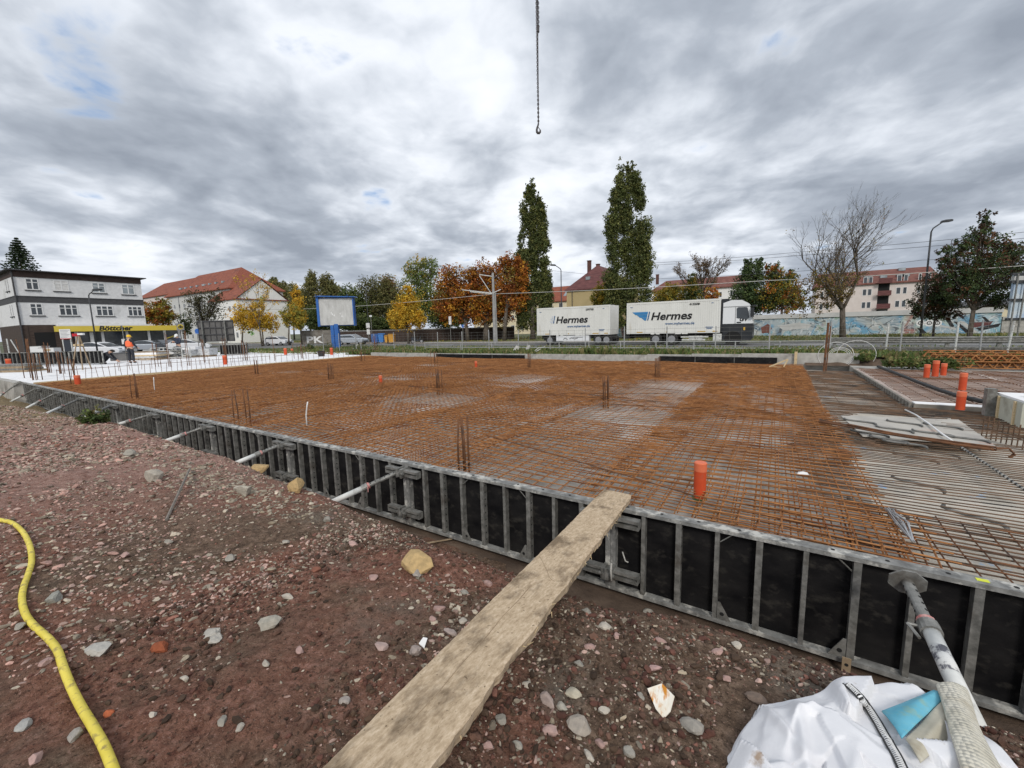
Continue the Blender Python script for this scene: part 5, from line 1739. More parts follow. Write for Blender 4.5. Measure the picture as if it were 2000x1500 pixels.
for x in (Xl + 8, Xl + 22): b = MB(); b.bar(T(x, Y1 + 2.9, 0), T(x, Y1 + 2.9, zem), 0.09, 6); b.build('downpipe', M['chrome'], e)
M['mural_green'] = mat('green_wall_mark', (0.28, 0.52, 0.20), (0.45, 0.62, 0.35), scale=3, rough=0.9)
b = MB(); rr = random.Random(2)
for (cy, cz) in ((Y1 + (Y2 - Y1) * 0.49, zap - 4.6), (Y1 + (Y2 - Y1) * 0.2, 2.2), (Y1 + (Y2 - Y1) * 0.1, 7.3)):
    for k in range(7):
        a = rr.uniform(0, 6.3); rad = rr.uniform(.1, .6)
        b.lathe([(rr.uniform(.18, .32), 0), (rr.uniform(.18, .3), .01)], 7, fr=lambda X, Y, Z, cy=cy, cz=cz, a=a, rad=rad: T(Xg + 0.006 + Z, cy + rad * math.cos(a) + X, cz + rad * math.sin(a) + Y))
b.build('leaf_marks', M['mural_green'], e)


def simple_house(name, label, x0, x1, y0, y1, ze, zr, wall, roof, axis='x', hip=(0, 0), wins=None, chim=None, g=-0.2):
    e = empty(name, label, 'building', ((x0 + x1) / 2, y0, g))
    o = np.array(e.location); Tt = lambda x, y, z: (x - o[0], y - o[1], z - o[2])
    b = MB(); b.box(x0, x1, y0, y1, g, ze, fr=Tt)
    if axis == 'y' and hip[0] == 0:
        xm = (x0 + x1) / 2; b.add([Tt(x0, y0, ze), Tt(x1, y0, ze), Tt(xm, y0, zr - .3), Tt(x0, y0 + .3, ze), Tt(x1, y0 + .3, ze), Tt(xm, y0 + .3, zr - .3)], [(0, 1, 2), (5, 4, 3), (0, 2, 5, 3), (1, 4, 5, 2), (0, 3, 4, 1)])
    b.build('wall', wall, e)
    b = MB(); gable_roof(b, x0, x1, y0, y1, ze + .02, zr, axis, 0.4, hip0=hip[0], hip1=hip[1]); b.v = [Tt(*p) for p in b.v]
    ro = b.build('roof', roof, e)
    fr = lambda u, d, v: Tt(x0 + u, y0 - d, v)
    if wins:
        for (u0, u1, v0, v1, c) in wins: window(e, fr, u0, u1, v0, v1, c, False)
    for (cx_, cy_, z0, z1) in chim or ():
        b = MB(); b.box(cx_ - .35, cx_ + .35, cy_ - .35, cy_ + .35, z0, z1, fr=Tt); b.box(cx_ - .42, cx_ + .42, cy_ - .42, cy_ + .42, z1 + .002, z1 + .15, fr=Tt); b.build('chimney', M['brick_chimney'], ro)
    return e, fr, Tt, ro


# smaller far red roof left of it
Pa = gp(276, 140); Pb = gp(352, 140)
yy = Pb[1]
xa = aty(272, 600, yy)[0]; xb = aty(352, 600, yy)[0]
simple_house('far_house', 'distant pinkish house with a red hipped roof just right of the white shop building', xa, xb + 6, yy, yy + 14, aty(300, 579, yy)[2], aty(310, 556, yy + 7)[2], M['wall_pink'], M['roof_red'], 'x', (5, 5),
             [(1 + k * 3, 2.2 + k * 3, z, z + 1.3, 2) for k in range(int((xb + 6 - xa) / 3)) for z in (3.5, 6.5, 9.5)])
# cream building behind the maples
yy = 108.0
xa = aty(925, 600, yy)[0]; xb = aty(1122, 600, yy)[0]
e, fr, Tt, ro = simple_house('cream_house', 'cream apartment house with red roof half hidden behind the left poplar', xa, xb, yy, yy + 12, aty(1090, 588, yy)[2], aty(1090, 560, yy + 6)[2], M['wall_cream'], M['roof_red'], 'x', (0, 0),
                             [(1.2 + k * 3.2, 2.4 + k * 3.2, z, z + 1.5, 2) for k in range(int((xb - xa) / 3.2)) for z in (1.0, 4.0, 6.8)])
b = MB()
for k in range(3): b.box(Tt(xb - 4 + k * 1.2, 0, 0)[0], Tt(xb - 3.2 + k * 1.2, 0, 0)[0], 1.5, 3.5, 9.6, 10.9)
b.v = [(x, y, aty(1090, 588, yy)[2] + (y + .4) * (aty(1090, 560, yy + 6)[2] - aty(1090, 588, yy)[2]) / 6.4 + .2 + (z - 9.6) * .12) for x, y, z in b.v]
b.build('roof_window', M['glass_pale'], ro)
# tan house with maroon roof
yy = 84.0
xa = aty(1107, 600, yy)[0]; xb = xa + 11.0
zee = aty(1107, 567, yy)[2]; zrr = aty(1161, 520, yy + 5)[2]
e, fr, Tt, ro = simple_house('tan_house', 'plain tan house with a steep maroon roof between the two poplars', xa, xb, yy, yy + 16, zee, zrr, M['wall_tan'], M['roof_purple'], 'y', (4.2, 4),
                             None, [(aty(1151, 520, yy + 5.2)[0], yy + 5.2, zrr - 2.2, aty(1151, 510, yy + 5)[2]), (aty(1168, 520, yy + 9)[0], yy + 9, zrr - 1, aty(1167, 517, yy + 9)[2])])
b = MB(); xw_ = aty(1151, 545, yy + 2)[0]; t = 0.42
b.box(xw_ - .45, xw_ + .45, yy - .4 + 4.2 * t - .3, yy - .4 + 4.2 * t + .3, zee + (zrr - zee) * t - .2, zee + (zrr - zee) * t + .45, fr=Tt); b.build('roof_window', M['glass_pale'], ro)
b = MB(); xq = aty(1118, 600, yy)[0]; b.bar(Tt(xq, yy - .12, 0), Tt(xq, yy - .12, zee), 0.08, 6); b.build('downpipe', M['slate_band'], e)
# long red brown roof behind the chestnut
yy = 118.0
xa = aty(1272, 600, yy)[0]; xb = aty(1455, 600, yy)[0]
simple_house('row_house', 'pale row of houses with a long red brown roof behind the leafless chestnut', xa, xb, yy, yy + 11, aty(1400, 561, yy)[2], aty(1400, 541, yy + 5.5)[2], M['wall_white'], M['roof_brown'], 'x', (3, 0),
             [(1 + k * 3, 2.2 + k * 3, z, z + 1.3, 2) for k in range(int((xb - xa) / 3)) for z in (2.0, 5.0, 8.0)], [(aty(1284, 545, yy + 5.5)[0], yy + 5.5, aty(1284, 548, yy + 5)[2] - 1, aty(1284, 541, yy + 5)[2] + .6)])
# pink apartment block
yy = 126.0
xa = aty(1592, 600, yy)[0]; xb = aty(1832, 600, yy)[0]
zee = aty(1720, 553, yy)[2]
wl = []
for (pa, pb) in ((1600, 1607), (1612, 1619), (1637, 1642), (1682, 1690), (1692, 1700), (1747, 1756), (1760, 1768), (1788, 1794), (1805, 1812)):
    for z in (1.2, 4.1, 7.0, 9.7):
        wl.append((aty(pa, 600, yy)[0] - xa, aty(pb, 600, yy)[0] - xa, z, z + 1.45, 1))
e, fr, Tt, ro = simple_house('pink_block', 'pale pink apartment block with dark balconies and brown roof beyond the graffiti wall', xa, xb, yy, yy + 12, zee, aty(1790, 522, yy + 6)[2], M['wall_pink'], M['roof_brown'], 'x', (1.0, 1.0), wl)
ua = aty(1712, 600, yy)[0] - xa; ub = aty(1734, 600, yy)[0] - xa
for z in (1.0, 4.0, 6.9, 9.6):
    b = MB(); b.box(ua, ub, 0.001, 0.03, z + .95, min(z + 2.7, zee - .3), fr=fr); bl = b.build('balcony', M['dark_hole'], e)
    b = MB(); b.box(ua - .2, ub + .2, 0.0, 1.1, z - .12, z, fr=fr); b.box(ua - .2, ub + .2, 1.04, 1.1, z, z + .95, fr=fr); b.build('parapet', M['roof_purple'], bl)
for px in (1693, 1724, 1757, 1768, 1765):
    b = MB(); x = aty(px, 600, yy)[0]; t = 0.4 if px not in (1765,) else 0.85
    zz = zee + (aty(1790, 522, yy + 6)[2] - zee) * t
    b.box(x - .6, x + .6, yy - .4 + 6.4 * t - .4, yy - .4 + 6.4 * t + .5, zz - .1, zz + .55, fr=Tt); b.build('roof_window', M['glass_pale'], ro)
# low pale shed behind the dark tree
yy = 75.0
xa = aty(1885, 600, yy)[0]; xb = aty(1990, 600, yy)[0]
simple_house('garage', 'low cream building behind the dark tree at the right', xa, xb, yy, yy + 8, aty(1930, 596, yy)[2], aty(1930, 588, yy + 4)[2], M['wall_cream'], M['slate_band'], 'x', (0, 0), [(4 + k * 2.4, 5.6 + k * 2.4, 2.2, 3.4, 2) for k in range(3)])

# ---------------------------------------------------------------- graffiti wall
def graffiti_material():
    m = bpy.data.materials.new('graffiti'); m.use_nodes = True
    t = m.node_tree; p = t.nodes['Principled BSDF']; p.inputs['Roughness'].default_value = 0.8
    tc = N(t, 'ShaderNodeTexCoord')

    def noise(sc, loc=(0, 0, 0), det=4, dist=0.0, stretch=(1, 1, 1)):
        mp = N(t, 'ShaderNodeMapping'); mp.inputs['Location'].default_value = loc; mp.inputs['Scale'].default_value = stretch
        t.links.new(tc.outputs['Object'], mp.inputs[0])
        n = N(t, 'ShaderNodeTexNoise'); n.inputs['Scale'].default_value = sc; n.inputs['Detail'].default_value = det; n.inputs['Distortion'].default_value = dist
        t.links.new(mp.outputs[0], n.inputs['Vector']); return n.outputs[0]
    c = ramp_n(t, noise(0.30, det=4, dist=1.5), [(0.36, (0.13, 0.20, 0.26)), (0.44, (0.33, 0.37, 0.38)), (0.50, (0.45, 0.45, 0.42)), (0.56, (0.18, 0.35, 0.42)), (0.63, (0.46, 0.54, 0.58)), (0.7, (0.20, 0.30, 0.22))])
    c2 = ramp_n(t, noise(0.22, (4, 0, 2), 3, 1.2), [(0.44, (0.35, 0.40, 0.42)), (0.52, (0.12, 0.30, 0.45)), (0.60, (0.42, 0.48, 0.42)), (0.68, (0.30, 0.15, 0.13))])
    c = mix_n(t, ramp_n(t, noise(0.35, (1, 0, 7), 4, 1.0), [(0.46, 0), (0.54, 1)]), c, c2)
    ln = ramp_n(t, noise(0.5, (9, 0, 3), 2, 2.0, (0.8, 1, 1.2)), [(0.470, 0.0), (0.485, 0.75), (0.505, 0.75), (0.52, 0.0)])
    c = mix_n(t, ln, c, (0.035, 0.04, 0.05))
    ln = ramp_n(t, noise(0.6, (2, 0, 8), 2, 2.0), [(0.53, 0.0), (0.545, 0.8), (0.56, 0.8), (0.575, 0.0)])
    c = mix_n(t, ln, c, (0.58, 0.60, 0.60))
    t.links.new(c, p.inputs['Base Color'])
    return m


M['graffiti'] = graffiti_material()
M['cap'] = mat('wall_coping', (0.42, 0.42, 0.41), (0.52, 0.52, 0.51), scale=1, rough=0.8)
gx0 = aty(1180, 640, 62)[0]; gx1 = aty(1954, 640, 62)[0]
zt = aty(1472, 619, 62)[2]
e = empty('graffiti_wall', 'long wall with blue grey graffiti and pale coping beyond the road at the right', 'wall', (gx0, 62, -0.2))
gL = gx1 - gx0
b = MB(); b.box(0, gL, 0, 0.3, 0, zt - 0.1); b.build('painted_face', M['graffiti'], e)
b = MB(); b.box(-.05, gL + .05, -0.12, 0.42, zt - 0.1, zt + 0.42); b.build('coping', M['cap'], e)
fw_ = lambda u, d, v: (u - gx0, -d, v + 0.2)


def px_on(px, py, Y=62):
    p = aty(px, py, Y); return p[0], p[2]


for px in (1798, 1815, 1831):
    u, v = px_on(px, 631)
    for rad, mt_, dd in ((0.36, 'frame_white', 0.004), (0.21, 'ink', 0.009), (0.13, 'frame_white', 0.014), (0.06, 'ink', 0.019)):
        b = MB(); b.lathe([(rad, 0), (rad, .004)], 20, fr=lambda X, Y, Z, u=u, v=v, dd=dd: fw_(u + X, dd + Z, v + Y)); b.build('painted_ring', M[mt_], e)
for (ps, mt_, dd) in (([(1862, 628), (1870, 628), (1900, 652), (1888, 652)], 'ink', .004), ([(1873, 627), (1884, 628), (1910, 650), (1900, 651)], 'cap', .004), ([(1845, 622), (1856, 624), (1864, 637), (1858, 642), (1852, 632)], 'ink', .004),
                      ([(1836, 634), (1866, 640), (1868, 645), (1836, 638)], 'cap', .006), ([(1898, 630), (1940, 627), (1934, 635), (1900, 640)], 'roof_purple', .004), ([(1905, 641), (1940, 634), (1955, 631), (1950, 638), (1915, 646)], 'ink', .005),
                      ([(1917, 618), (1924, 619), (1934, 628), (1927, 630)], 'ink', .005), ([(1790, 640), (1800, 640), (1812, 652), (1804, 655)], 'ink', .004), ([(1868, 614), (1880, 616), (1885, 622), (1880, 623), (1876, 619)], 'ink', .004),
                      ([(1518, 636), (1560, 630), (1585, 634), (1580, 641), (1530, 645)], 'cap', .004), ([(1486, 640), (1500, 632), (1508, 641), (1502, 650), (1488, 651)], 'roof_brown', .004)):
    b = MB(); b.prism([px_on(*q) for q in ps], dd, dd + .004, lambda a, c, w: fw_(a, w, c)); b.build('painted_shape', M[mt_], e)
gx2 = gx1 + 14
b = MB(); b.box(0, 14, 0, 0.3, 0, zt - 0.9); b.box(-.0, 14, -0.1, 0.4, zt - 0.9, zt - 0.55)
o = b.build('concrete_wall', M['concrete']); o.location = (gx1 + .06, 62, -0.2)
tag(o, 'lower plain grey wall continuing from the graffiti wall behind the right billboard', 'wall')

# dark fence and graffiti wall in the middle distance
def wall_px(name, label, cat, pa, pb, dep, ytop, g, mt, th=0.2, kind=None):
    A = gp(pa, dep, g); Bp = gp(pb, dep, g); zt_ = atd((pa + pb) / 2, ytop, dep)[2]
    d = Bp - A; L = float(np.hypot(d[0], d[1])); ang = math.atan2(d[1], d[0])
    e = empty(name, label, cat, A, ang)
    b = MB(); b.box(0, L, 0, th, 0, zt_ - g); b.build('panel', mt, e)
    return e, L, zt_ - g


M['dark_fence'] = mat('dark_timber_fence', (0.028, 0.020, 0.016), (0.075, 0.05, 0.04), scale=1.4, rough=0.9, stretch=(6, 6, 1))
e, L_, h = wall_px('timber_fence', 'long dark brown fence with a pale rail under the green trees in the middle', 'fence', 662, 1005, 66, 644, -0.1, M['dark_fence'])
b = MB(); b.box(0, L_, -.05, .25, h + .002, h + .16); b.build('rail', M['galv'], e)
e, L_, h = wall_px('painted_wall', 'grey wall with large white graffiti letters left of the blue post', 'wall', 588, 660, 68, 645, -0.1, M['concrete_dark'])
text_mesh('PK', 1.5, 'lettering', M['frame_white'], e, lambda u, d, v: (u, -d, v), 0.9, 0.15, d=.02, bold=.04, sx=1.5)

# ================================================================ truck, trailer and swap bodies
YT = 37.2; RZ_ = -0.15
X_ = lambda px: float(aty(px, 640, YT)[0])
Z_ = lambda px, py: float(aty(px, py, YT)[2])
M['sb_white'] = mat('white_container_paint', (0.66, 0.655, 0.62), (0.73, 0.725, 0.69), scale=0.8, rough=0.5, c3=(0.50, 0.45, 0.36), c3scale=0.9, c3lo=0.60, c3hi=0.75, stretch=(1, 1, 0.3))
M['logo_blue'] = mat('blue_logo', (0.035, 0.19, 0.42), (0.06, 0.26, 0.52), scale=1, rough=0.5)
M['url_blue'] = mat('dark_blue_lettering', (0.05, 0.12, 0.26), rough=0.5)
M['cab_grey'] = mat('dark_grey_paint', (0.020, 0.022, 0.025), (0.03, 0.032, 0.036), scale=1, rough=0.4)
M['cab_white'] = mat('white_cab_paint', (0.72, 0.73, 0.74), rough=0.3)
M['chassis'] = mat('black_chassis', (0.012, 0.012, 0.012), (0.03, 0.028, 0.025), scale=3, rough=0.7)
M['amber'] = mat('amber_plate', (0.55, 0.33, 0.05), rough=0.5)


def wheel(parent, x, y, z, r, w=0.30, sgn=-1, rim=None):
    b = MB(); b.lathe([(r * .6, -w / 2), (r * .94, -w / 2), (r, -w * .38), (r, w * .38), (r * .94, w / 2), (r * .6, w / 2)], 28, fr=lambda X, Y, Z: (x + X, y + Z, z + Y))
    t = b.build('wheel', M['rubber'], parent)
    b = MB(); b.lathe([(r * .60, -w * .51), (r * .56, -w * .40), (r * .30, -w * .36), (r * .26, -w * .50), (r * .12, -w * .50), (r * .1, -w * .46)], 20, fr=lambda X, Y, Z: (x + X, y + Z * (1 if sgn < 0 else -1), z + Y))
    b.build('rim', rim or M['chrome'], t)
    return t


def swap_body(xa, xb, z0, z1, label, num, faded):
    L = xb - xa; Hh = z1 - z0
    e = empty('swap_container', label, 'container', (xa, YT, z0), 0, None)
    b = MB()
    b.box(0, L, 0.03, 2.47, 0.0, Hh - 0.03)
    n = 44
    for k in range(n):                                   # corrugated side
        u = 0.14 + (L - 0.28) * k / n
        b.box(u, u + (L - 0.28) / n * 0.55, 0.010, 0.0299, 0.14, Hh - 0.16)
    b.build('box_body', M['sb_white'], e)
    b = MB()
    b.box(-.01, L + .01, 0, 2.5, -0.06, 0.13, fr=lambda x, y, z: (x, y if y else 0.0, z)); b.box(-.01, L + .01, 0.0, 2.5, Hh - .15, Hh)
    b.box(-.012, .12, -.002, 2.502, 0.131, Hh - .151); b.box(L - .12, L + .012, -.002, 2.502, 0.131, Hh - .151)
    b.build('edge_frame', M['sb_white'], e)
    fr = lambda u, d, v: (u, -d, v)
    text_mesh('Hermes', 0.90, 'lettering', M['ink'], e, fr, L * 0.275, Hh * 0.42, d=.006, shear=0.22, bold=0.022, sx=1.13)
    text_mesh('www.myhermes.de', 0.30, 'lettering', M['url_blue'], e, fr, L * 0.44, Hh * 0.255, d=.006, bold=0.004, sx=0.98)
    text_mesh(num, 0.24, 'lettering', M['ink'], e, fr, L * 0.69, Hh * 0.84, d=.006, bold=0.006, sx=1.1)
    b = MB()
    u1 = L * 0.255; v0 = Hh * 0.40; hh = 0.235
    for k in range(3):
        va = v0 + 0.02 + k * (hh + .02); vb = va + hh
        sl = 0.22
        left = u1 - 0.20 - (0.42 + 0.40 * k)
        xr = lambda v: u1 - 0.22 + sl * (v - v0)
        if faded and k < 2: left = xr(va) - .3
        b.prism([(left + .28, va), (xr(va), va), (xr(vb), vb), (left, vb)] if not faded or k < 2 else [(xr(va) - .15, va), (xr(va), va), (xr(vb), vb), (xr(vb) - .15, vb)], .003, .007, lambda a, c, w: (a, -w, c))
    b.build('wing_mark', M['logo_blue'] if not faded else M['logo_faded'], e)
    b = MB()
    for k in range(3):
        va = v0 + 0.02 + k * (hh + .02); vb = va + hh; sl = .22
        xl = lambda v: u1 - 0.14 + sl * (v - v0)
        b.prism([(xl(va), va), (xl(va) + .10, va), (xl(vb) + .10, vb), (xl(vb), vb)], .003, .007, lambda a, c, w: (a, -w, c))
    b.build('dark_stripe', M['url_blue'], e)
    b = MB()
    for u, w in ((L * .12, .5), (L * .78, .6), (L * .93, .35), (L * .45, .1)):
        b.box(u, u + w, -.012, -.004, .02, .1)
    b.build('marker_plate', M['amber'], e)
    b = MB()
    for u in (L * .32, L * .55, L * .62, L * .28): b.box(u, u + .45, -.003, .2, -.13, -.062)
    b.build('fork_pocket', M['sb_white'], e)
    b = MB()
    for u, v, w in ((.3, Hh * .84, .22), (L * .86, .38, .55), (L * .87, .27, .4), (L * .91, Hh * .87, .16)): b.box(u, u + w, -.006, -.001 - .002, v, v + .05)
    b.build('stencil', M['url_blue'], e)
    # front end of the box faces +X
    b = MB()
    for k in range(3): b.box(L + .004, L + .008, 0.75 + .12 * (2 - k), 1.65 - .0 * k, Hh * .42 + k * .25, Hh * .42 + k * .25 + .2)
    b.box(L + .004, L + .008, .7, 1.7, Hh * .26, Hh * .32)
    b.build('end_mark', M['logo_blue'], e)
    for y in (0.25, 0.8, 1.7, 2.2):
        b = MB(); b.bar((-.03, y, .1), (-.03, y, Hh - .1), .025, 6); b.build('lock_rod', M['galv'], e)
    return e


M['logo_faded'] = mat('faded_logo', (0.50, 0.55, 0.62), (0.62, 0.64, 0.66), scale=2, rough=0.5)
xA0, xA1 = X_(1224), X_(1406); zA0, zA1 = Z_(1224, 651), Z_(1224, 592.5)
xB0, xB1 = X_(1049), X_(1191); zB0, zB1 = Z_(1120, 653), Z_(1120, 599.5)
swap_body(xA0, xA1, zA0, zA1, 'white swap container with clear blue wing mark on the truck behind the cab', '415508', False)
swap_body(xB0, xB1, zA0 - 0.02, zA1 - 0.03, 'white swap container with a faded wing mark on the rear trailer', '339705', True)

# truck
xc0, xc1 = X_(1411), X_(1470)
e = empty('truck', 'truck with white and dark grey cab on the road carrying the front container', 'truck', (xA0, YT, RZ_))
tx = lambda x: x - xA0
b = MB(); b.box(tx(xA0) + .1, tx(xc0) + 1.2, 0.75, 1.0, 0.72, 0.98); b.box(tx(xA0) + .1, tx(xc0) + 1.2, 1.5, 1.75, 0.72, 0.98); b.box(0.05, 7.3, 0.75, 1.75, 0.62, 0.719)
b.box(-.3, 0.2, .3, 2.2, .55, .9)
b.build('chassis', M['chassis'], e)
cl = xc1 - xc0
prof_low = [(0, 0.35), (cl - 0.12, 0.35), (cl + 0.02, 0.55), (cl + .02, 1.55), (cl - .02, 1.66), (0, 1.66)]
b = MB(); b.prism(prof_low, 0.0, 2.45, lambda a, c, w: (tx(xc0) + a, w, c)); lo_ = b.build('cab_lower', M['cab_grey'], e)
prof_up = [(0.0, 1.665), (cl - .02, 1.665), (cl - .06, 2.3), (cl - .28, 3.05), (cl - .38, 3.22), (cl - .8, 3.47), (cl - 1.5, 3.50), (0.0, 3.30)]
b = MB(); b.prism(prof_up, 0.02, 2.43, lambda a, c, w: (tx(xc0) + a, w, c)); b.build('cab_upper', M['cab_white'], e)
b = MB(); b.prism([(-0.12, 1.0), (0.0, 1.0), (0.0, 3.2), (0.5, 3.2), (0.72, 3.12), (.7, 3.35), (0.35, 3.62), (-.12, 3.62)], 0.06, 2.39, lambda a, c, w: (tx(xc0) + a, w if 0.1 < w < 2.3 else w, c)); b.build('wind_deflector', M['cab_grey'], e)
b = MB(); b.prism([(cl - 1.12, 2.10), (cl - .42, 1.98), (cl - .25, 2.12), (cl - .40, 2.86), (cl - .48, 2.92), (cl - 1.05, 2.92), (cl - 1.14, 2.84)], 0.0, 0.019, lambda a, c, w: (tx(xc0) + a, w, c)); b.build('side_window', M['glass'], e)
b = MB(); b.prism([(cl - .10, 1.85), (cl - .065, 1.85), (cl - .105, 2.31), (cl - .29, 3.0), (cl - .32, 3.0), (cl - .14, 2.3)], 0.12, 2.33, lambda a, c, w: (tx(xc0) + a + .055, w, c)); b.build('windscreen', M['glass'], e)
b = MB(); b.box(tx(xc1) - .12, tx(xc1) + .18, .1, 2.35, 2.98, 3.06); b.build('sun_visor', M['cab_grey'], e)
b = MB(); b.box(tx(xc1) - .18, tx(xc1) + .05, -.28, -.08, 2.15, 2.85); b.bar((tx(xc1) - .2, .02, 2.8), (tx(xc1) - .1, -.2, 2.8), .02, 6); b.build('mirror', M['cab_grey'], e)
b = MB(); b.box(tx(xc0) + .02, tx(xc1) - .1, .0, .0195, 2.965, 2.995); b.box(tx(xc1) - 1.22, tx(xc1) - 1.20, .0, .0195, 1.67, 2.96); b.box(tx(xc1) - 1.1, tx(xc1) - .8, -.01, .0195, 1.72, 1.80); b.build('door_seam', M['cab_grey'], e)
text_mesh('GV', 0.42, 'lettering', M['ink'], e, lambda u, d, v: (tx(xc1) - .95 + u, -d + .02, v), 0, 1.86, d=.006, shear=.3, bold=.02)
b = MB(); b.box(tx(xc1) - .05, tx(xc1) + .035, .2, .6, .72, .95); b.build('headlight', M['chrome'], e); b = MB(); b.box(tx(xc1) - .05, tx(xc1) + .035, 1.85, 2.25, .72, .95); b.build('headlight', M['chrome'], e)
b = MB(); b.box(tx(xc1) + .022, tx(xc1) + .03, .7, 1.75, .75, 1.5); b.build('grille', M['chassis'], e)
b = MB(); b.box(tx(xc1) - .62, tx(xc1) - .5, -.004, -.001, 1.15, 1.38); b.build('badge', M['amber'], e)
for px, r in ((1432, .52), (1281, .50), (1312, .50)):
    wheel(e, tx(X_(px)), 0.15, r, r); wheel(e, tx(X_(px)), 2.2, r, r, sgn=1)
b = MB(); b.lathe([(0.60, -.006), (0.60, .0)], 24, fr=lambda X, Y, Z: (tx(X_(1432)) + X, .0 + Z, .5 + Y)); b.build('wheel_arch', M['dark_hole'], e)
b = MB(); b.box(tx(X_(1393)), tx(X_(1410)), .05, .7, .35, .9); b.build('step_box', M['galv_pale'], e)
b = MB(); b.box(tx(X_(1330)), tx(X_(1384)), .04, .12, .62, .72); b.box(tx(X_(1332)), tx(X_(1378)), .04, .12, .38, .50); b.box(tx(X_(1345)), tx(X_(1372)), .13, .7, .35, .75); b.build('side_guard', M['galv_pale'], e)
b = MB(); b.bar((tx(X_(1195)), 1.2, .6), (0.3, 1.2, .6), .06, 8); b.build('tow_bar', M['chassis'], e)
M['blue_wrap'] = mat('blue_printed_panel', (0.10, 0.14, 0.28), (0.28, 0.28, 0.34), scale=2, rough=0.6)
# trailer
e = empty('trailer', 'two axle trailer under the rear container with a white side box', 'trailer', (xB0, YT, RZ_))
tb = lambda px: X_(px) - xB0
b = MB(); b.box(0.2, xB1 - xB0 - .1, .7, 1.8, .62, .98); b.box(tb(1060), tb(1086), .25, 2.2, .45, .98); b.box(tb(1158), tb(1191), .25, 2.2, .5, .98); b.build('chassis', M['chassis'], e)
b = MB(); b.box(tb(1086), tb(1150), .03, .6, .38, .90); sb = b.build('side_box', M['cab_white'], e)
b = MB(); b.tube([(tb(1100), .026, .55), (tb(1103), .026, .68), (tb(1108), .026, .55)], .03, 5); b.tube([(tb(1112), .026, .6), (tb(1116), .026, .7), (tb(1122), .026, .58), (tb(1128), .026, .66)], .03, 5); b.box(tb(1118), tb(1138), .022, .028, .72, .77); b.build('lettering', M['ink'], sb)
for px in (1073, 1168, 1184):
    wheel(e, tb(px), .22, .48, .48); wheel(e, tb(px), 2.2, .48, .48, sgn=1)

# ================================================================ cars
def car(px, dep, yaw, paint, label, kind='hatch', L=4.3, g=-0.15, group=None):
    p = gp(px, dep, g)
    e = empty('parked_car', label, 'car', p, yaw, group)
    Wc = 1.78
    k = L / 4.3
    if kind == 'hatch':
        low = [(-2.12, .28), (2.08, .28), (2.14, .5), (2.10, .72), (1.85, .86), (1.15, .97), (-1.95, 1.0), (-2.13, .85)]
        up = [(-2.0, .985), (1.15, .965), (.45, 1.38), (.1, 1.46), (-1.1, 1.47), (-1.6, 1.38)]
    else:
        low = [(-2.15, .28), (2.12, .28), (2.18, .5), (2.14, .66), (1.85, .80), (1.0, .93), (-1.9, .98), (-2.18, .9)]
        up = [(-1.95, .965), (1.05, .925), (.2, 1.32), (-.3, 1.42), (-1.0, 1.38), (-1.7, 1.16)]
    b = MB(); b.prism([(a * k, c) for a, c in low], -Wc / 2, Wc / 2, lambda a, c, w: (a, w, c))
    body = b.build('body', paint, e)
    md = body.modifiers.new('bev', 'BEVEL'); md.width = .07; md.segments = 3
    b = MB()
    vs = [(a * k, s * (Wc / 2 - (.04 if c < 1.05 else .17)), c) for s in (-1, 1) for a, c in up]
    n = len(up)
    b.add(vs, [tuple(range(n)), tuple(range(n, 2 * n))[::-1]] + [(i, n + i, n + (i + 1) % n, (i + 1) % n) for i in range(n)])
    cab_ = b.build('cabin', paint, e)
    b = MB()
    cx_ = sum(a for a, c in up) / n
    for s in (-1, 1):
        pts = [((a - cx_) * .90 + cx_, s * (Wc / 2 - (.04 if c < 1.05 else .17) + .006), (c - 1.2) * .80 + 1.2) for a, c in up]
        b.add([(x * k, y, z) for x, y, z in pts], [tuple(range(n))])
    b.build('side_window', M['glass'], cab_)
    b = MB()
    (a0, c0), (a1, c1) = up[1], up[2]
    b.add([(a0 * k * .98 + .02, s * (Wc / 2 - .14), c0 + .04) for s in (-1, 1)] + [(a1 * k + .02, s * (Wc / 2 - .24), c1 - .01) for s in (1, -1)], [(0, 1, 2, 3)]); b.build('windscreen', M['glass'], cab_)
    for s in (-1, 1):
        for x in (1.32, -1.30): wheel(e, x * k, s * (Wc / 2 - .10), .31, .31, .2, sgn=s, rim=M['chrome'])
        b = MB(); b.box(2.0 * k, 2.12 * k, s * .45 if s > 0 else -.78, .78 if s > 0 else -.45, .60, .76); b.build('headlight', M['glass_pale'], e)
        b = MB(); b.box(-2.16 * k, -2.02 * k, .5 if s > 0 else -.86, .86 if s > 0 else -.5, .72, .92); b.build('tail_light', M['tail_red'], e)
    b = MB(); b.box(2.1 * k, 2.16 * k, -.5, .5, .36, .55); b.build('grille', M['chassis'], e)
    return e


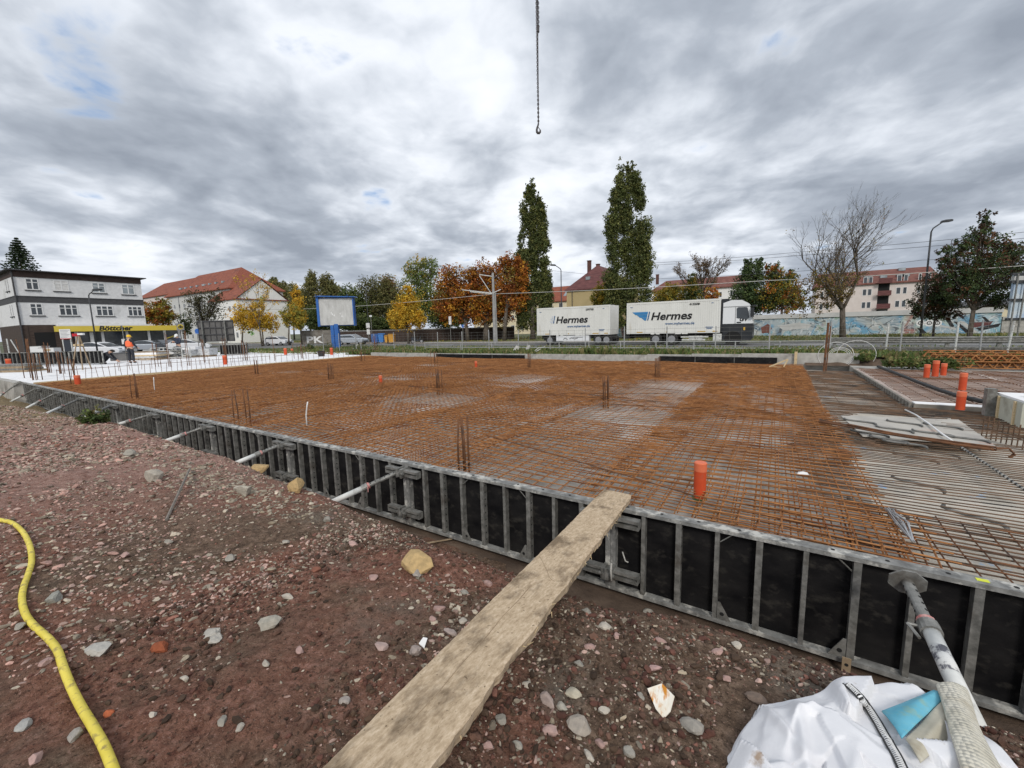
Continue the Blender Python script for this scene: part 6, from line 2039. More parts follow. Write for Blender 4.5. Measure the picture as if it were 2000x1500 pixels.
M['tail_red'] = mat('tail_light', (0.45, 0.02, 0.03), rough=0.3)
M['car_white'] = mat('white_car_paint', (0.70, 0.71, 0.73), rough=0.25, spec=0.6)
M['car_silver'] = mat('silver_car_paint', (0.42, 0.45, 0.49), rough=0.28, metal=0.3, spec=0.6)
M['car_dark'] = mat('dark_car_paint', (0.03, 0.035, 0.045), rough=0.25, spec=0.6)
yv = math.atan2(ROT.T[0, 1], ROT.T[0, 0])
VIEW_X = math.atan2(ROT[1, 0], ROT[0, 0])          # direction across the picture to the right
car(203, 43, VIEW_X + 0.05, M['car_white'], 'white car with red tail light parked before the yellow shop sign', 'sedan', 4.6)
car(545, 66, VIEW_X - 0.3, M['car_white'], 'white hatchback on the street left of the blue billboard post')
car(689, 60, VIEW_X - 0.25, M['car_silver'], 'silver hatchback on the street right of the blue billboard post')
for k, (px, c, nm) in enumerate(((296, 'car_silver', 'silver car in the row before the shop windows, left of the dark one'), (326, 'car_dark', 'dark car in the row before the shop windows'), (372, 'car_white', 'pale car in the row right of the worker in dark clothes'))):
    car(px, 52, VIEW_X + .5 * (-1) ** k, M[c], nm, 'sedan')

# motor scooter
p = gp(815, 58)
e = empty('motor_scooter', 'small dark motor scooter on the street below the yellow cone shaped tree', 'scooter', p, VIEW_X)
for x in (-.6, .6): wheel(e, x, 0, .28, .28, .12, rim=M['chrome'])
b = MB(); b.prism([(-.75, .45), (-.2, .35), (.25, .32), (.45, .55), (.6, .95), (.5, 1.0), (.3, .5), (-.1, .5), (-.15, .8), (-.8, .82)], -.14, .14, lambda a, c, w: (a, w, c)); b.build('body', M['car_dark'], e)
b = MB(); b.tube([(.5, -.32, 1.05), (.55, 0, 1.0), (.5, .32, 1.05)], .025, 6); b.build('handlebar', M['chassis'], e)
b = MB(); b.box(-.75, -.05, -.15, .15, .822, .90); b.build('saddle', M['rubber'], e)

# ================================================================ posts, lamps, signs, billboards, wires
M['pole_dark'] = mat('dark_pole', (0.030, 0.032, 0.036), (0.06, 0.062, 0.066), scale=3, rough=0.6)
M['pole_grey'] = mat('grey_concrete_pole', (0.24, 0.24, 0.235), (0.36, 0.355, 0.34), scale=2, rough=0.8)


def street_lamp(px, dep, ytop, label, arm=1, reach=1.2, g=-0.15, mt='pole_dark', r=.07):
    p = gp(px, dep, g); h = atd(px, ytop, dep)[2] - g
    e = empty('street_lamp', label, 'street lamp', p, VIEW_X)
    b = MB(); b.tube([(0, 0, 0), (0, 0, h * .5), (0, 0, h - reach * .7)], [r * 1.2, r, r * .8], 8); b.build('pole', M[mt], e, smooth=True)
    b = MB(); b.tube([(0, 0, h - reach * .7), (arm * reach * .12, 0, h - reach * .45), (arm * reach * .75, 0, h - .03)], r * .7, 6); b.build('arm', M[mt], e, smooth=True)
    b = MB(); b.prism([(0, 0), (.15, .12), (.65, .13), (.78, .05), (.7, -.04), (.1, -.05)], -.16, .16, lambda a, c, w: (arm * (reach * .7 + a), w, h + c + .05 * a)); b.build('lamp_head', M['pole_dark'], e)
    return e


street_lamp(1797, 34, 441, 'tall dark street lamp in front of the dark red tree', 1, 1.05)
street_lamp(1097, 55, 521, 'street lamp between the left poplar and the tan house', -1, 0.9)
street_lamp(192, 40, 569, 'dark street lamp before the white building with the shop sign', 1, 0.7, r=.06)
street_lamp(397, 62, 600, 'thin street lamp behind the grey billboard back', -1, 1.0, r=.05)
street_lamp(722, 70, 560, 'thin dark pole lamp among the trees right of the blue billboard', -1, .8, r=.05)


def sign_post(px, dep, plates, label, g=-0.15, top=None, r=.035):
    p = gp(px, dep, g)
    e = empty('sign_post', label, 'sign', p, VIEW_X)
    zt_ = max(atd(px, q[1], dep)[2] for q in plates) - g if top is None else atd(px, top, dep)[2] - g
    b = MB(); b.bar((0, 0, 0), (0, 0, zt_), r, 8); b.build('pole', M['galv'], e)
    for (w, y0, y1, mt_) in plates:
        z1 = atd(px, y0, dep)[2] - g; z0 = atd(px, y1, dep)[2] - g; ww = w * dep / F
        b = MB(); b.box(-ww / 2, ww / 2, -.06, -.04, z0, z1); b.build('plate', M[mt_], e)
    return e


M['sign_blue'] = mat('blue_sign', (0.03, 0.12, 0.40), (0.45, 0.50, 0.58), scale=3, rough=0.5, lo=0.5, hi=0.56)
M['sign_text'] = mat('printed_sign', (0.70, 0.70, 0.69), (0.30, 0.22, 0.22), scale=9, rough=0.5, lo=0.55, hi=0.62, stretch=(.3, 1, 2))
sign_post(722, 46, [(7, 631, 641, 'sign_text'), (6, 643, 653, 'sign_text')], 'post with two small traffic plates right of the blue billboard')
sign_post(881, 56, [(5, 618, 634, 'sign_text')], 'narrow white sign on a post under the leftmost maple')
sign_post(905, 60, [(4, 634, 640, 'sign_blue')], 'tiny blue sign behind the maple trunks')
sign_post(390, 44, [(7, 642, 652, 'sign_blue')], 'blue and white sign on a post left of the grey billboard back')
sign_post(247, 38, [(7, 662, 672, 'sign_text')], 'pole with a small white plate right of the worker in the orange vest', top=636)
sign_post(728, 54, [(5, 616, 619, 'frame_white')], 'short pole with a pale lamp shade right of the blue billboard')
# white information board on a frame
p = gp(136, 37); e = empty('info_board', 'white printed board on a tall frame before the shop building', 'sign', p, VIEW_X)
z1 = atd(136, 643, 37)[2] + .15; z0 = atd(136, 662, 37)[2] + .15
b = MB(); b.box(-.48, .48, -.03, 0, z0, z1); bo = b.build('board', M['frame_white'], e)
b = MB()
for k in range(6): b.box(-.40, .40 - .12 * (k % 3), -.034, -.0301, z1 - .12 - k * .12, z1 - .08 - k * .12)
b.build('print', M['chrome'], bo)
b = MB(); b.box(-.48, .48, -.036, -.0302, z0, z0 + .06); b.build('red_strip', M['tail_red'], bo)
b = MB()
for x in (-.36, .36): b.box(x - .04, x + .04, .002, .08, 0, z1)
b.box(-.319, .319, .01, .07, .02, .1); b.build('posts', M['galv_pale'], e)
b = MB(); b.box(-.3, .3, .012, .03, .3, z0 - .1); b.build('dark_panel', M['car_dark'], e)

# billboards
M['bb_blue'] = mat('blue_billboard_paint', (0.025, 0.10, 0.34), (0.035, 0.14, 0.42), scale=2, rough=0.4)
M['bb_face'] = mat('torn_poster_face', (0.40, 0.395, 0.38), (0.56, 0.555, 0.54), scale=1.6, rough=0.8, c3=(0.30, 0.295, 0.285), c3scale=0.8, stretch=(1.4, 1, .5))
dep = 44
p = gp(657, dep); e = empty('billboard', 'blue framed billboard with blank grey face on a blue post', 'billboard', p, VIEW_X)
zz = lambda y: atd(657, y, dep)[2] + .15
s_ = dep / F
x0 = (627 - 657) * s_; x1 = (697 - 657) * s_
b = MB(); b.box(-.38, -.05, -.16, .16, 0, zz(633)); b.box(0.02, .44, -.2, .2, 0, zz(633)); b.build('post', M['bb_blue'], e)
b = MB(); b.box(x0 + .25, x1 - .05, -.17, -.05, zz(635), zz(584)); b.build('face', M['bb_face'], e)
b = MB(); b.box(x0, x0 + .249, -.24, .3, zz(637), zz(580)); b.box(x1 - .049, x1 + .06, -.24, .3, zz(637), zz(582)); b.box(x0 + .25, x1 - .05, -.045, .3, zz(636.5), zz(582)); b.build('frame', M['bb_blue'], e)
b = MB(); b.prism([(x0 - .1, zz(580)), (x1 + .35, zz(583)), (x1 + .3, zz(581.5)), (x0 + .3, zz(578.5))], -.5, .35, lambda a, c, w: (a, w, c)); b.bar((x0 + .3, -.5, zz(580)), (x0 + .3, -.9, zz(577)), .03, 5); b.bar((x1 - .3, -.5, zz(582)), (x1 - .3, -.9, zz(579)), .03, 5); b.build('lamp_rail', M['bb_blue'], e)
b = MB()
for (a, c) in ((654, 611), (656, 614), (659, 616), (671, 613), (674, 618)):
    xx = (a - 657) * s_; b.prism([(xx - .06, zz(c) - .06), (xx + .07, zz(c) - .12), (xx + .03, zz(c) + .14)], -.176, -.172, lambda a_, c_, w: (a_, w, c_))
b.build('torn_spots', M['frame_white'], e)
dep = 45
p = gp(427, dep); e = empty('billboard', 'dark grey back of a billboard on two steel posts, left of the yellow trees', 'billboard', p, VIEW_X)
zz = lambda y: atd(427, y, dep)[2] + .15
s_ = dep / F
x0 = (393 - 427) * s_; x1 = (461 - 427) * s_
M['bb_back'] = mat('grey_board_back', (0.085, 0.082, 0.080), (0.15, 0.145, 0.14), scale=1.2, rough=0.8)
b = MB(); b.box(x0, x1, 0, .10, zz(667), zz(626)); b.build('board_back', M['bb_back'], e)
b = MB()
for k in range(7): x = x0 + (x1 - x0) * k / 6; b.box(x - .03, x + .03, -.07, -.001, zz(667), zz(626))
for y in (627, 640, 653, 666): b.box(x0, x1, -.10, -.071, zz(y) - .05, zz(y) + .05)
b.build('battens', M['slate_band'], e)
for q in (403, 447): b = MB(); x = (q - 427) * s_; b.box(x - .06, x + .06, -.22, -.101, 0, zz(626)); b.build('post', M['galv'], e)
dep = 30
p = gp(1985, dep); e = empty('billboard', 'pale blue billboard in a steel frame cut off at the right edge', 'billboard', p, VIEW_X)
zz = lambda y: atd(1985, y, dep)[2] + .15
s_ = dep / F
xx = lambda q: (q - 1985) * s_
M['bb_pale'] = mat('pale_blue_poster', (0.42, 0.52, 0.60), (0.60, 0.64, 0.66), scale=1.2, rough=0.5, c3=(0.16, 0.30, 0.55), c3scale=0.6, c3lo=0.5, c3hi=0.7)
b = MB(); b.box(xx(1964), xx(2075), 0, .1, zz(622), zz(539)); b.build('poster', M['bb_pale'], e)
b = MB()
for y in (537, 552, 586, 623): b.box(xx(1957), xx(2078), -.14, -.001, zz(y) - .08, zz(y) + .08)
b.build('cross_beam', M['pole_dark'], e)
b = MB(); b.box(xx(1962), xx(2078), -.12, .1, zz(549), zz(541)); b.build('head_strip', M['cap'], e)
for q in (1966, 1982, 2040, 2060): b = MB(); b.bar((xx(q) - .12, -.20, 0), (xx(q), -.20, zz(537)), .055, 6); b.build('post', M['galv'], e)

# catenary mast and wires
dep = 50
p = gp(967, dep); e = empty('overhead_mast', 'grey overhead line mast with side arms in front of the maples', 'mast', p, VIEW_X)
zz = lambda y: atd(967, y, dep)[2] + .15
s_ = dep / F
b = MB(); b.bar((-.02, 0, 0), (-.02, 0, zz(535)), .20, 8, .13); b.build('pole', M['pole_grey'], e)
b = MB(); b.bar((.22, 0, 0), (.2, 0, zz(570)), .09, 6, .07); b.build('stay_pole', M['pole_grey'], e)
for k, ((xa, ya), (xb_, yb_)) in enumerate((((-26, 538), (-2, 542)), ((-60, 566), (0, 574)), ((-26, 540), (-4, 575)), ((-5, 575), (14, 567)), ((-45, 570), (-5, 575)))):
    b = MB(); b.bar((xa * s_, -.1, zz(ya)), (xb_ * s_, -.1, zz(yb_)), .05, 6); b.build('arm', M['galv_pale'], e)
M['wire_pale'] = mat('pale_cable', (0.45, 0.44, 0.41), rough=0.5)
M['wire_dark'] = mat('dark_cable', (0.06, 0.06, 0.065), rough=0.6)


def wire(pts, r, mt, label):
    P = [atd(x, y, d_) for x, y, d_ in pts]
    sm = []
    for i in range(len(P) - 1):
        for q in range(10):
            t = q / 10; a = P[i] * (1 - t) + P[i + 1] * t; a = a - np.array([0, 0, 0.12 * math.sin(PI * t)]); sm.append(a)
    sm.append(P[-1])
    b = MB(); b.tube(sm, r, 5)
    tag(b.build('overhead_wire', M[mt]), label, 'wire')


wire([(300, 617, 85), (428, 604, 76), (640, 602, 64), (966, 574, 50), (1500, 548, 38), (2080, 513, 29)], .030, 'wire_pale', 'thick pale overhead cable crossing in front of the trees at mast height')
wire([(1268, 514, 70), (1600, 489, 52), (2080, 445, 38)], .022, 'wire_dark', 'highest thin dark wire in the sky right of the right poplar')
wire([(1268, 518, 70), (1600, 496, 52), (2080, 458, 38)], .022, 'wire_dark', 'second thin dark wire right of the right poplar, just below the highest')
wire([(1075, 528, 80), (1268, 545, 70), (1600, 527, 52), (1800, 508, 44), (2080, 490, 38)], .020, 'wire_dark', 'lowest thin dark wire passing behind the lamp at the right')

# fences along the verge
M['fence_grey'] = mat('fence_steel', (0.26, 0.265, 0.265), (0.40, 0.40, 0.395), scale=6, rough=0.6)
FX = [float(aty(x, 668, 22.5)[0]) for x in (1012, 1107.5, 1172.5, 1244, 1323, 1409, 1502.5)]
st = (FX[-1] - FX[0]) / 6
xs = [FX[0] + st * k for k in range(-9, 12)]
e = empty('wire_fence', 'wire fence of slim grey posts along the verge in front of the truck', 'fence', (xs[0], 22.5, 0))
for k, x in enumerate(xs):
    b = MB(); z0 = -0.3; b.bar((x - xs[0], 0, z0), (x - xs[0] + .02 * math.sin(k * 2.3), 0.01, 1.50 + 0.05 * math.sin(k * 1.7)), .028, 8); b.build('post', M['fence_grey'], e)
b = MB()
for z in [0.05 + .19 * q for q in range(8)]: b.bar((0, 0, z), (xs[-1] - xs[0], 0, z), .0055, 4)
for q in range(int((xs[-1] - xs[0]) / .5)): b.bar((q * .5, 0, -.1), (q * .5, 0, 1.42), .0035, 4)
b.build('wire_mesh', M['galv'], e)
e = empty('pipe_railing', 'two bar pipe railing along the verge behind the wire fence', 'railing', (-23, 24, 0))
za = float(aty(1300, 667.5, 24)[2]); zb = float(aty(1300, 679.8, 24)[2])
xe = float(aty(1612, 668, 24)[0])
for z in (za, zb): b = MB(); b.bar((0, 0, z), (xe + 23, 0, z), .026, 8); b.build('rail', M['fence_grey'], e)
for px in (705, 770, 830, 900, 960, 1030, 1092, 1150, 1212, 1281, 1355, 1436, 1523, 1610):
    x = float(aty(px, 675, 24)[0]) + 23
    b = MB(); b.bar((x, 0, -.3), (x, 0, za), .030, 8); b.build('post', M['fence_grey'], e)
e = empty('crash_barrier', 'steel crash barrier with two beams along the verge at the right', 'crash barrier', (xe, 24.3, 0))
for z, h in ((za - .12, .27), (zb - .12, .20)):
    b = MB(); b.prism([(0, 0), (.05, .05), (0, .1), (.03, .14), (0, .18), (.05, .23), (0, .27)][:7] + [(-.02, .27), (-.02, 0)], 0, 22, lambda a, c, w, z=z, h=h: (w, -a, z + c * h / .27)); b.build('beam', M['galv'], e)
for px in (1729, 1851, 1953, 1630, 2050):
    x = float(aty(px, 675, 24.3)[0]) - xe
    b = MB(); b.box(x - .06, x + .06, 0.03, .15, -.4, za + .12); b.build('post', M['galv'], e)
for px in (1864, 1964, 1729):
    x0_ = aty(px, 690, 23); b = MB(); b.bar((0, 0, -.3), (.12 if px == 1964 else .02, 0, 1.4), .035, 8); o = b.build('fence_post', M['galv_pale']); o.location = (float(x0_[0]), 23, 0)
    tag(o, {1864: 'slim grey post in front of the eyes on the graffiti wall', 1964: 'leaning slim grey post in front of the right billboard', 1729: 'slim grey post right of the leafless tree trunk'}[px], 'post')

# bins
for px, dep, wpx, y0, mt_, lab in ((734, 62, 13, 652, 'bb_blue', 'blue waste container, left half of the blue pair'), (746, 62, 10, 651, 'bb_blue2', 'brighter blue waste container beside the orange ones'),
                                   (756, 60, 6, 655, 'bin_orange', 'small orange waste container next to the blue ones'), (766, 60, 11, 652, 'bin_orange', 'larger orange waste container at the timber fence')):
    if mt_ == 'bb_blue2': M[mt_] = mat('bright_blue_bin', (0.05, 0.19, 0.50), rough=0.5)
    if mt_ == 'bin_orange' and mt_ not in M: M[mt_] = mat('orange_bin', (0.55, 0.27, 0.03), (0.62, 0.32, 0.05), scale=1, rough=0.5)
    p = gp(px, dep, -.06); w = wpx * dep / F; h = atd(px, y0, dep)[2] + .06
    e = empty('waste_bin', lab, 'bin', p, VIEW_X)
    b = MB(); b.prism([(-w / 2 + .06, .1), (w / 2 - .06, .1), (w / 2, h - .12), (-w / 2, h - .12)], -.45, .45, lambda a, c, w_: (a, w_, c)); b.build('body', M[mt_], e)
    b = MB(); b.prism([(-w / 2 - .03, h - .118), (w / 2 + .03, h - .118), (w / 2 - .05, h), (-w / 2 + .05, h)], -.5, .5, lambda a, c, w_: (a, w_, c)); b.build('lid', M[mt_], e)
    for sx in (-1, 1): b = MB(); b.lathe([(.1, -.04), (.1, .04)], 10, fr=lambda X, Y, Z, sx=sx: (sx * w * .35 + X, -.4 + Z, .1 + Y)); b.build('caster', M['rubber'], e)

# ================================================================ trees
def leaf_cloud(centers, radii, cnt, size, pal, r, flat=1.0, droop=0.0):
    """leaf quads around clump centres"""
    n = len(centers) * cnt
    C = np.repeat(centers, cnt, axis=0); R = np.repeat(radii, cnt)
    d = r.normal(size=(n, 3)); d /= np.linalg.norm(d, axis=1)[:, None]
    q = r.uniform(0, 1, n) ** 0.55
    P = C + d * (R * q)[:, None] * np.array([1, 1, flat])
    s = size * r.uniform(0.6, 1.35, n)
    a = r.normal(size=(n, 3)); a /= np.linalg.norm(a, axis=1)[:, None]
    b = np.cross(a, r.normal(size=(n, 3))); b /= np.linalg.norm(b, axis=1)[:, None]
    a = a * s[:, None]; b = b * (s * 0.62)[:, None]
    V = np.stack([P - a * .5, P + b * .5 - a * 0.05, P + a * .55, P - b * .5 - a * 0.05], 1).reshape(-1, 3)
    Fc = np.arange(n * 4).reshape(n, 4)
    cl = pal[r.integers(0, len(pal), len(centers))] * r.uniform(0.75, 1.25, (len(centers), 1))
    T = np.repeat(cl, cnt, axis=0) * r.uniform(0.72, 1.3, (n, 1))
    T = np.repeat(T, 4, axis=0)
    return V, Fc, np.clip(T, 0, 1)


GREEN_D = np.array([(0.030, 0.048, 0.018), (0.040, 0.060, 0.022), (0.055, 0.075, 0.025), (0.035, 0.050, 0.022)])
GREEN = np.array([(0.06, 0.085, 0.025), (0.08, 0.105, 0.03), (0.10, 0.12, 0.035), (0.05, 0.07, 0.022)])
OLIVE = np.array([(0.10, 0.10, 0.035), (0.13, 0.12, 0.04), (0.08, 0.085, 0.035), (0.15, 0.13, 0.05)])
YELLOW = np.array([(0.58, 0.37, 0.035), (0.66, 0.44, 0.05), (0.50, 0.31, 0.03), (0.42, 0.30, 0.04), (0.60, 0.33, 0.03)])
YELGRN = np.array([(0.20, 0.18, 0.03), (0.28, 0.21, 0.03), (0.14, 0.14, 0.03), (0.34, 0.23, 0.03)])
ORANGE = np.array([(0.34, 0.115, 0.018), (0.28, 0.085, 0.016), (0.22, 0.065, 0.016), (0.42, 0.17, 0.025), (0.18, 0.07, 0.02), (0.46, 0.24, 0.03), (0.20, 0.15, 0.035)])
REDDARK = np.array([(0.07, 0.028, 0.018), (0.05, 0.032, 0.02), (0.10, 0.045, 0.02), (0.045, 0.04, 0.02)])
BROWN = np.array([(0.15, 0.085, 0.035), (0.20, 0.12, 0.04), (0.11, 0.075, 0.04)])
POPLAR = np.array([(0.048, 0.060, 0.020), (0.062, 0.073, 0.023), (0.080, 0.088, 0.027), (0.040, 0.048, 0.018), (0.095, 0.095, 0.03)])


def tree(name, label, cat, px, dep, lobes, pal, nclump, cnt, size, g=-0.1, trunk=0.16, base_px=None, clump_r=0.16, group=None, limbs=True, bark='bark', flat=1.0, surf=0.55, depthscale=0.8, twig=0.35, grow=1.14):
    """lobes: ellipsoids (cx, cy, rx, ry) in photo pixels at camera depth dep; each gets a share of the clumps"""
    r = np.random.default_rng(int(px * 13 + dep))
    base = gp(px, dep, g)
    e = empty(name, label, cat, base, 0, group)
    s = dep / F
    C = []; Rr = []
    lobes = [(l[0], l[1], l[2] * grow, l[3] * grow) for l in lobes]
    area = np.array([l[2] * l[3] for l in lobes], float); area /= area.sum()
    fwd = np.array([-ROT[0, 2], -ROT[1, 2], 0]); fwd /= np.linalg.norm(fwd)
    rgt = np.array([ROT[0, 0], ROT[1, 0], 0]); rgt /= np.linalg.norm(rgt)
    lc = []
    for l, a in zip(lobes, area):
        c = atd(l[0], l[1], dep) - base
        lc.append((c, l[2] * s, l[3] * s))
        n = max(3, int(nclump * a))
        d = r.normal(size=(n, 3)); d /= np.linalg.norm(d, axis=1)[:, None]
        q = surf + (1 - surf) * r.uniform(0, 1, n)
        q = np.where(r.uniform(0, 1, n) < 0.3, r.uniform(0.1, 0.8, n), q)
        q *= r.uniform(0.86, 1.06, n)
        P = c + (d[:, :1] * rgt * l[2] * s + d[:, 1:2] * fwd * l[2] * s * depthscale + d[:, 2:3] * np.array([0, 0, 1]) * l[3] * s) * q[:, None]
        C.append(P); Rr.append(np.full(n, clump_r * math.sqrt(l[2] * l[3]) * s) * r.uniform(0.7, 1.35, n))
    C = np.concatenate(C); Rr = np.concatenate(Rr)
    ok = C[:, 2] > 0.6
    C = C[ok]; Rr = Rr[ok]
    V, Fc, T = leaf_cloud(C, Rr, cnt, size, pal, r, flat)
    np_obj('crown', V, Fc, M['leaf'], e, tint=T)
    b = MB()
    top = max(c[2] + h * 0.55 for c, w, h in lc)
    low = min(c[2] - h * 0.7 for c, w, h in lc)
    cx_ = np.mean([c[:2] for c, w, h in lc], axis=0)
    fork = max(low, top * 0.22)
    b.tube([(0, 0, -.2), (cx_[0] * .1, cx_[1] * .1, fork * .5), (cx_[0] * .25, cx_[1] * .25, fork)], [trunk * 1.25, trunk, trunk * .85], 8)
    f = np.array([cx_[0] * .25, cx_[1] * .25, fork * .98])
    if limbs:
        for c, w, h in lc:
            m_ = f + (c - f) * 0.5 + np.array([0, 0, -.05 * h]) + r.normal(size=3) * w * .05
            b.tube([f, m_, c, c + np.array([0, 0, h * .6])], [trunk * .6, trunk * .42, trunk * .25, trunk * .08], 6)
        for k in range(int(len(C) * twig)):
            i = int(r.integers(0, len(C))); c, w, h = min(lc, key=lambda q: np.linalg.norm(q[0] - C[i]))
            st_ = f + (c - f) * r.uniform(.35, 1.0)
            b.tube([st_, (st_ + C[i]) / 2 + np.array([0, 0, .04 * h]), C[i]], [trunk * .16, trunk * .10, trunk * .03], 4)
    b.build('trunk', M[bark], e, smooth=True)
    return e


# poplars: many upright plumes
def poplar(px, dep, ytop, ybot, halfw, label, seed):
    r = np.random.default_rng(seed)
    lobes = []
    H_ = ybot - ytop
    prof = lambda t: np.interp(t, [0, .08, .2, .45, .7, .88, 1.0], [.12, .40, .66, .90, 1.0, .92, .62])   # t from the top down
    for k in range(95):
        t = r.uniform(0.04, 0.95)
        w = halfw * prof(t)
        off_ = (r.uniform(-1, 1) if k % 2 else math.copysign(r.uniform(.6, 1.0), r.uniform(-1, 1))) * w * 0.82
        lobes.append((px + off_ + (t - .5) * 2, ytop + H_ * t, max(6, w * r.uniform(.28, .44)), H_ * r.uniform(.055, .10)))
    for t in np.linspace(.06, .95, 12): lobes.append((px + (t - .5) * 2, ytop + H_ * t, max(6, halfw * prof(t) * .42), H_ * .07))
    lobes += [(px - 3, ytop + H_ * .05, 5, H_ * .055), (px + 4, ytop + H_ * .035, 4, H_ * .04)]
    return tree('poplar_tree', label, 'tree', px, dep, lobes, POPLAR * 1.85, 4200, 17, 0.26, trunk=.35, clump_r=.30, limbs=False, surf=.4, depthscale=1.0, grow=1.0)


e = poplar(1041, 62, 360, 652, 37, 'left poplar, a tall dark green column behind the orange maples', 3)
e = poplar(1227, 60, 317, 648, 50, 'right poplar, the tallest dark green column above the gap between the containers', 5)

tree('maple_tree', 'leftmost rusty orange maple under the overhead cable', 'tree', 914, 62, [(880, 560, 30, 42), (905, 590, 40, 40), (870, 600, 24, 30), (925, 550, 24, 32)], ORANGE, 520, 26, .30, trunk=.28, clump_r=.26)
tree('maple_tree', 'middle orange maple with the thickest trunk beside the overhead mast', 'tree', 949, 62, [(950, 545, 32, 34), (960, 585, 40, 38), (935, 590, 34, 34), (940, 615, 30, 22), (985, 610, 24, 26)], ORANGE * 1.08, 560, 26, .30, trunk=.42, clump_r=.26)
tree('maple_tree', 'right orange maple overlapping the left poplar', 'tree', 985, 60, [(990, 520, 22, 26), (1012, 535, 22, 26), (1000, 575, 30, 34), (1020, 560, 14, 20)], ORANGE * 1.15, 380, 26, .28, trunk=.25, clump_r=.27)
tree('linden_tree', 'yellow cone shaped tree in the middle, beside the blue and orange bins', 'tree', 798, 58, [(796, 575, 13, 18), (795, 600, 24, 24), (793, 622, 34, 22), (775, 620, 18, 18), (815, 624, 18, 18)], YELLOW, 520, 24, .22, trunk=.13, clump_r=.24)
for (px, dp, lobes, pal, lab) in (
        (473, 66, [(470, 620, 22, 26), (488, 626, 18, 22), (500, 600, 14, 18)], YELLOW, 'bright yellow tree just right of the grey billboard back'),
        (515, 65, [(500, 626, 20, 20), (522, 630, 24, 18)], YELLOW, 'half bare yellow tree before the white gable'),
        (564, 65, [(566, 618, 16, 22), (582, 620, 14, 22)], YELGRN * 1.5, 'brownish yellow tree at the right corner of the white gable'),
        (590, 68, [(582, 600, 13, 30), (583, 620, 14, 22), (578, 575, 8, 18)], YELLOW, 'orange yellow tree left of the blue billboard')):
    tree('linden_tree', lab, 'tree', px, dp, lobes, pal, 210, 20, .24, trunk=.11, clump_r=.24, twig=.6)
tree('broadleaf_tree', 'amber and green tree between shop building and red roofed house', 'tree', 310, 78, [(305, 605, 24, 20), (318, 620, 26, 16), (295, 622, 16, 14)], np.concatenate([YELGRN, ORANGE[:2]]), 260, 22, .34, trunk=.2, clump_r=.24)
tree('broadleaf_tree', 'thin dark tree in front of the red roofed apartment house', 'tree', 400, 70, [(385, 590, 26, 24), (410, 600, 28, 28), (395, 620, 30, 22), (425, 585, 14, 20)], OLIVE * .55, 240, 13, .24, trunk=.2, clump_r=.22, twig=.9)
tree('broadleaf_tree', 'small green tree beside the round shop emblem', 'tree', 363, 64, [(362, 632, 10, 15), (364, 645, 9, 10)], GREEN, 70, 18, .22, trunk=.08, clump_r=.3)
# green mass behind
back = [(575, 128, [(572, 575, 12, 20), (580, 600, 16, 30)], OLIVE, 'pale olive birch rising behind the white gable'),
        (608, 98, [(607, 550, 12, 20), (612, 580, 20, 28), (600, 600, 18, 30)], OLIVE * .8, 'tall loose birch behind the blue billboard, left one'),
        (645, 98, [(640, 560, 14, 22), (650, 590, 24, 30)], OLIVE * .75, 'tall loose birch behind the blue billboard, right one'),
        (690, 90, [(685, 590, 24, 30), (700, 610, 26, 30), (675, 620, 22, 24)], GREEN * .75, 'dark green tree directly right of the blue billboard'),
        (735, 92, [(725, 575, 26, 34), (750, 580, 26, 36), (738, 610, 34, 30)], OLIVE * .62, 'wide olive tree between blue billboard and yellow cone tree'),
        (765, 95, [(760, 570, 16, 28), (772, 600, 20, 30)], BROWN * .8, 'brownish thinning tree behind the yellow cone tree'),
        (820, 84, [(812, 530, 22, 28), (838, 530, 20, 26), (822, 565, 38, 32), (830, 600, 40, 30), (800, 600, 24, 30)], np.concatenate([GREEN, YELGRN * .8, GREEN]), 'big green tree with yellowing top left of the maples'),
        (865, 88, [(860, 610, 26, 28), (885, 622, 24, 20)], GREEN * .6, 'dark bushy tree beneath the maples'),
        (630, 86, [(620, 622, 24, 22), (645, 625, 24, 20)], GREEN * .55, 'dark bushy tree behind the graffiti letters'),
        (712, 80, [(700, 632, 30, 14), (740, 634, 30, 12), (770, 636, 24, 11)], GREEN * .5, 'low dark green thicket behind the timber fence'),
        (548, 128, [(535, 556, 10, 12), (552, 570, 10, 18)], OLIVE, 'pale treetop peeping over the red wing roof')]
for (px, dp, lobes, pal, lab) in back:
    tree('broadleaf_tree', lab, 'tree', px, dp, lobes, pal * 1.9, 520, 22, .36, trunk=.2, clump_r=.25, twig=.25, grow=1.22)
# conifer on the left
r = np.random.default_rng(9)
dep = 78
base = gp(70, dep); e = empty('spruce_tree', 'dark spruce towering behind the white shop building', 'tree', base)
s = dep / F; Hc = atd(42, 472, dep)[2] + .1
C = []; Rr = []
b = MB(); b.tube([(0, 0, 0), (0, 0, Hc * .6), (0, 0, Hc)], [.3, .18, .02], 7)
for k in range(34):
    t = k / 33; z = Hc * (0.35 + 0.65 * t); L = (1 - t) ** .8 * 5.4 + .12
    for q in range(9):
        a = q * 2 * PI / 9 + k * 1.3 + r.uniform(-.2, .2); ll = L * r.uniform(.65, 1.05)
        for w in range(4):
            f_ = .3 + .7 * w / 3; C.append((math.cos(a) * ll * f_, math.sin(a) * ll * f_, z - .22 * ll * f_ + .1 * f_ * f_ * ll)); Rr.append(.16 + .10 * ll * (1.1 - f_))
        b.tube([(0, 0, z), (math.cos(a) * ll, math.sin(a) * ll, z - .12 * ll)], [.035, .01], 4)
V, Fc, T = leaf_cloud(np.array(C), np.array(Rr), 9, .30, GREEN_D * np.array([.8, .9, 1.0]), r, .5)
np_obj('crown', V, Fc, M['leaf'], e, tint=T); b.build('trunk', M['bark'], e)
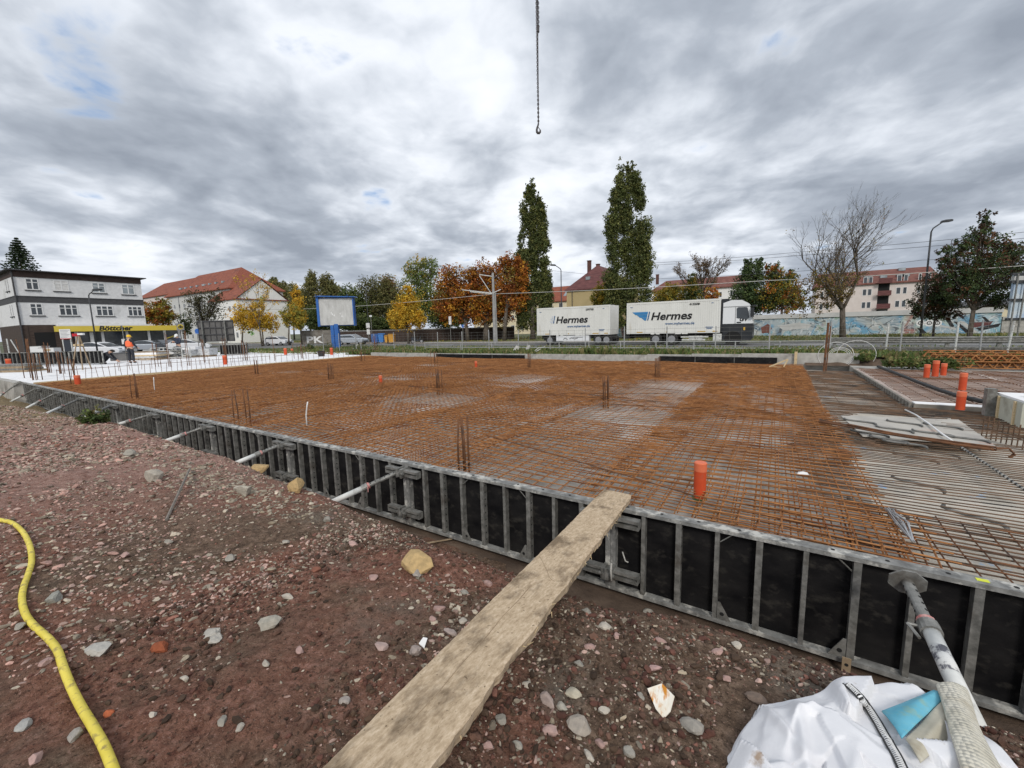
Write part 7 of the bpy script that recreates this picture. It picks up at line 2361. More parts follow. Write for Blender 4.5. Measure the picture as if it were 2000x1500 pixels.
# right-hand group
for nm, lab, px, dp, lobes, pal, nc, cn, sz in (
        ('linden_tree', 'small golden tree hugging the tan house at the right poplar', 1178, 74, [(1176, 570, 16, 18), (1180, 590, 20, 14), (1172, 585, 18, 14)], YELGRN * 1.2, 190, 22, .3),
        ('broadleaf_tree', 'yellow green bush tree right behind the right poplar', 1303, 76, [(1298, 580, 24, 20), (1318, 572, 18, 22), (1285, 592, 16, 14)], YELGRN, 230, 22, .32),
        ('broadleaf_tree', 'green cone shaped tree with yellow tip above the front container', 1352, 74, [(1352, 550, 10, 16), (1352, 572, 20, 20), (1350, 590, 22, 14)], np.concatenate([GREEN, YELGRN * .7]), 230, 22, .3),
        ('maple_tree', 'small orange tree above the right end of the front container', 1390, 80, [(1392, 575, 14, 14), (1385, 588, 14, 10)], ORANGE * 1.4, 90, 20, .3),
        ('broadleaf_tree', 'dark green pointed tree right behind the truck cab', 1470, 70, [(1462, 520, 10, 18), (1482, 515, 10, 16), (1468, 545, 26, 26), (1455, 575, 26, 26), (1485, 590, 34, 24)], GREEN_D * 1.8, 520, 24, .30),
        ('broadleaf_tree', 'amber and green tree between truck cab and leafless tree', 1525, 68, [(1512, 530, 18, 18), (1530, 560, 30, 28), (1508, 580, 30, 28), (1548, 585, 22, 24), (1545, 540, 10, 14)], np.concatenate([YELGRN * 1.1, ORANGE[:2] * 1.2, GREEN_D * 1.5]), 520, 24, .30)):
    tree(nm, lab, 'tree', px, dp, lobes, pal, nc, cn, sz, trunk=.2, clump_r=.25)
tree('broadleaf_tree', 'dark green pointed tree at the right edge with bare straight trunk', 'tree', 1893, 32, [(1925, 435, 14, 26), (1915, 470, 26, 34), (1945, 490, 34, 34), (1880, 490, 22, 28), (1850, 505, 20, 24), (1900, 525, 50, 34), (1965, 530, 46, 40), (1930, 560, 56, 34), (1862, 540, 28, 26), (1990, 500, 24, 30), (1880, 570, 40, 24), (1950, 590, 34, 18)],
     np.concatenate([GREEN_D * .9, GREEN_D * .9, REDDARK * .8]) * 1.7, 1000, 24, .15, trunk=.15, clump_r=.19, twig=.3)
tree('maple_tree', 'small dark red tree in front of the painted eyes on the graffiti wall', 'tree', 1822, 36, [(1830, 560, 34, 26), (1820, 590, 36, 24), (1850, 590, 30, 24), (1800, 610, 18, 12), (1838, 616, 30, 10)], np.concatenate([REDDARK, GREEN_D * .8]) * 1.6, 560, 26, .13, trunk=.08, clump_r=.22, twig=.5)


# trees that have lost most of their leaves: grown by repeated forking
def bare_tree(name, label, px, dep, g, dirs, h0, l0, r0, levels, pal, leafn, leafsz, seed, leaf_low=None, spread=.5, bark='bark', fall=.78, wind=(0, 0, 0), lobes=None):
    rr = random.Random(seed); rn = np.random.default_rng(seed)
    base = gp(px, dep, g); e = empty(name, label, 'tree', base)
    b = MB(); tips = []
    fwd = Vector((-ROT[0, 2], -ROT[1, 2], 0)).normalized(); rgt = Vector((ROT[0, 0], ROT[1, 0], 0)).normalized()

    def grow(p, d, L, r, lv):
        n = 3; pts = [p]; q = p.copy(); dd = d.copy()
        for k in range(n):
            dd = (dd + Vector((rr.uniform(-1, 1), rr.uniform(-1, 1), rr.uniform(-.6, 1))) * .10 + Vector(wind) * .05).normalized()
            q = q + dd * (L / n); pts.append(q.copy())
        sides = 7 if lv > 3 else (5 if lv > 1 else 3)
        b.tube(pts, [r * (1 - .35 * k / n) for k in range(n + 1)], sides)
        if lv <= 3: tips.extend([pts[1], pts[2], pts[3]])
        if lv == 0: return
        m = 2 if rr.random() < .6 else 3
        for k in range(m):
            ax = Vector((rr.uniform(-1, 1), rr.uniform(-1, 1), rr.uniform(-.4, .4))).normalized()
            nd = (dd + ax * spread * rr.uniform(.6, 1.25)).normalized()
            nd = (nd + Vector((0, 0, .08))).normalized()
            grow(q.copy(), nd, L * fall * rr.uniform(.8, 1.12), r * (.62 if m == 2 else .54), lv - 1)
        if lv > 2:
            for k in range(2):
                t = pts[1 + k % 2]; ax = Vector((rr.uniform(-1, 1), rr.uniform(-1, 1), rr.uniform(-.2, .6))).normalized()
                grow(t.copy(), (dd * .5 + ax * .8).normalized(), L * fall * .7, r * .38, lv - 2)
    t0 = Vector((0, 0, -.2)); t1 = Vector((0, 0, h0))
    first = (rgt * dirs[0][0] * .12 + Vector((0, 0, 1))).normalized()
    t1 = first * h0
    b.tube([t0, t1 * .5, t1], [r0 * 1.25, r0, r0 * .9], 9)
    for (sx, sy, sz, k) in dirs:
        grow(t1.copy() - Vector((0, 0, .1)), (rgt * sx + fwd * sy + Vector((0, 0, sz))).normalized(), l0 * k, r0 * .62, levels)
    b.build('trunk', M[bark], e, smooth=True)
    T_ = np.array([tuple(t) for t in tips])
    wgt = np.ones(len(T_))
    if leaf_low is not None:
        wgt = np.clip((leaf_low - T_[:, 2]) / leaf_low, 0.03, 1) ** 1.5
    k = rn.choice(len(T_), size=min(leafn, len(T_) * 3), p=wgt / wgt.sum())
    V, Fc, T = leaf_cloud(T_[k], np.full(len(k), leafsz * 2.2), 5, leafsz, pal, rn)
    if lobes:
        s = dep / F; Cl = []
        for (cx, cy, rx, ry) in lobes:
            c = atd(cx, cy, dep) - base; n = int(rx * ry * .075)
            q = rn.normal(size=(n, 3)) * .5
            Cl.append(c + q[:, :1] * np.array(rgt) * rx * s + q[:, 1:2] * np.array(fwd) * rx * s * .7 + q[:, 2:3] * np.array([0, 0, 1]) * ry * s)
        Cl = np.concatenate(Cl); V2, F2, T2 = leaf_cloud(Cl, np.full(len(Cl), .22), 12, leafsz * 1.3, pal, rn)
        Fc = np.concatenate([Fc, F2 + len(V)]); V = np.concatenate([V, V2]); T = np.concatenate([T, T2])
    np_obj('leaves', V, Fc, M['leaf'], e, tint=T)
    return e


bare_tree('bare_tree', 'large almost leafless tree leaning right beyond the crash barrier', 1646, 36, -.12, [(-.75, .2, 1.0, 1.0), (.42, -.1, 1.25, 1.3), (-.05, .4, 1.3, 1.15), (-.95, -.4, .6, .8)], 2.7, 2.2, .21, 6, np.concatenate([YELGRN * .8, BROWN * 1.2]), 700, .11, 21, leaf_low=6.5, spread=.50, fall=.77, wind=(.5, 0, .1), lobes=[(1585, 575, 34, 24), (1570, 598, 30, 16), (1612, 592, 26, 18), (1640, 580, 20, 20), (1600, 548, 24, 16), (1560, 565, 18, 20)])
bare_tree('bare_tree', 'round leafless chestnut behind the front container', 1375, 90, -.1, [(-.7, .2, 1, 1), (.7, .1, 1, 1), (0, .3, 1.3, 1), (.1, -.6, 1, .9), (-.3, -.5, 1.2, .9)], 7.4, 3.1, .34, 5, BROWN * .9, 900, .22, 8, spread=.55, fall=.72)
bare_tree('bare_tree', 'thin half bare tree standing before the white gable', 512, 63, -.1, [(-.3, .1, 1.4, 1), (.3, .1, 1.4, 1), (0, .3, 1.5, 1.1)], 3.0, 2.4, .10, 4, YELLOW, 220, .2, 4, spread=.38, fall=.78)

# ================================================================ verge weeds and grass
r = np.random.default_rng(5)


def weeds(name, n, x0, x1, y0, y1, zf, hgt, w, pal, clump):
    x = r.uniform(x0, x1, n); y = y0 + (y1 - y0) * r.uniform(0, 1, n) ** 1.3
    dn = vnoise(x * clump, y * clump, 21) + .5 * vnoise(x * clump * 3, y * clump * 3, 22)
    k = r.uniform(0, 1, n) < np.clip(dn * 1.6 + .55, .06, 1); x = x[k]; y = y[k]; dn = dn[k]
    z = zf(x, y); n = len(x)
    h = hgt * r.uniform(.35, 1.1, n) * (0.6 + np.clip(dn, -.3, .6)); a = r.uniform(0, 2 * PI, n)
    ln = r.normal(0, .35, (n, 2)) * h[:, None]
    ww = w * r.uniform(.6, 1.4, n)
    c, s = np.cos(a) * ww, np.sin(a) * ww
    B0 = np.stack([x - c, y - s, z - .02], 1); B1 = np.stack([x + c, y + s, z - .02], 1)
    T1 = np.stack([x + ln[:, 0] + c * .5, y + ln[:, 1] + s * .5, z + h], 1); T0 = np.stack([x + ln[:, 0] * .7 - c * .9, y + ln[:, 1] * .7 - s * .9, z + h * .7], 1)
    V = np.stack([B0, B1, T1, T0], 1).reshape(-1, 3)
    T = np.repeat(pal[r.integers(0, len(pal), n)] * r.uniform(.7, 1.35, (n, 1)), 4, axis=0)
    tag(np_obj(name, V, np.arange(n * 4).reshape(n, 4), M['leaf'], tint=np.clip(T, 0, 1)), kind='stuff')


WEED = np.array([(0.10, 0.15, 0.04), (0.14, 0.18, 0.05), (0.08, 0.12, 0.035), (0.19, 0.19, 0.07), (0.26, 0.22, 0.10)])
weeds('verge_grass', 30000, -49, 12, 19.3, 33.5, verge_z, .26, .035, WEED, .55)
weeds('verge_weeds', 16000, -26, 10, 19.25, 23.0, verge_z, .34, .05, WEED * .85, .5)
weeds('lawn_grass', 12000, -8, 45, 42.2, 61.5, lambda x, y: -.13 + 0 * x, .22, .06, np.concatenate([WEED, OLIVE * 1.6]), .3)
weeds('lawn_tufts', 9000, -90, -8, 45.5, 70, lambda x, y: -.12 + 0 * x, .22, .08, np.concatenate([WEED, YELGRN]), .2)


def bush(px, py, z, wpx, hpx, pal, label, n=60, cnt=26, sz=.05):
    p = at(px, py, z); dep = -(ROT.T @ (p - EYEP))[2]; s = dep / F
    e = empty('bush', label, 'bush', p)
    C = np.stack([r.normal(0, .42, n) * wpx * s * .5, r.normal(0, .42, n) * wpx * s * .4, np.abs(r.normal(.45, .3, n)) * hpx * s], 1)
    V, Fc, T = leaf_cloud(C, np.full(n, .14 * wpx * s), cnt, sz, pal, r)
    np_obj('foliage', V, Fc, M['leaf'], e, tint=T)
    b = MB()
    for k in range(0, n, 3): b.tube([(0, 0, -.05), tuple(C[k] * .5 + np.array([0, 0, .02])), tuple(C[k])], [.008, .006, .003], 4)
    b.build('stems', M['bark'], e)


q = on_dirt(185, 828)
bush(186, 828, float(q[2]) - 0.02, 52, 27, WEED * .8, 'small dark green bush at the trench edge among the props', 44, 20, .06)
for px, py, z, w, h, pal, lab in ((1745, 712, .12, 50, 11, WEED, 'low green weed tuft behind the raised right slab, left one'), (1790, 714, .1, 60, 13, WEED, 'broad green weed patch behind the three red pipes'), (1850, 716, .1, 60, 12, WEED * .8, 'green weed patch beside the rusty girder stack'),
                                  (640, 684, -.1, 30, 12, WEED * .7, 'dark weeds at the foot of the blue billboard post, left side'), (605, 684, -.1, 30, 12, WEED * .7, 'dark weeds in front of the graffiti letters'), (700, 684, .0, 40, 10, WEED * .8, 'low weeds in front of the silver hatchback'),
                                  (384, 674, 0.2, 22, 8, WEED, 'round green bush under the grey billboard back'), (1690, 702, .2, 30, 10, WEED, 'small weeds beside the wide loose pipe loop')):
    bush(px, py, z, w, h, pal, lab, 40, 22, .09)

# ================================================================ things on the white slab
def bar_row(x, y0, y1, st, h, lab, seed, tie=None, x1=None, lean=.03):
    rr = random.Random(seed)
    e = empty('bar_row', lab, 'rebar', (x, y0, 0), 0, None)
    y = y0
    while y < y1:
        t = (y - y0) / (y1 - y0); xx = 0 if x1 is None else (x1 - x) * t
        b = MB(); hh = h * rr.uniform(.85, 1.1); b.bar((xx, y - y0, -.02), (xx + rr.uniform(-1, 1) * lean, y - y0 + rr.uniform(-1, 1) * lean * 1.5, hh), .009, 5)
        b.build('bar', M['rust_dark'], e)
        y += st * rr.uniform(.9, 1.1)
    if tie:
        b = MB(); b.bar((.015, 0, tie), (.015 + (0 if x1 is None else x1 - x), y1 - y0, tie), .009, 5); b.build('tie_bar', M['rust_dark'], e)
    return e


bar_row(-23.95, 4.3, 12.6, .20, .50, 'near row of short upright bars along the edge of the white slab, left half', 1, .40)
bar_row(-23.95, 12.9, 20.5, .34, .46, 'far row of short upright bars along the edge of the white slab, right half', 2, .38)
bar_row(-27.2, 7.0, 15.0, .42, .50, 'second row of upright bars deeper on the white slab', 3, .44)
bar_row(-36.5, 5.9, 8.4, .30, .55, 'row of upright bars at the far left before the stacked timber', 4, None)
for px, py, h, n, sp, lab in ((57, 738, 1.75, 4, .35, 'tallest rust brown bars far left in front of the dark form panels'), (73, 742, 1.15, 5, .45, 'dark bar group far left beside the white slab corner'), (98, 728, 1.5, 5, .3, 'thick brown bar cage at the left on its white pad'),
                              (120, 730, 1.1, 4, .3, 'brown bar group left of the timber tripod'), (143, 750, 1.0, 3, .28, 'three dark bars beside the fat red pipe'), (306, 716, 1.35, 3, .25, 'slim bars right of the worker in the orange vest'),
                              (332, 716, 1.9, 2, .15, 'pair of tall bars left of the worker in dark clothes'), (370, 714, 2.0, 2, .2, 'tall bars right of the worker in dark clothes'), (398, 708, 1.5, 4, .3, 'bar group beneath the grey billboard back'),
                              (443, 708, 1.5, 4, .35, 'bar group on the white slab at the orange stub'), (478, 704, 1.3, 4, .5, 'bar group at the right end of the stacked form panels'), (538, 705, 1.7, 1, .1, 'single tall thin bar on the white slab left of the blue post'),
                              (590, 700, .95, 6, .9, 'row of six thin bars on the bare far part of the white slab'), (735, 688, 1.3, 4, .35, 'bar group on a pale stub behind the far corner of the white slab')):
    starter(px, py, h, n, sp, lean=.05, r=.016, label=lab, z=0.0)

# form panels standing and stacked on the left
A = at(2, 716, 0.0); Bp = at(192, 712, 0.0)
ang = math.atan2(Bp[1] - A[1], Bp[0] - A[0]); dist = math.hypot(Bp[0] - A[0], Bp[1] - A[1])
n = max(2, int(round(dist / PL)))
labs = ['upright form panel at the far left edge behind the stacked timber', 'upright form panel behind the thick brown bar cage', 'upright form panel left of the timber tripod', 'upright form panel left of the crouching worker', 'upright form panel beside the crouching worker', 'upright form panel far left, next one']
for k in range(min(n, 5)):
    e = copy_tree(proto)
    t = k / n
    e.location = (float(A[0] + (Bp[0] - A[0]) * t), float(A[1] + (Bp[1] - A[1]) * t), 0.86); e.rotation_euler = (0, 0, ang)
    e['label'] = labs[k]; e['group'] = 'form panels standing on the white slab'
A = at(432, 694, 0.0)
for k in range(7):
    e = copy_tree(proto)
    c = at(430 + k * 2.0, 694 - k * 1.2, 0.0)
    e.location = (float(c[0]), float(c[1]), .85); e.rotation_euler = (0, 0, VIEW_X + .06)
    e.scale = (.82, 1, 1)
    e['label'] = 'steel form panel in the upright stack under the grey billboard back'; e['group'] = 'stacked form panels'

M['pallet_wrap'] = mat('wrapped_goods', (0.42, 0.43, 0.44), (0.62, 0.63, 0.64), scale=6, rough=0.5, c3=(0.22, 0.20, 0.17), c3scale=4, stretch=(1, 1, 4))


def stack(px, py, w, d, layers, lab, mts, name='pallet_stack', z=0.0, yaw=0.0, seed=1):
    rr = random.Random(seed); p = at(px, py, z)
    e = empty(name, lab, 'stack', p, VIEW_X + yaw)
    zz = 0
    for k, (h, mt_) in enumerate(layers):
        b = MB(); o = rr.uniform(-.06, .06); ww = w * rr.uniform(.85, 1)
        if mt_ == 'slats':
            for q in range(5): b.box(-ww / 2 + q * ww / 5 + .02, -ww / 2 + (q + 1) * ww / 5 - .03, -d / 2, d / 2, zz, zz + h)
            b.build('boards', M['timber_old'], e)
        else:
            b.box(-ww / 2 + o, ww / 2 + o, -d / 2, d / 2 + o, zz + .002, zz + h); b.build('layer', M[mt_], e)
        zz += h
    return e


stack(243, 704, 1.2, .8, [(.5, 'bb_back'), (.06, 'slate_band')], 'dark grey insulation block beside the worker in the orange vest', None, 'insulation_block')
stack(290, 702, 2.4, 1.1, [(.12, 'slats'), (.14, 'pallet_wrap'), (.10, 'timber'), (.16, 'xps'), (.06, 'timber_old')], 'untidy pile of pale boards right of the worker in the orange vest', None, seed=2)
stack(330, 699, 2.0, 1.1, [(.12, 'slats'), (.2, 'galv'), (.12, 'xps'), (.15, 'pallet_wrap')], 'pile of grey steel parts left of the worker in dark clothes', None, seed=3)
stack(376, 697, 1.3, 1.0, [(.12, 'slats'), (.12, 'galv_pale'), (.35, 'pallet_wrap'), (.2, 'xps')], 'wrapped pallet right of the worker in dark clothes', None, seed=4)
stack(405, 696, 1.0, .9, [(.12, 'slats'), (.5, 'pallet_wrap')], 'small wrapped pallet under the grey billboard back', None, seed=5)
stack(25, 726, 2.6, .9, [(.10, 'timber_old'), (.10, 'galv'), (.10, 'timber_old'), (.1, 'galv')], 'low stack of grey planks at the far left edge', None, 'timber_stack', seed=6)
stack(82, 699, 1.3, .8, [(1.15, 'frame_white'), (.05, 'galv')], 'taller white utility cabinet before the dark brick wall', None, 'utility_cabinet', z=-.15, seed=7)
e = stack(101, 700, 1.5, .7, [(1.0, 'frame_white'), (.05, 'galv')], 'lower white utility cabinet with a brown notice', None, 'utility_cabinet', z=-.15, seed=8)
b = MB(); b.box(.0, .4, -.40, -.37, .75, .92); b.build('notice', M['timber'], e)
# frame cage with steel parts
for px, lab in ((352, 'open steel crate beside the worker in dark clothes'), (318, 'open steel crate among the pale boards')):
    p = at(px, 700, 0); e = empty('steel_crate', lab, 'crate', p, VIEW_X)
    b = MB()
    for x in (-.5, .5):
        for y in (-.4, .4): b.bar((x, y, 0), (x, y, .8), .03, 4)
    for z in (.1, .8):
        b.bar((-.5, -.4, z), (.5, -.4, z), .025, 4); b.bar((-.5, .4, z), (.5, .4, z), .025, 4); b.bar((-.5, -.4, z), (-.5, .4, z), .025, 4); b.bar((.5, -.4, z), (.5, .4, z), .025, 4)
    b.build('frame', M['galv_pale'], e)
    b = MB(); rr = random.Random(px)
    for k in range(12): b.bar((-.45, rr.uniform(-.35, .35), rr.uniform(.15, .7)), (.45, rr.uniform(-.35, .35), rr.uniform(.15, .7)), .04, 5)
    b.build('steel_parts', M['galv'], e)
# timber tripod
p = at(162, 722, 0); e = empty('timber_tripod', 'timber tripod with a red and white head left of the crouching worker', 'tripod', p, VIEW_X)
for k, (x, y) in enumerate(((-.35, -.2), (.25, -.25), (.05, .4))):
    b = MB(); b.bar((x, y, 0), (x * .15 + .05, y * .1, 1.75), .028, 4); b.build('leg', M['timber_old'], e)
b = MB(); b.box(-.28, .22, -.03, .03, 1.25, 1.35); b.build('cross_board', M['timber'], e)
b = MB(); b.box(-.22, .06, -.06, .06, 1.76, 1.9); b.build('red_head', M['tail_red'], e); b = MB(); b.box(.062, .34, -.06, .06, 1.82, 1.92); b.build('white_head', M['frame_white'], e)
# bucket, site fence frame, small plates on the dark wall
p = at(628, 696, 0); e = empty('bucket', 'black bucket on the white slab left of the blue post', 'bucket', p)
b = MB(); b.lathe([(.20, 0), (.26, .38), (.235, .38), (.18, .03)], 16); b.build('tub', M['black_plastic'], e)
b = MB(); b.tube([(-.25, 0, .36), (-.15, 0, .46), (.15, 0, .46), (.25, 0, .36)], .012, 5); b.build('handle', M['galv'], e)
p = gp(58, 60); e = empty('notice_board', 'stack of three small white plates before the dark brick wall', 'sign', p, VIEW_X)
dep_ = 60
b = MB(); b.bar((0, .05, 0), (0, .05, 2.4), .05, 6); b.build('post', M['pole_dark'], e)
for (ya, yb, w) in ((657, 660, .65), (665, 668, .65), (672, 677, 1.5)):
    b = MB(); b.box(-w / 2, w / 2, -.03, 0, atd(58, yb, dep_)[2] + .15, atd(58, ya, dep_)[2] + .15); b.build('plate', M['frame_white'], e)
p = at(18, 706, 0); e = empty('site_fence', 'slanting grey site fence frame before the dark brick wall at the left edge', 'fence', gp(18, 45), VIEW_X)
for k, (a, c) in enumerate(((-.9, -.9), (.1, .1))): b = MB(); b.bar((a, 0, 0), (c, 0, 2.0), .06, 6); b.build('post', M['galv_pale'], e)
b = MB(); b.bar((1.1, .2, 0), (.5, .0, 1.9), .05, 6); b.build('brace', M['galv_pale'], e)
b = MB()
for q in range(10): b.bar((-.9, 0, .2 * q + .1), (.1, 0, .2 * q + .1), .012, 4)
b.build('wires', M['galv'], e)
# rubble and pale slabs behind the mesh
for (px, py, z, ang_, lab) in ((1005, 688, .18, .5, 'pale broken slab leaning behind the longer black board, left one'), (1025, 687, .18, -.3, 'pale pointed slab leaning behind the longer black board, right one'), (693, 680, .1, .2, 'pale tilted slab in the weeds before the silver hatchback')):
    p = at(px, py, z); b = MB(); b.prism([(-.25, -.1), (.2, -.1), (.28, .35), (.1, .45)], 0, .06, lambda a, c, w: (a, w + c * .5, c * .9))
    o = b.build('broken_slab', M['concrete']); o.location = [float(q) for q in p]; o.rotation_euler = (0, 0, ang_); tag(o, lab, 'slab')
b = MB(); b.bar((0, 0, 0), (.5, .1, .35), .02, 5); b.bar((.1, 0, 0), (.62, .1, .30), .02, 5); b.bar((.5, .1, .35), (.9, .1, .40), .02, 5)
o = b.build('scaffold_clamp', M['galv_pale']); o.location = [float(q) for q in at(1035, 692, .15)]; tag(o, 'bent grey steel bits at the right end of the longer black board', 'steel bits')
# grey retaining corner at the far left end of the form wall
p0, p1, p2, p3 = at(-60, 742, 0), at(44, 750, 0), at(44, 800, -.75), at(-60, 790, -.75)
b = MB(); b.prism([(-60, 3.3), (-24.9, 3.3), (-24.9, 3.56), (-60, 5.2)], -.866, -.004, lambda a, c, w: (a, c, w)); o = b.build('concrete_edge', M['concrete'])
tag(o, 'pale concrete edge running on from the far left corner of the form wall', 'concrete edge')

# ================================================================ people
M['hivis'] = mat('orange_vest', (0.85, 0.13, 0.045), (0.95, 0.20, 0.08), scale=6, rough=0.7)
M['refl'] = mat('reflective_band', (0.60, 0.56, 0.48), rough=0.35)
M['helmet'] = mat('yellow_helmet', (0.80, 0.48, 0.02), rough=0.35)
M['helmet_w'] = mat('white_helmet', (0.72, 0.72, 0.70), rough=0.35)
M['cloth_dark'] = mat('dark_work_clothes', (0.018, 0.020, 0.026), (0.04, 0.042, 0.05), scale=14, rough=0.9)
M['cloth_grey'] = mat('grey_work_trousers', (0.11, 0.115, 0.125), (0.18, 0.185, 0.195), scale=14, rough=0.9)
M['cloth_navy'] = mat('navy_jacket', (0.022, 0.030, 0.055), (0.04, 0.05, 0.08), scale=14, rough=0.9)
M['hair'] = mat('dark_hair', (0.015, 0.012, 0.010), rough=0.8)


def skin_mesh(name, chains, mt, parent, root=0):
    """chains: lists of ((x,y,z), rx, ry); equal points are welded"""
    idx = {}; V = []; E = []; R = []
    for ch in chains:
        prev = None
        for (p, rx, ry) in ch:
            k = tuple(round(c, 4) for c in p)
            if k not in idx: idx[k] = len(V); V.append(p); R.append((rx, ry))
            i = idx[k]
            if prev is not None and prev != i: E.append((prev, i))
            prev = i
    me = bpy.data.meshes.new(name); me.from_pydata(V, E, []); me.materials.append(mt)
    o = link(bpy.data.objects.new(name, me), parent)
    sm_ = o.modifiers.new('skin', 'SKIN')
    sm_.use_smooth_shade = True
    if not me.skin_vertices: return o
    for i, rr in enumerate(R):
        me.skin_vertices[0].data[i].radius = rr
        me.skin_vertices[0].data[i].use_root = (i == root)
    s2 = o.modifiers.new('sub', 'SUBSURF'); s2.levels = 1; s2.render_levels = 2
    return o


def person(loc, yaw, label, J, top, trousers, vest=None, helmet=None):
    e = empty('person', label, 'person', loc, yaw)
    v = {k: Vector(q) for k, q in J.items()}
    t = tuple
    up = (v['neck'] - v['pelvis']).normalized()
    hd = v['head']; hu = (hd - v['neck']).normalized(); fwd = v.get('look', Vector((0, 1, 0))).normalized()
    ch = [[(t(v['pelvis']), .15, .12), (t(v['pelvis'].lerp(v['chest'], .5)), .14, .11), (t(v['chest']), .17, .12), (t(v['neck']), .06, .06), (t(hd - hu * .05), .075, .085), (t(hd + hu * .04), .08, .098), (t(hd + hu * .10), .06, .07)]]
    hands = []
    for s in ('l', 'r'):
        ch.append([(t(v['chest']), .17, .12), (t(v['sh' + s]), .065, .065), (t(v['el' + s]), .045, .045), (t(v['wr' + s]), .03, .03), (t(v['ha' + s]), .040, .024)])
        d = (v['ha' + s] - v['wr' + s]).normalized(); sd = d.cross(Vector((0, 1, .2))).normalized()
        for q in range(4):
            a = v['ha' + s] + d * .045 + sd * (q - 1.5) * .018
            ch.append([(t(v['ha' + s]), .040, .024), (t(a), .009, .009), (t(a + d * (.035, .042, .038, .028)[q] + Vector((0, .012, 0))), .008, .008)])
        a = v['ha' + s] + sd * .045
        ch.append([(t(v['ha' + s]), .040, .024), (t(a), .010, .010), (t(a + d * .035), .008, .008)])
        ch.append([(t(v['pelvis']), .15, .12), (t(v['hip' + s]), .09, .09), (t(v['kn' + s]), .06, .06), (t(v['an' + s]), .042, .042), (t(v['to' + s]), .045, .035)])
    skin_mesh('body', ch, M['skin'], e)
    jc = [[(t(v['pelvis'] + up * .02), .175, .14), (t(v['pelvis'].lerp(v['chest'], .5)), .17, .135), (t(v['chest']), .20, .145), (t(v['neck'] - up * .03), .085, .085)]]
    tc_ = [[(t(v['pelvis'] + up * .06), .17, .135), (t(v['pelvis']), .175, .14)]]
    for s in ('l', 'r'):
        jc.append([(t(v['chest']), .20, .145), (t(v['sh' + s]), .085, .085), (t(v['el' + s]), .062, .062), (t(v['wr' + s]), .045, .045)])
        tc_.append([(t(v['pelvis']), .175, .14), (t(v['hip' + s]), .105, .105), (t(v['kn' + s]), .078, .078), (t(v['an' + s] + (v['kn' + s] - v['an' + s]) * .05), .07, .07)])
    skin_mesh('jacket', jc, top, e); skin_mesh('trousers', tc_, trousers, e, 1)
    for s in ('l', 'r'):
        skin_mesh('boot', [[(t(v['an' + s]), .062, .062), (t(v['an' + s] + Vector((0, .02, -.05))), .06, .055), (t(v['to' + s]), .052, .042)]], M['cloth_dark'], e)
    if vest:
        vo = skin_mesh('vest', [[(t(v['pelvis'] + up * .03), .235, .20), (t(v['pelvis'].lerp(v['chest'], .5)), .23, .195), (t(v['chest']), .25, .20), (t(v['neck'] - up * .06), .14, .12)]], vest, e)
        a = v['pelvis'].lerp(v['chest'], .45)
        skin_mesh('reflective_band', [[(t(a - up * .03), .236, .20), (t(a + up * .03), .236, .20)]], M['refl'], e)
    side = fwd.cross(hu).normalized()
    b = MB(); b.prism([(-.015, -.015), (.015, -.015), (0, .02)], .09, .125, lambda a, c, w: hd + side * a + hu * c + fwd * w); b.build('nose', M['skin'], e)
    for s in (-1, 1):
        b = MB(); b.lathe([(.012, 0), (.008, .006)], 8, fr=lambda X, Y, Z, s=s: hd + side * (s * .032 + X) + hu * (.035 + Y) + fwd * (.088 + Z)); b.build('eye', M['hair'], e)
        b = MB(); b.lathe([(.028, 0), (.018, .014)], 8, fr=lambda X, Y, Z, s=s: hd + fwd * (-.01 + X) + hu * Y + side * s * (.078 + Z)); b.build('ear', M['skin'], e)
    prof = [(.118, .02), (.122, .06), (.115, .11), (.085, .155), (.03, .172)]
    b = MB(); b.lathe(prof, 16, fr=lambda X, Y, Z: hd + side * X * .92 + fwd * Y * 1.05 + hu * (Z if helmet else Z * .82 - .01))
    if helmet: b.prism([(-.10, .06), (.10, .06), (.08, .17), (-.08, .17)], .028, .04, lambda a, c, w: hd + side * a + fwd * c + hu * w)
    b.build('helmet' if helmet else 'hair', helmet or M['hair'], e)
    return e


stand = dict(pelvis=(0, 0, .98), chest=(0, .01, 1.34), neck=(0, .02, 1.52), head=(0, .03, 1.64), shl=(-.20, 0, 1.45), shr=(.20, 0, 1.45), ell=(-.27, -.03, 1.16), elr=(.27, .03, 1.17), wrl=(-.28, .06, .93), wrr=(.30, .20, .98), hal=(-.28, .09, .86), har=(.30, .27, .94),
             hipl=(-.10, 0, .92), hipr=(.10, 0, .92), knl=(-.12, .03, .50), knr=(.13, .02, .50), anl=(-.13, 0, .09), anr=(.15, -.02, .09), tol=(-.15, .16, .045), tor=(.18, .14, .045), look=(0, 1, -.1))
p = at(258, 709, 0.0)
person((p[0], p[1], 0), VIEW_X, 'person in orange vest and yellow helmet standing with the back turned on the white slab', stand, M['cloth_dark'], M['cloth_dark'], M['hivis'], M['helmet'])
st2 = dict(stand); st2.update(ell=(-.28, .10, 1.18), elr=(.28, .10, 1.18), wrl=(-.10, .30, 1.22), wrr=(.10, .30, 1.20), hal=(-.03, .35, 1.24), har=(.03, .36, 1.20), look=(0, .8, -.5), head=(0, .06, 1.63))
p = at(352, 700, 0.0)
person((p[0], p[1], 0), VIEW_X + PI - .3, 'person in dark navy jacket, grey trousers and pale helmet with both hands before the chest', st2, M['cloth_navy'], M['cloth_grey'], None, M['helmet_w'])
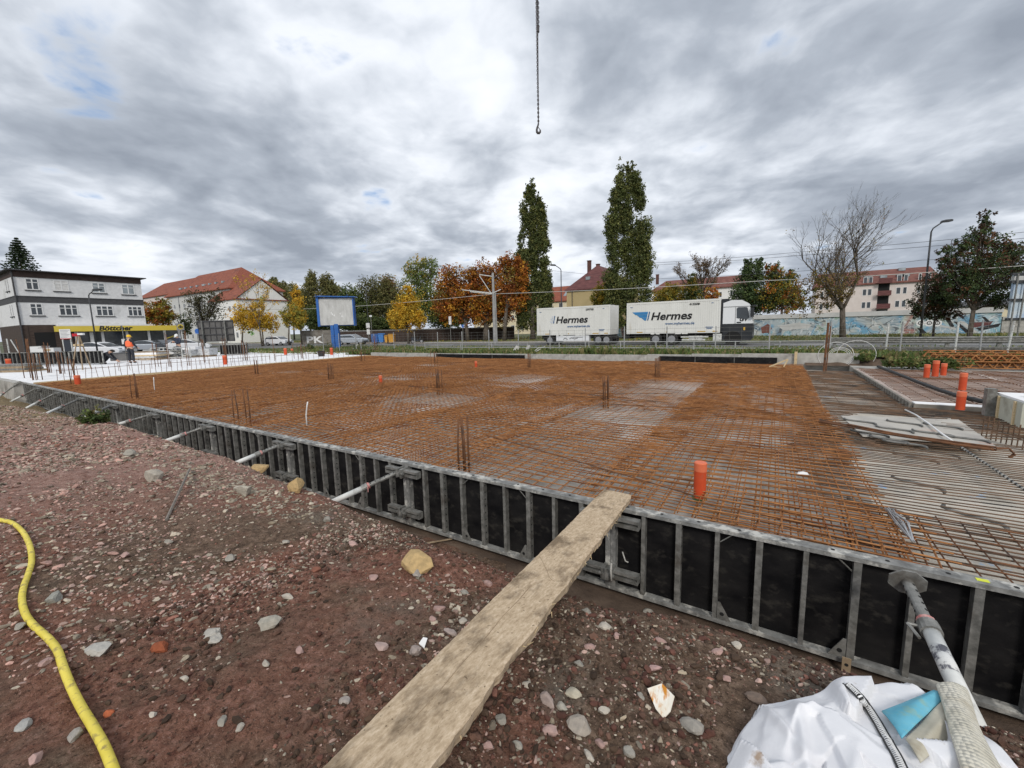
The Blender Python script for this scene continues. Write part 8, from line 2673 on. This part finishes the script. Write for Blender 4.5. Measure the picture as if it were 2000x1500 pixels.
cr = dict(pelvis=(0, -.15, .42), chest=(0, .22, .66), neck=(0, .40, .74), head=(0, .52, .80), shl=(-.19, .30, .68), shr=(.19, .30, .68), ell=(-.24, .45, .42), elr=(.24, .52, .44), wrl=(-.16, .66, .22), wrr=(.18, .78, .22), hal=(-.14, .74, .15), har=(.17, .86, .15),
          hipl=(-.11, -.14, .40), hipr=(.11, -.14, .40), knl=(-.20, .22, .44), knr=(.22, .24, .40), anl=(-.18, -.12, .09), anr=(.18, -.10, .09), tol=(-.19, .06, .045), tor=(.20, .07, .045), look=(0, .8, -.6))
p = at(203, 711, 0.0)
person((p[0], p[1], 0), VIEW_X - PI / 2 + .25, 'person in dark clothes with orange patches crouching and reaching down on the white slab', cr, M['cloth_dark'], M['cloth_dark'], M['hivis_dark'] if 'hivis_dark' in M else None, None)

# ================================================================ crane chain hanging into the picture
M['chain'] = mat('dark_chain', (0.045, 0.04, 0.042), (0.10, 0.09, 0.09), scale=9, rough=0.6, metal=0.3)
p = atd(1052, 268, 9.0); q = atd(1047.5, 0, 9.0)
e = empty('crane_chain', 'steel lifting chain with hook hanging from above in the cloudy sky', 'chain', p)
up = Vector(q - p); up = Vector((0, 0, up.length)); sdir = Vector((math.cos(VIEW_X), math.sin(VIEW_X), 0)); odir = Vector((-sdir.y, sdir.x, 0))
drift = (q - p); drift = Vector(drift) / drift[2]


def link_tube(b, c, ax, L, w, r):
    pts = []
    for k in range(8):
        a = 2 * PI * k / 8
        pts.append(c + drift * (math.sin(a) * (L / 2)) + ax * math.cos(a) * w)
    b.tube(pts, r, 4, closed=True)


b = MB(); z = .30; k = 0
while z < 7.0:
    link_tube(b, drift * z + odir * .0, sdir if k % 2 else odir, .062, .017, .0075); z += .045; k += 1
b.build('chain_leg', M['chain'], e)
b = MB(); z = 2.32; k = 0
while z < 7.0:
    link_tube(b, drift * z + sdir * .028, sdir if k % 2 else odir, .075, .024, .011); z += .05; k += 1
b.bar(drift * 2.25 + sdir * .026, drift * 2.36 + sdir * .028, .03, 8); b.build('second_leg', M['chain'], e)
b = MB(); b.bar(drift * .28, drift * 2.3 + sdir * .02, .012, 6); b.build('wire_leg', M['chain'], e)
b = MB(); hk = [(0, .28), (-.015, .22), (-.04, .16), (-.055, .10), (-.05, .05), (-.02, .015), (.02, .01), (.05, .04), (.055, .09), (.04, .12)]
b.tube([drift * (.08 + c * .75) + sdir * (a * .7) for a, c in hk], [.018, .018, .02, .022, .026, .028, .026, .022, .016, .008], 8); b.build('hook', M['chain'], e, smooth=True)
b = MB(); b.bar(drift * .23 - sdir * .014, drift * .165 + sdir * .028, .008, 6); b.build('latch', M['chain'], e)
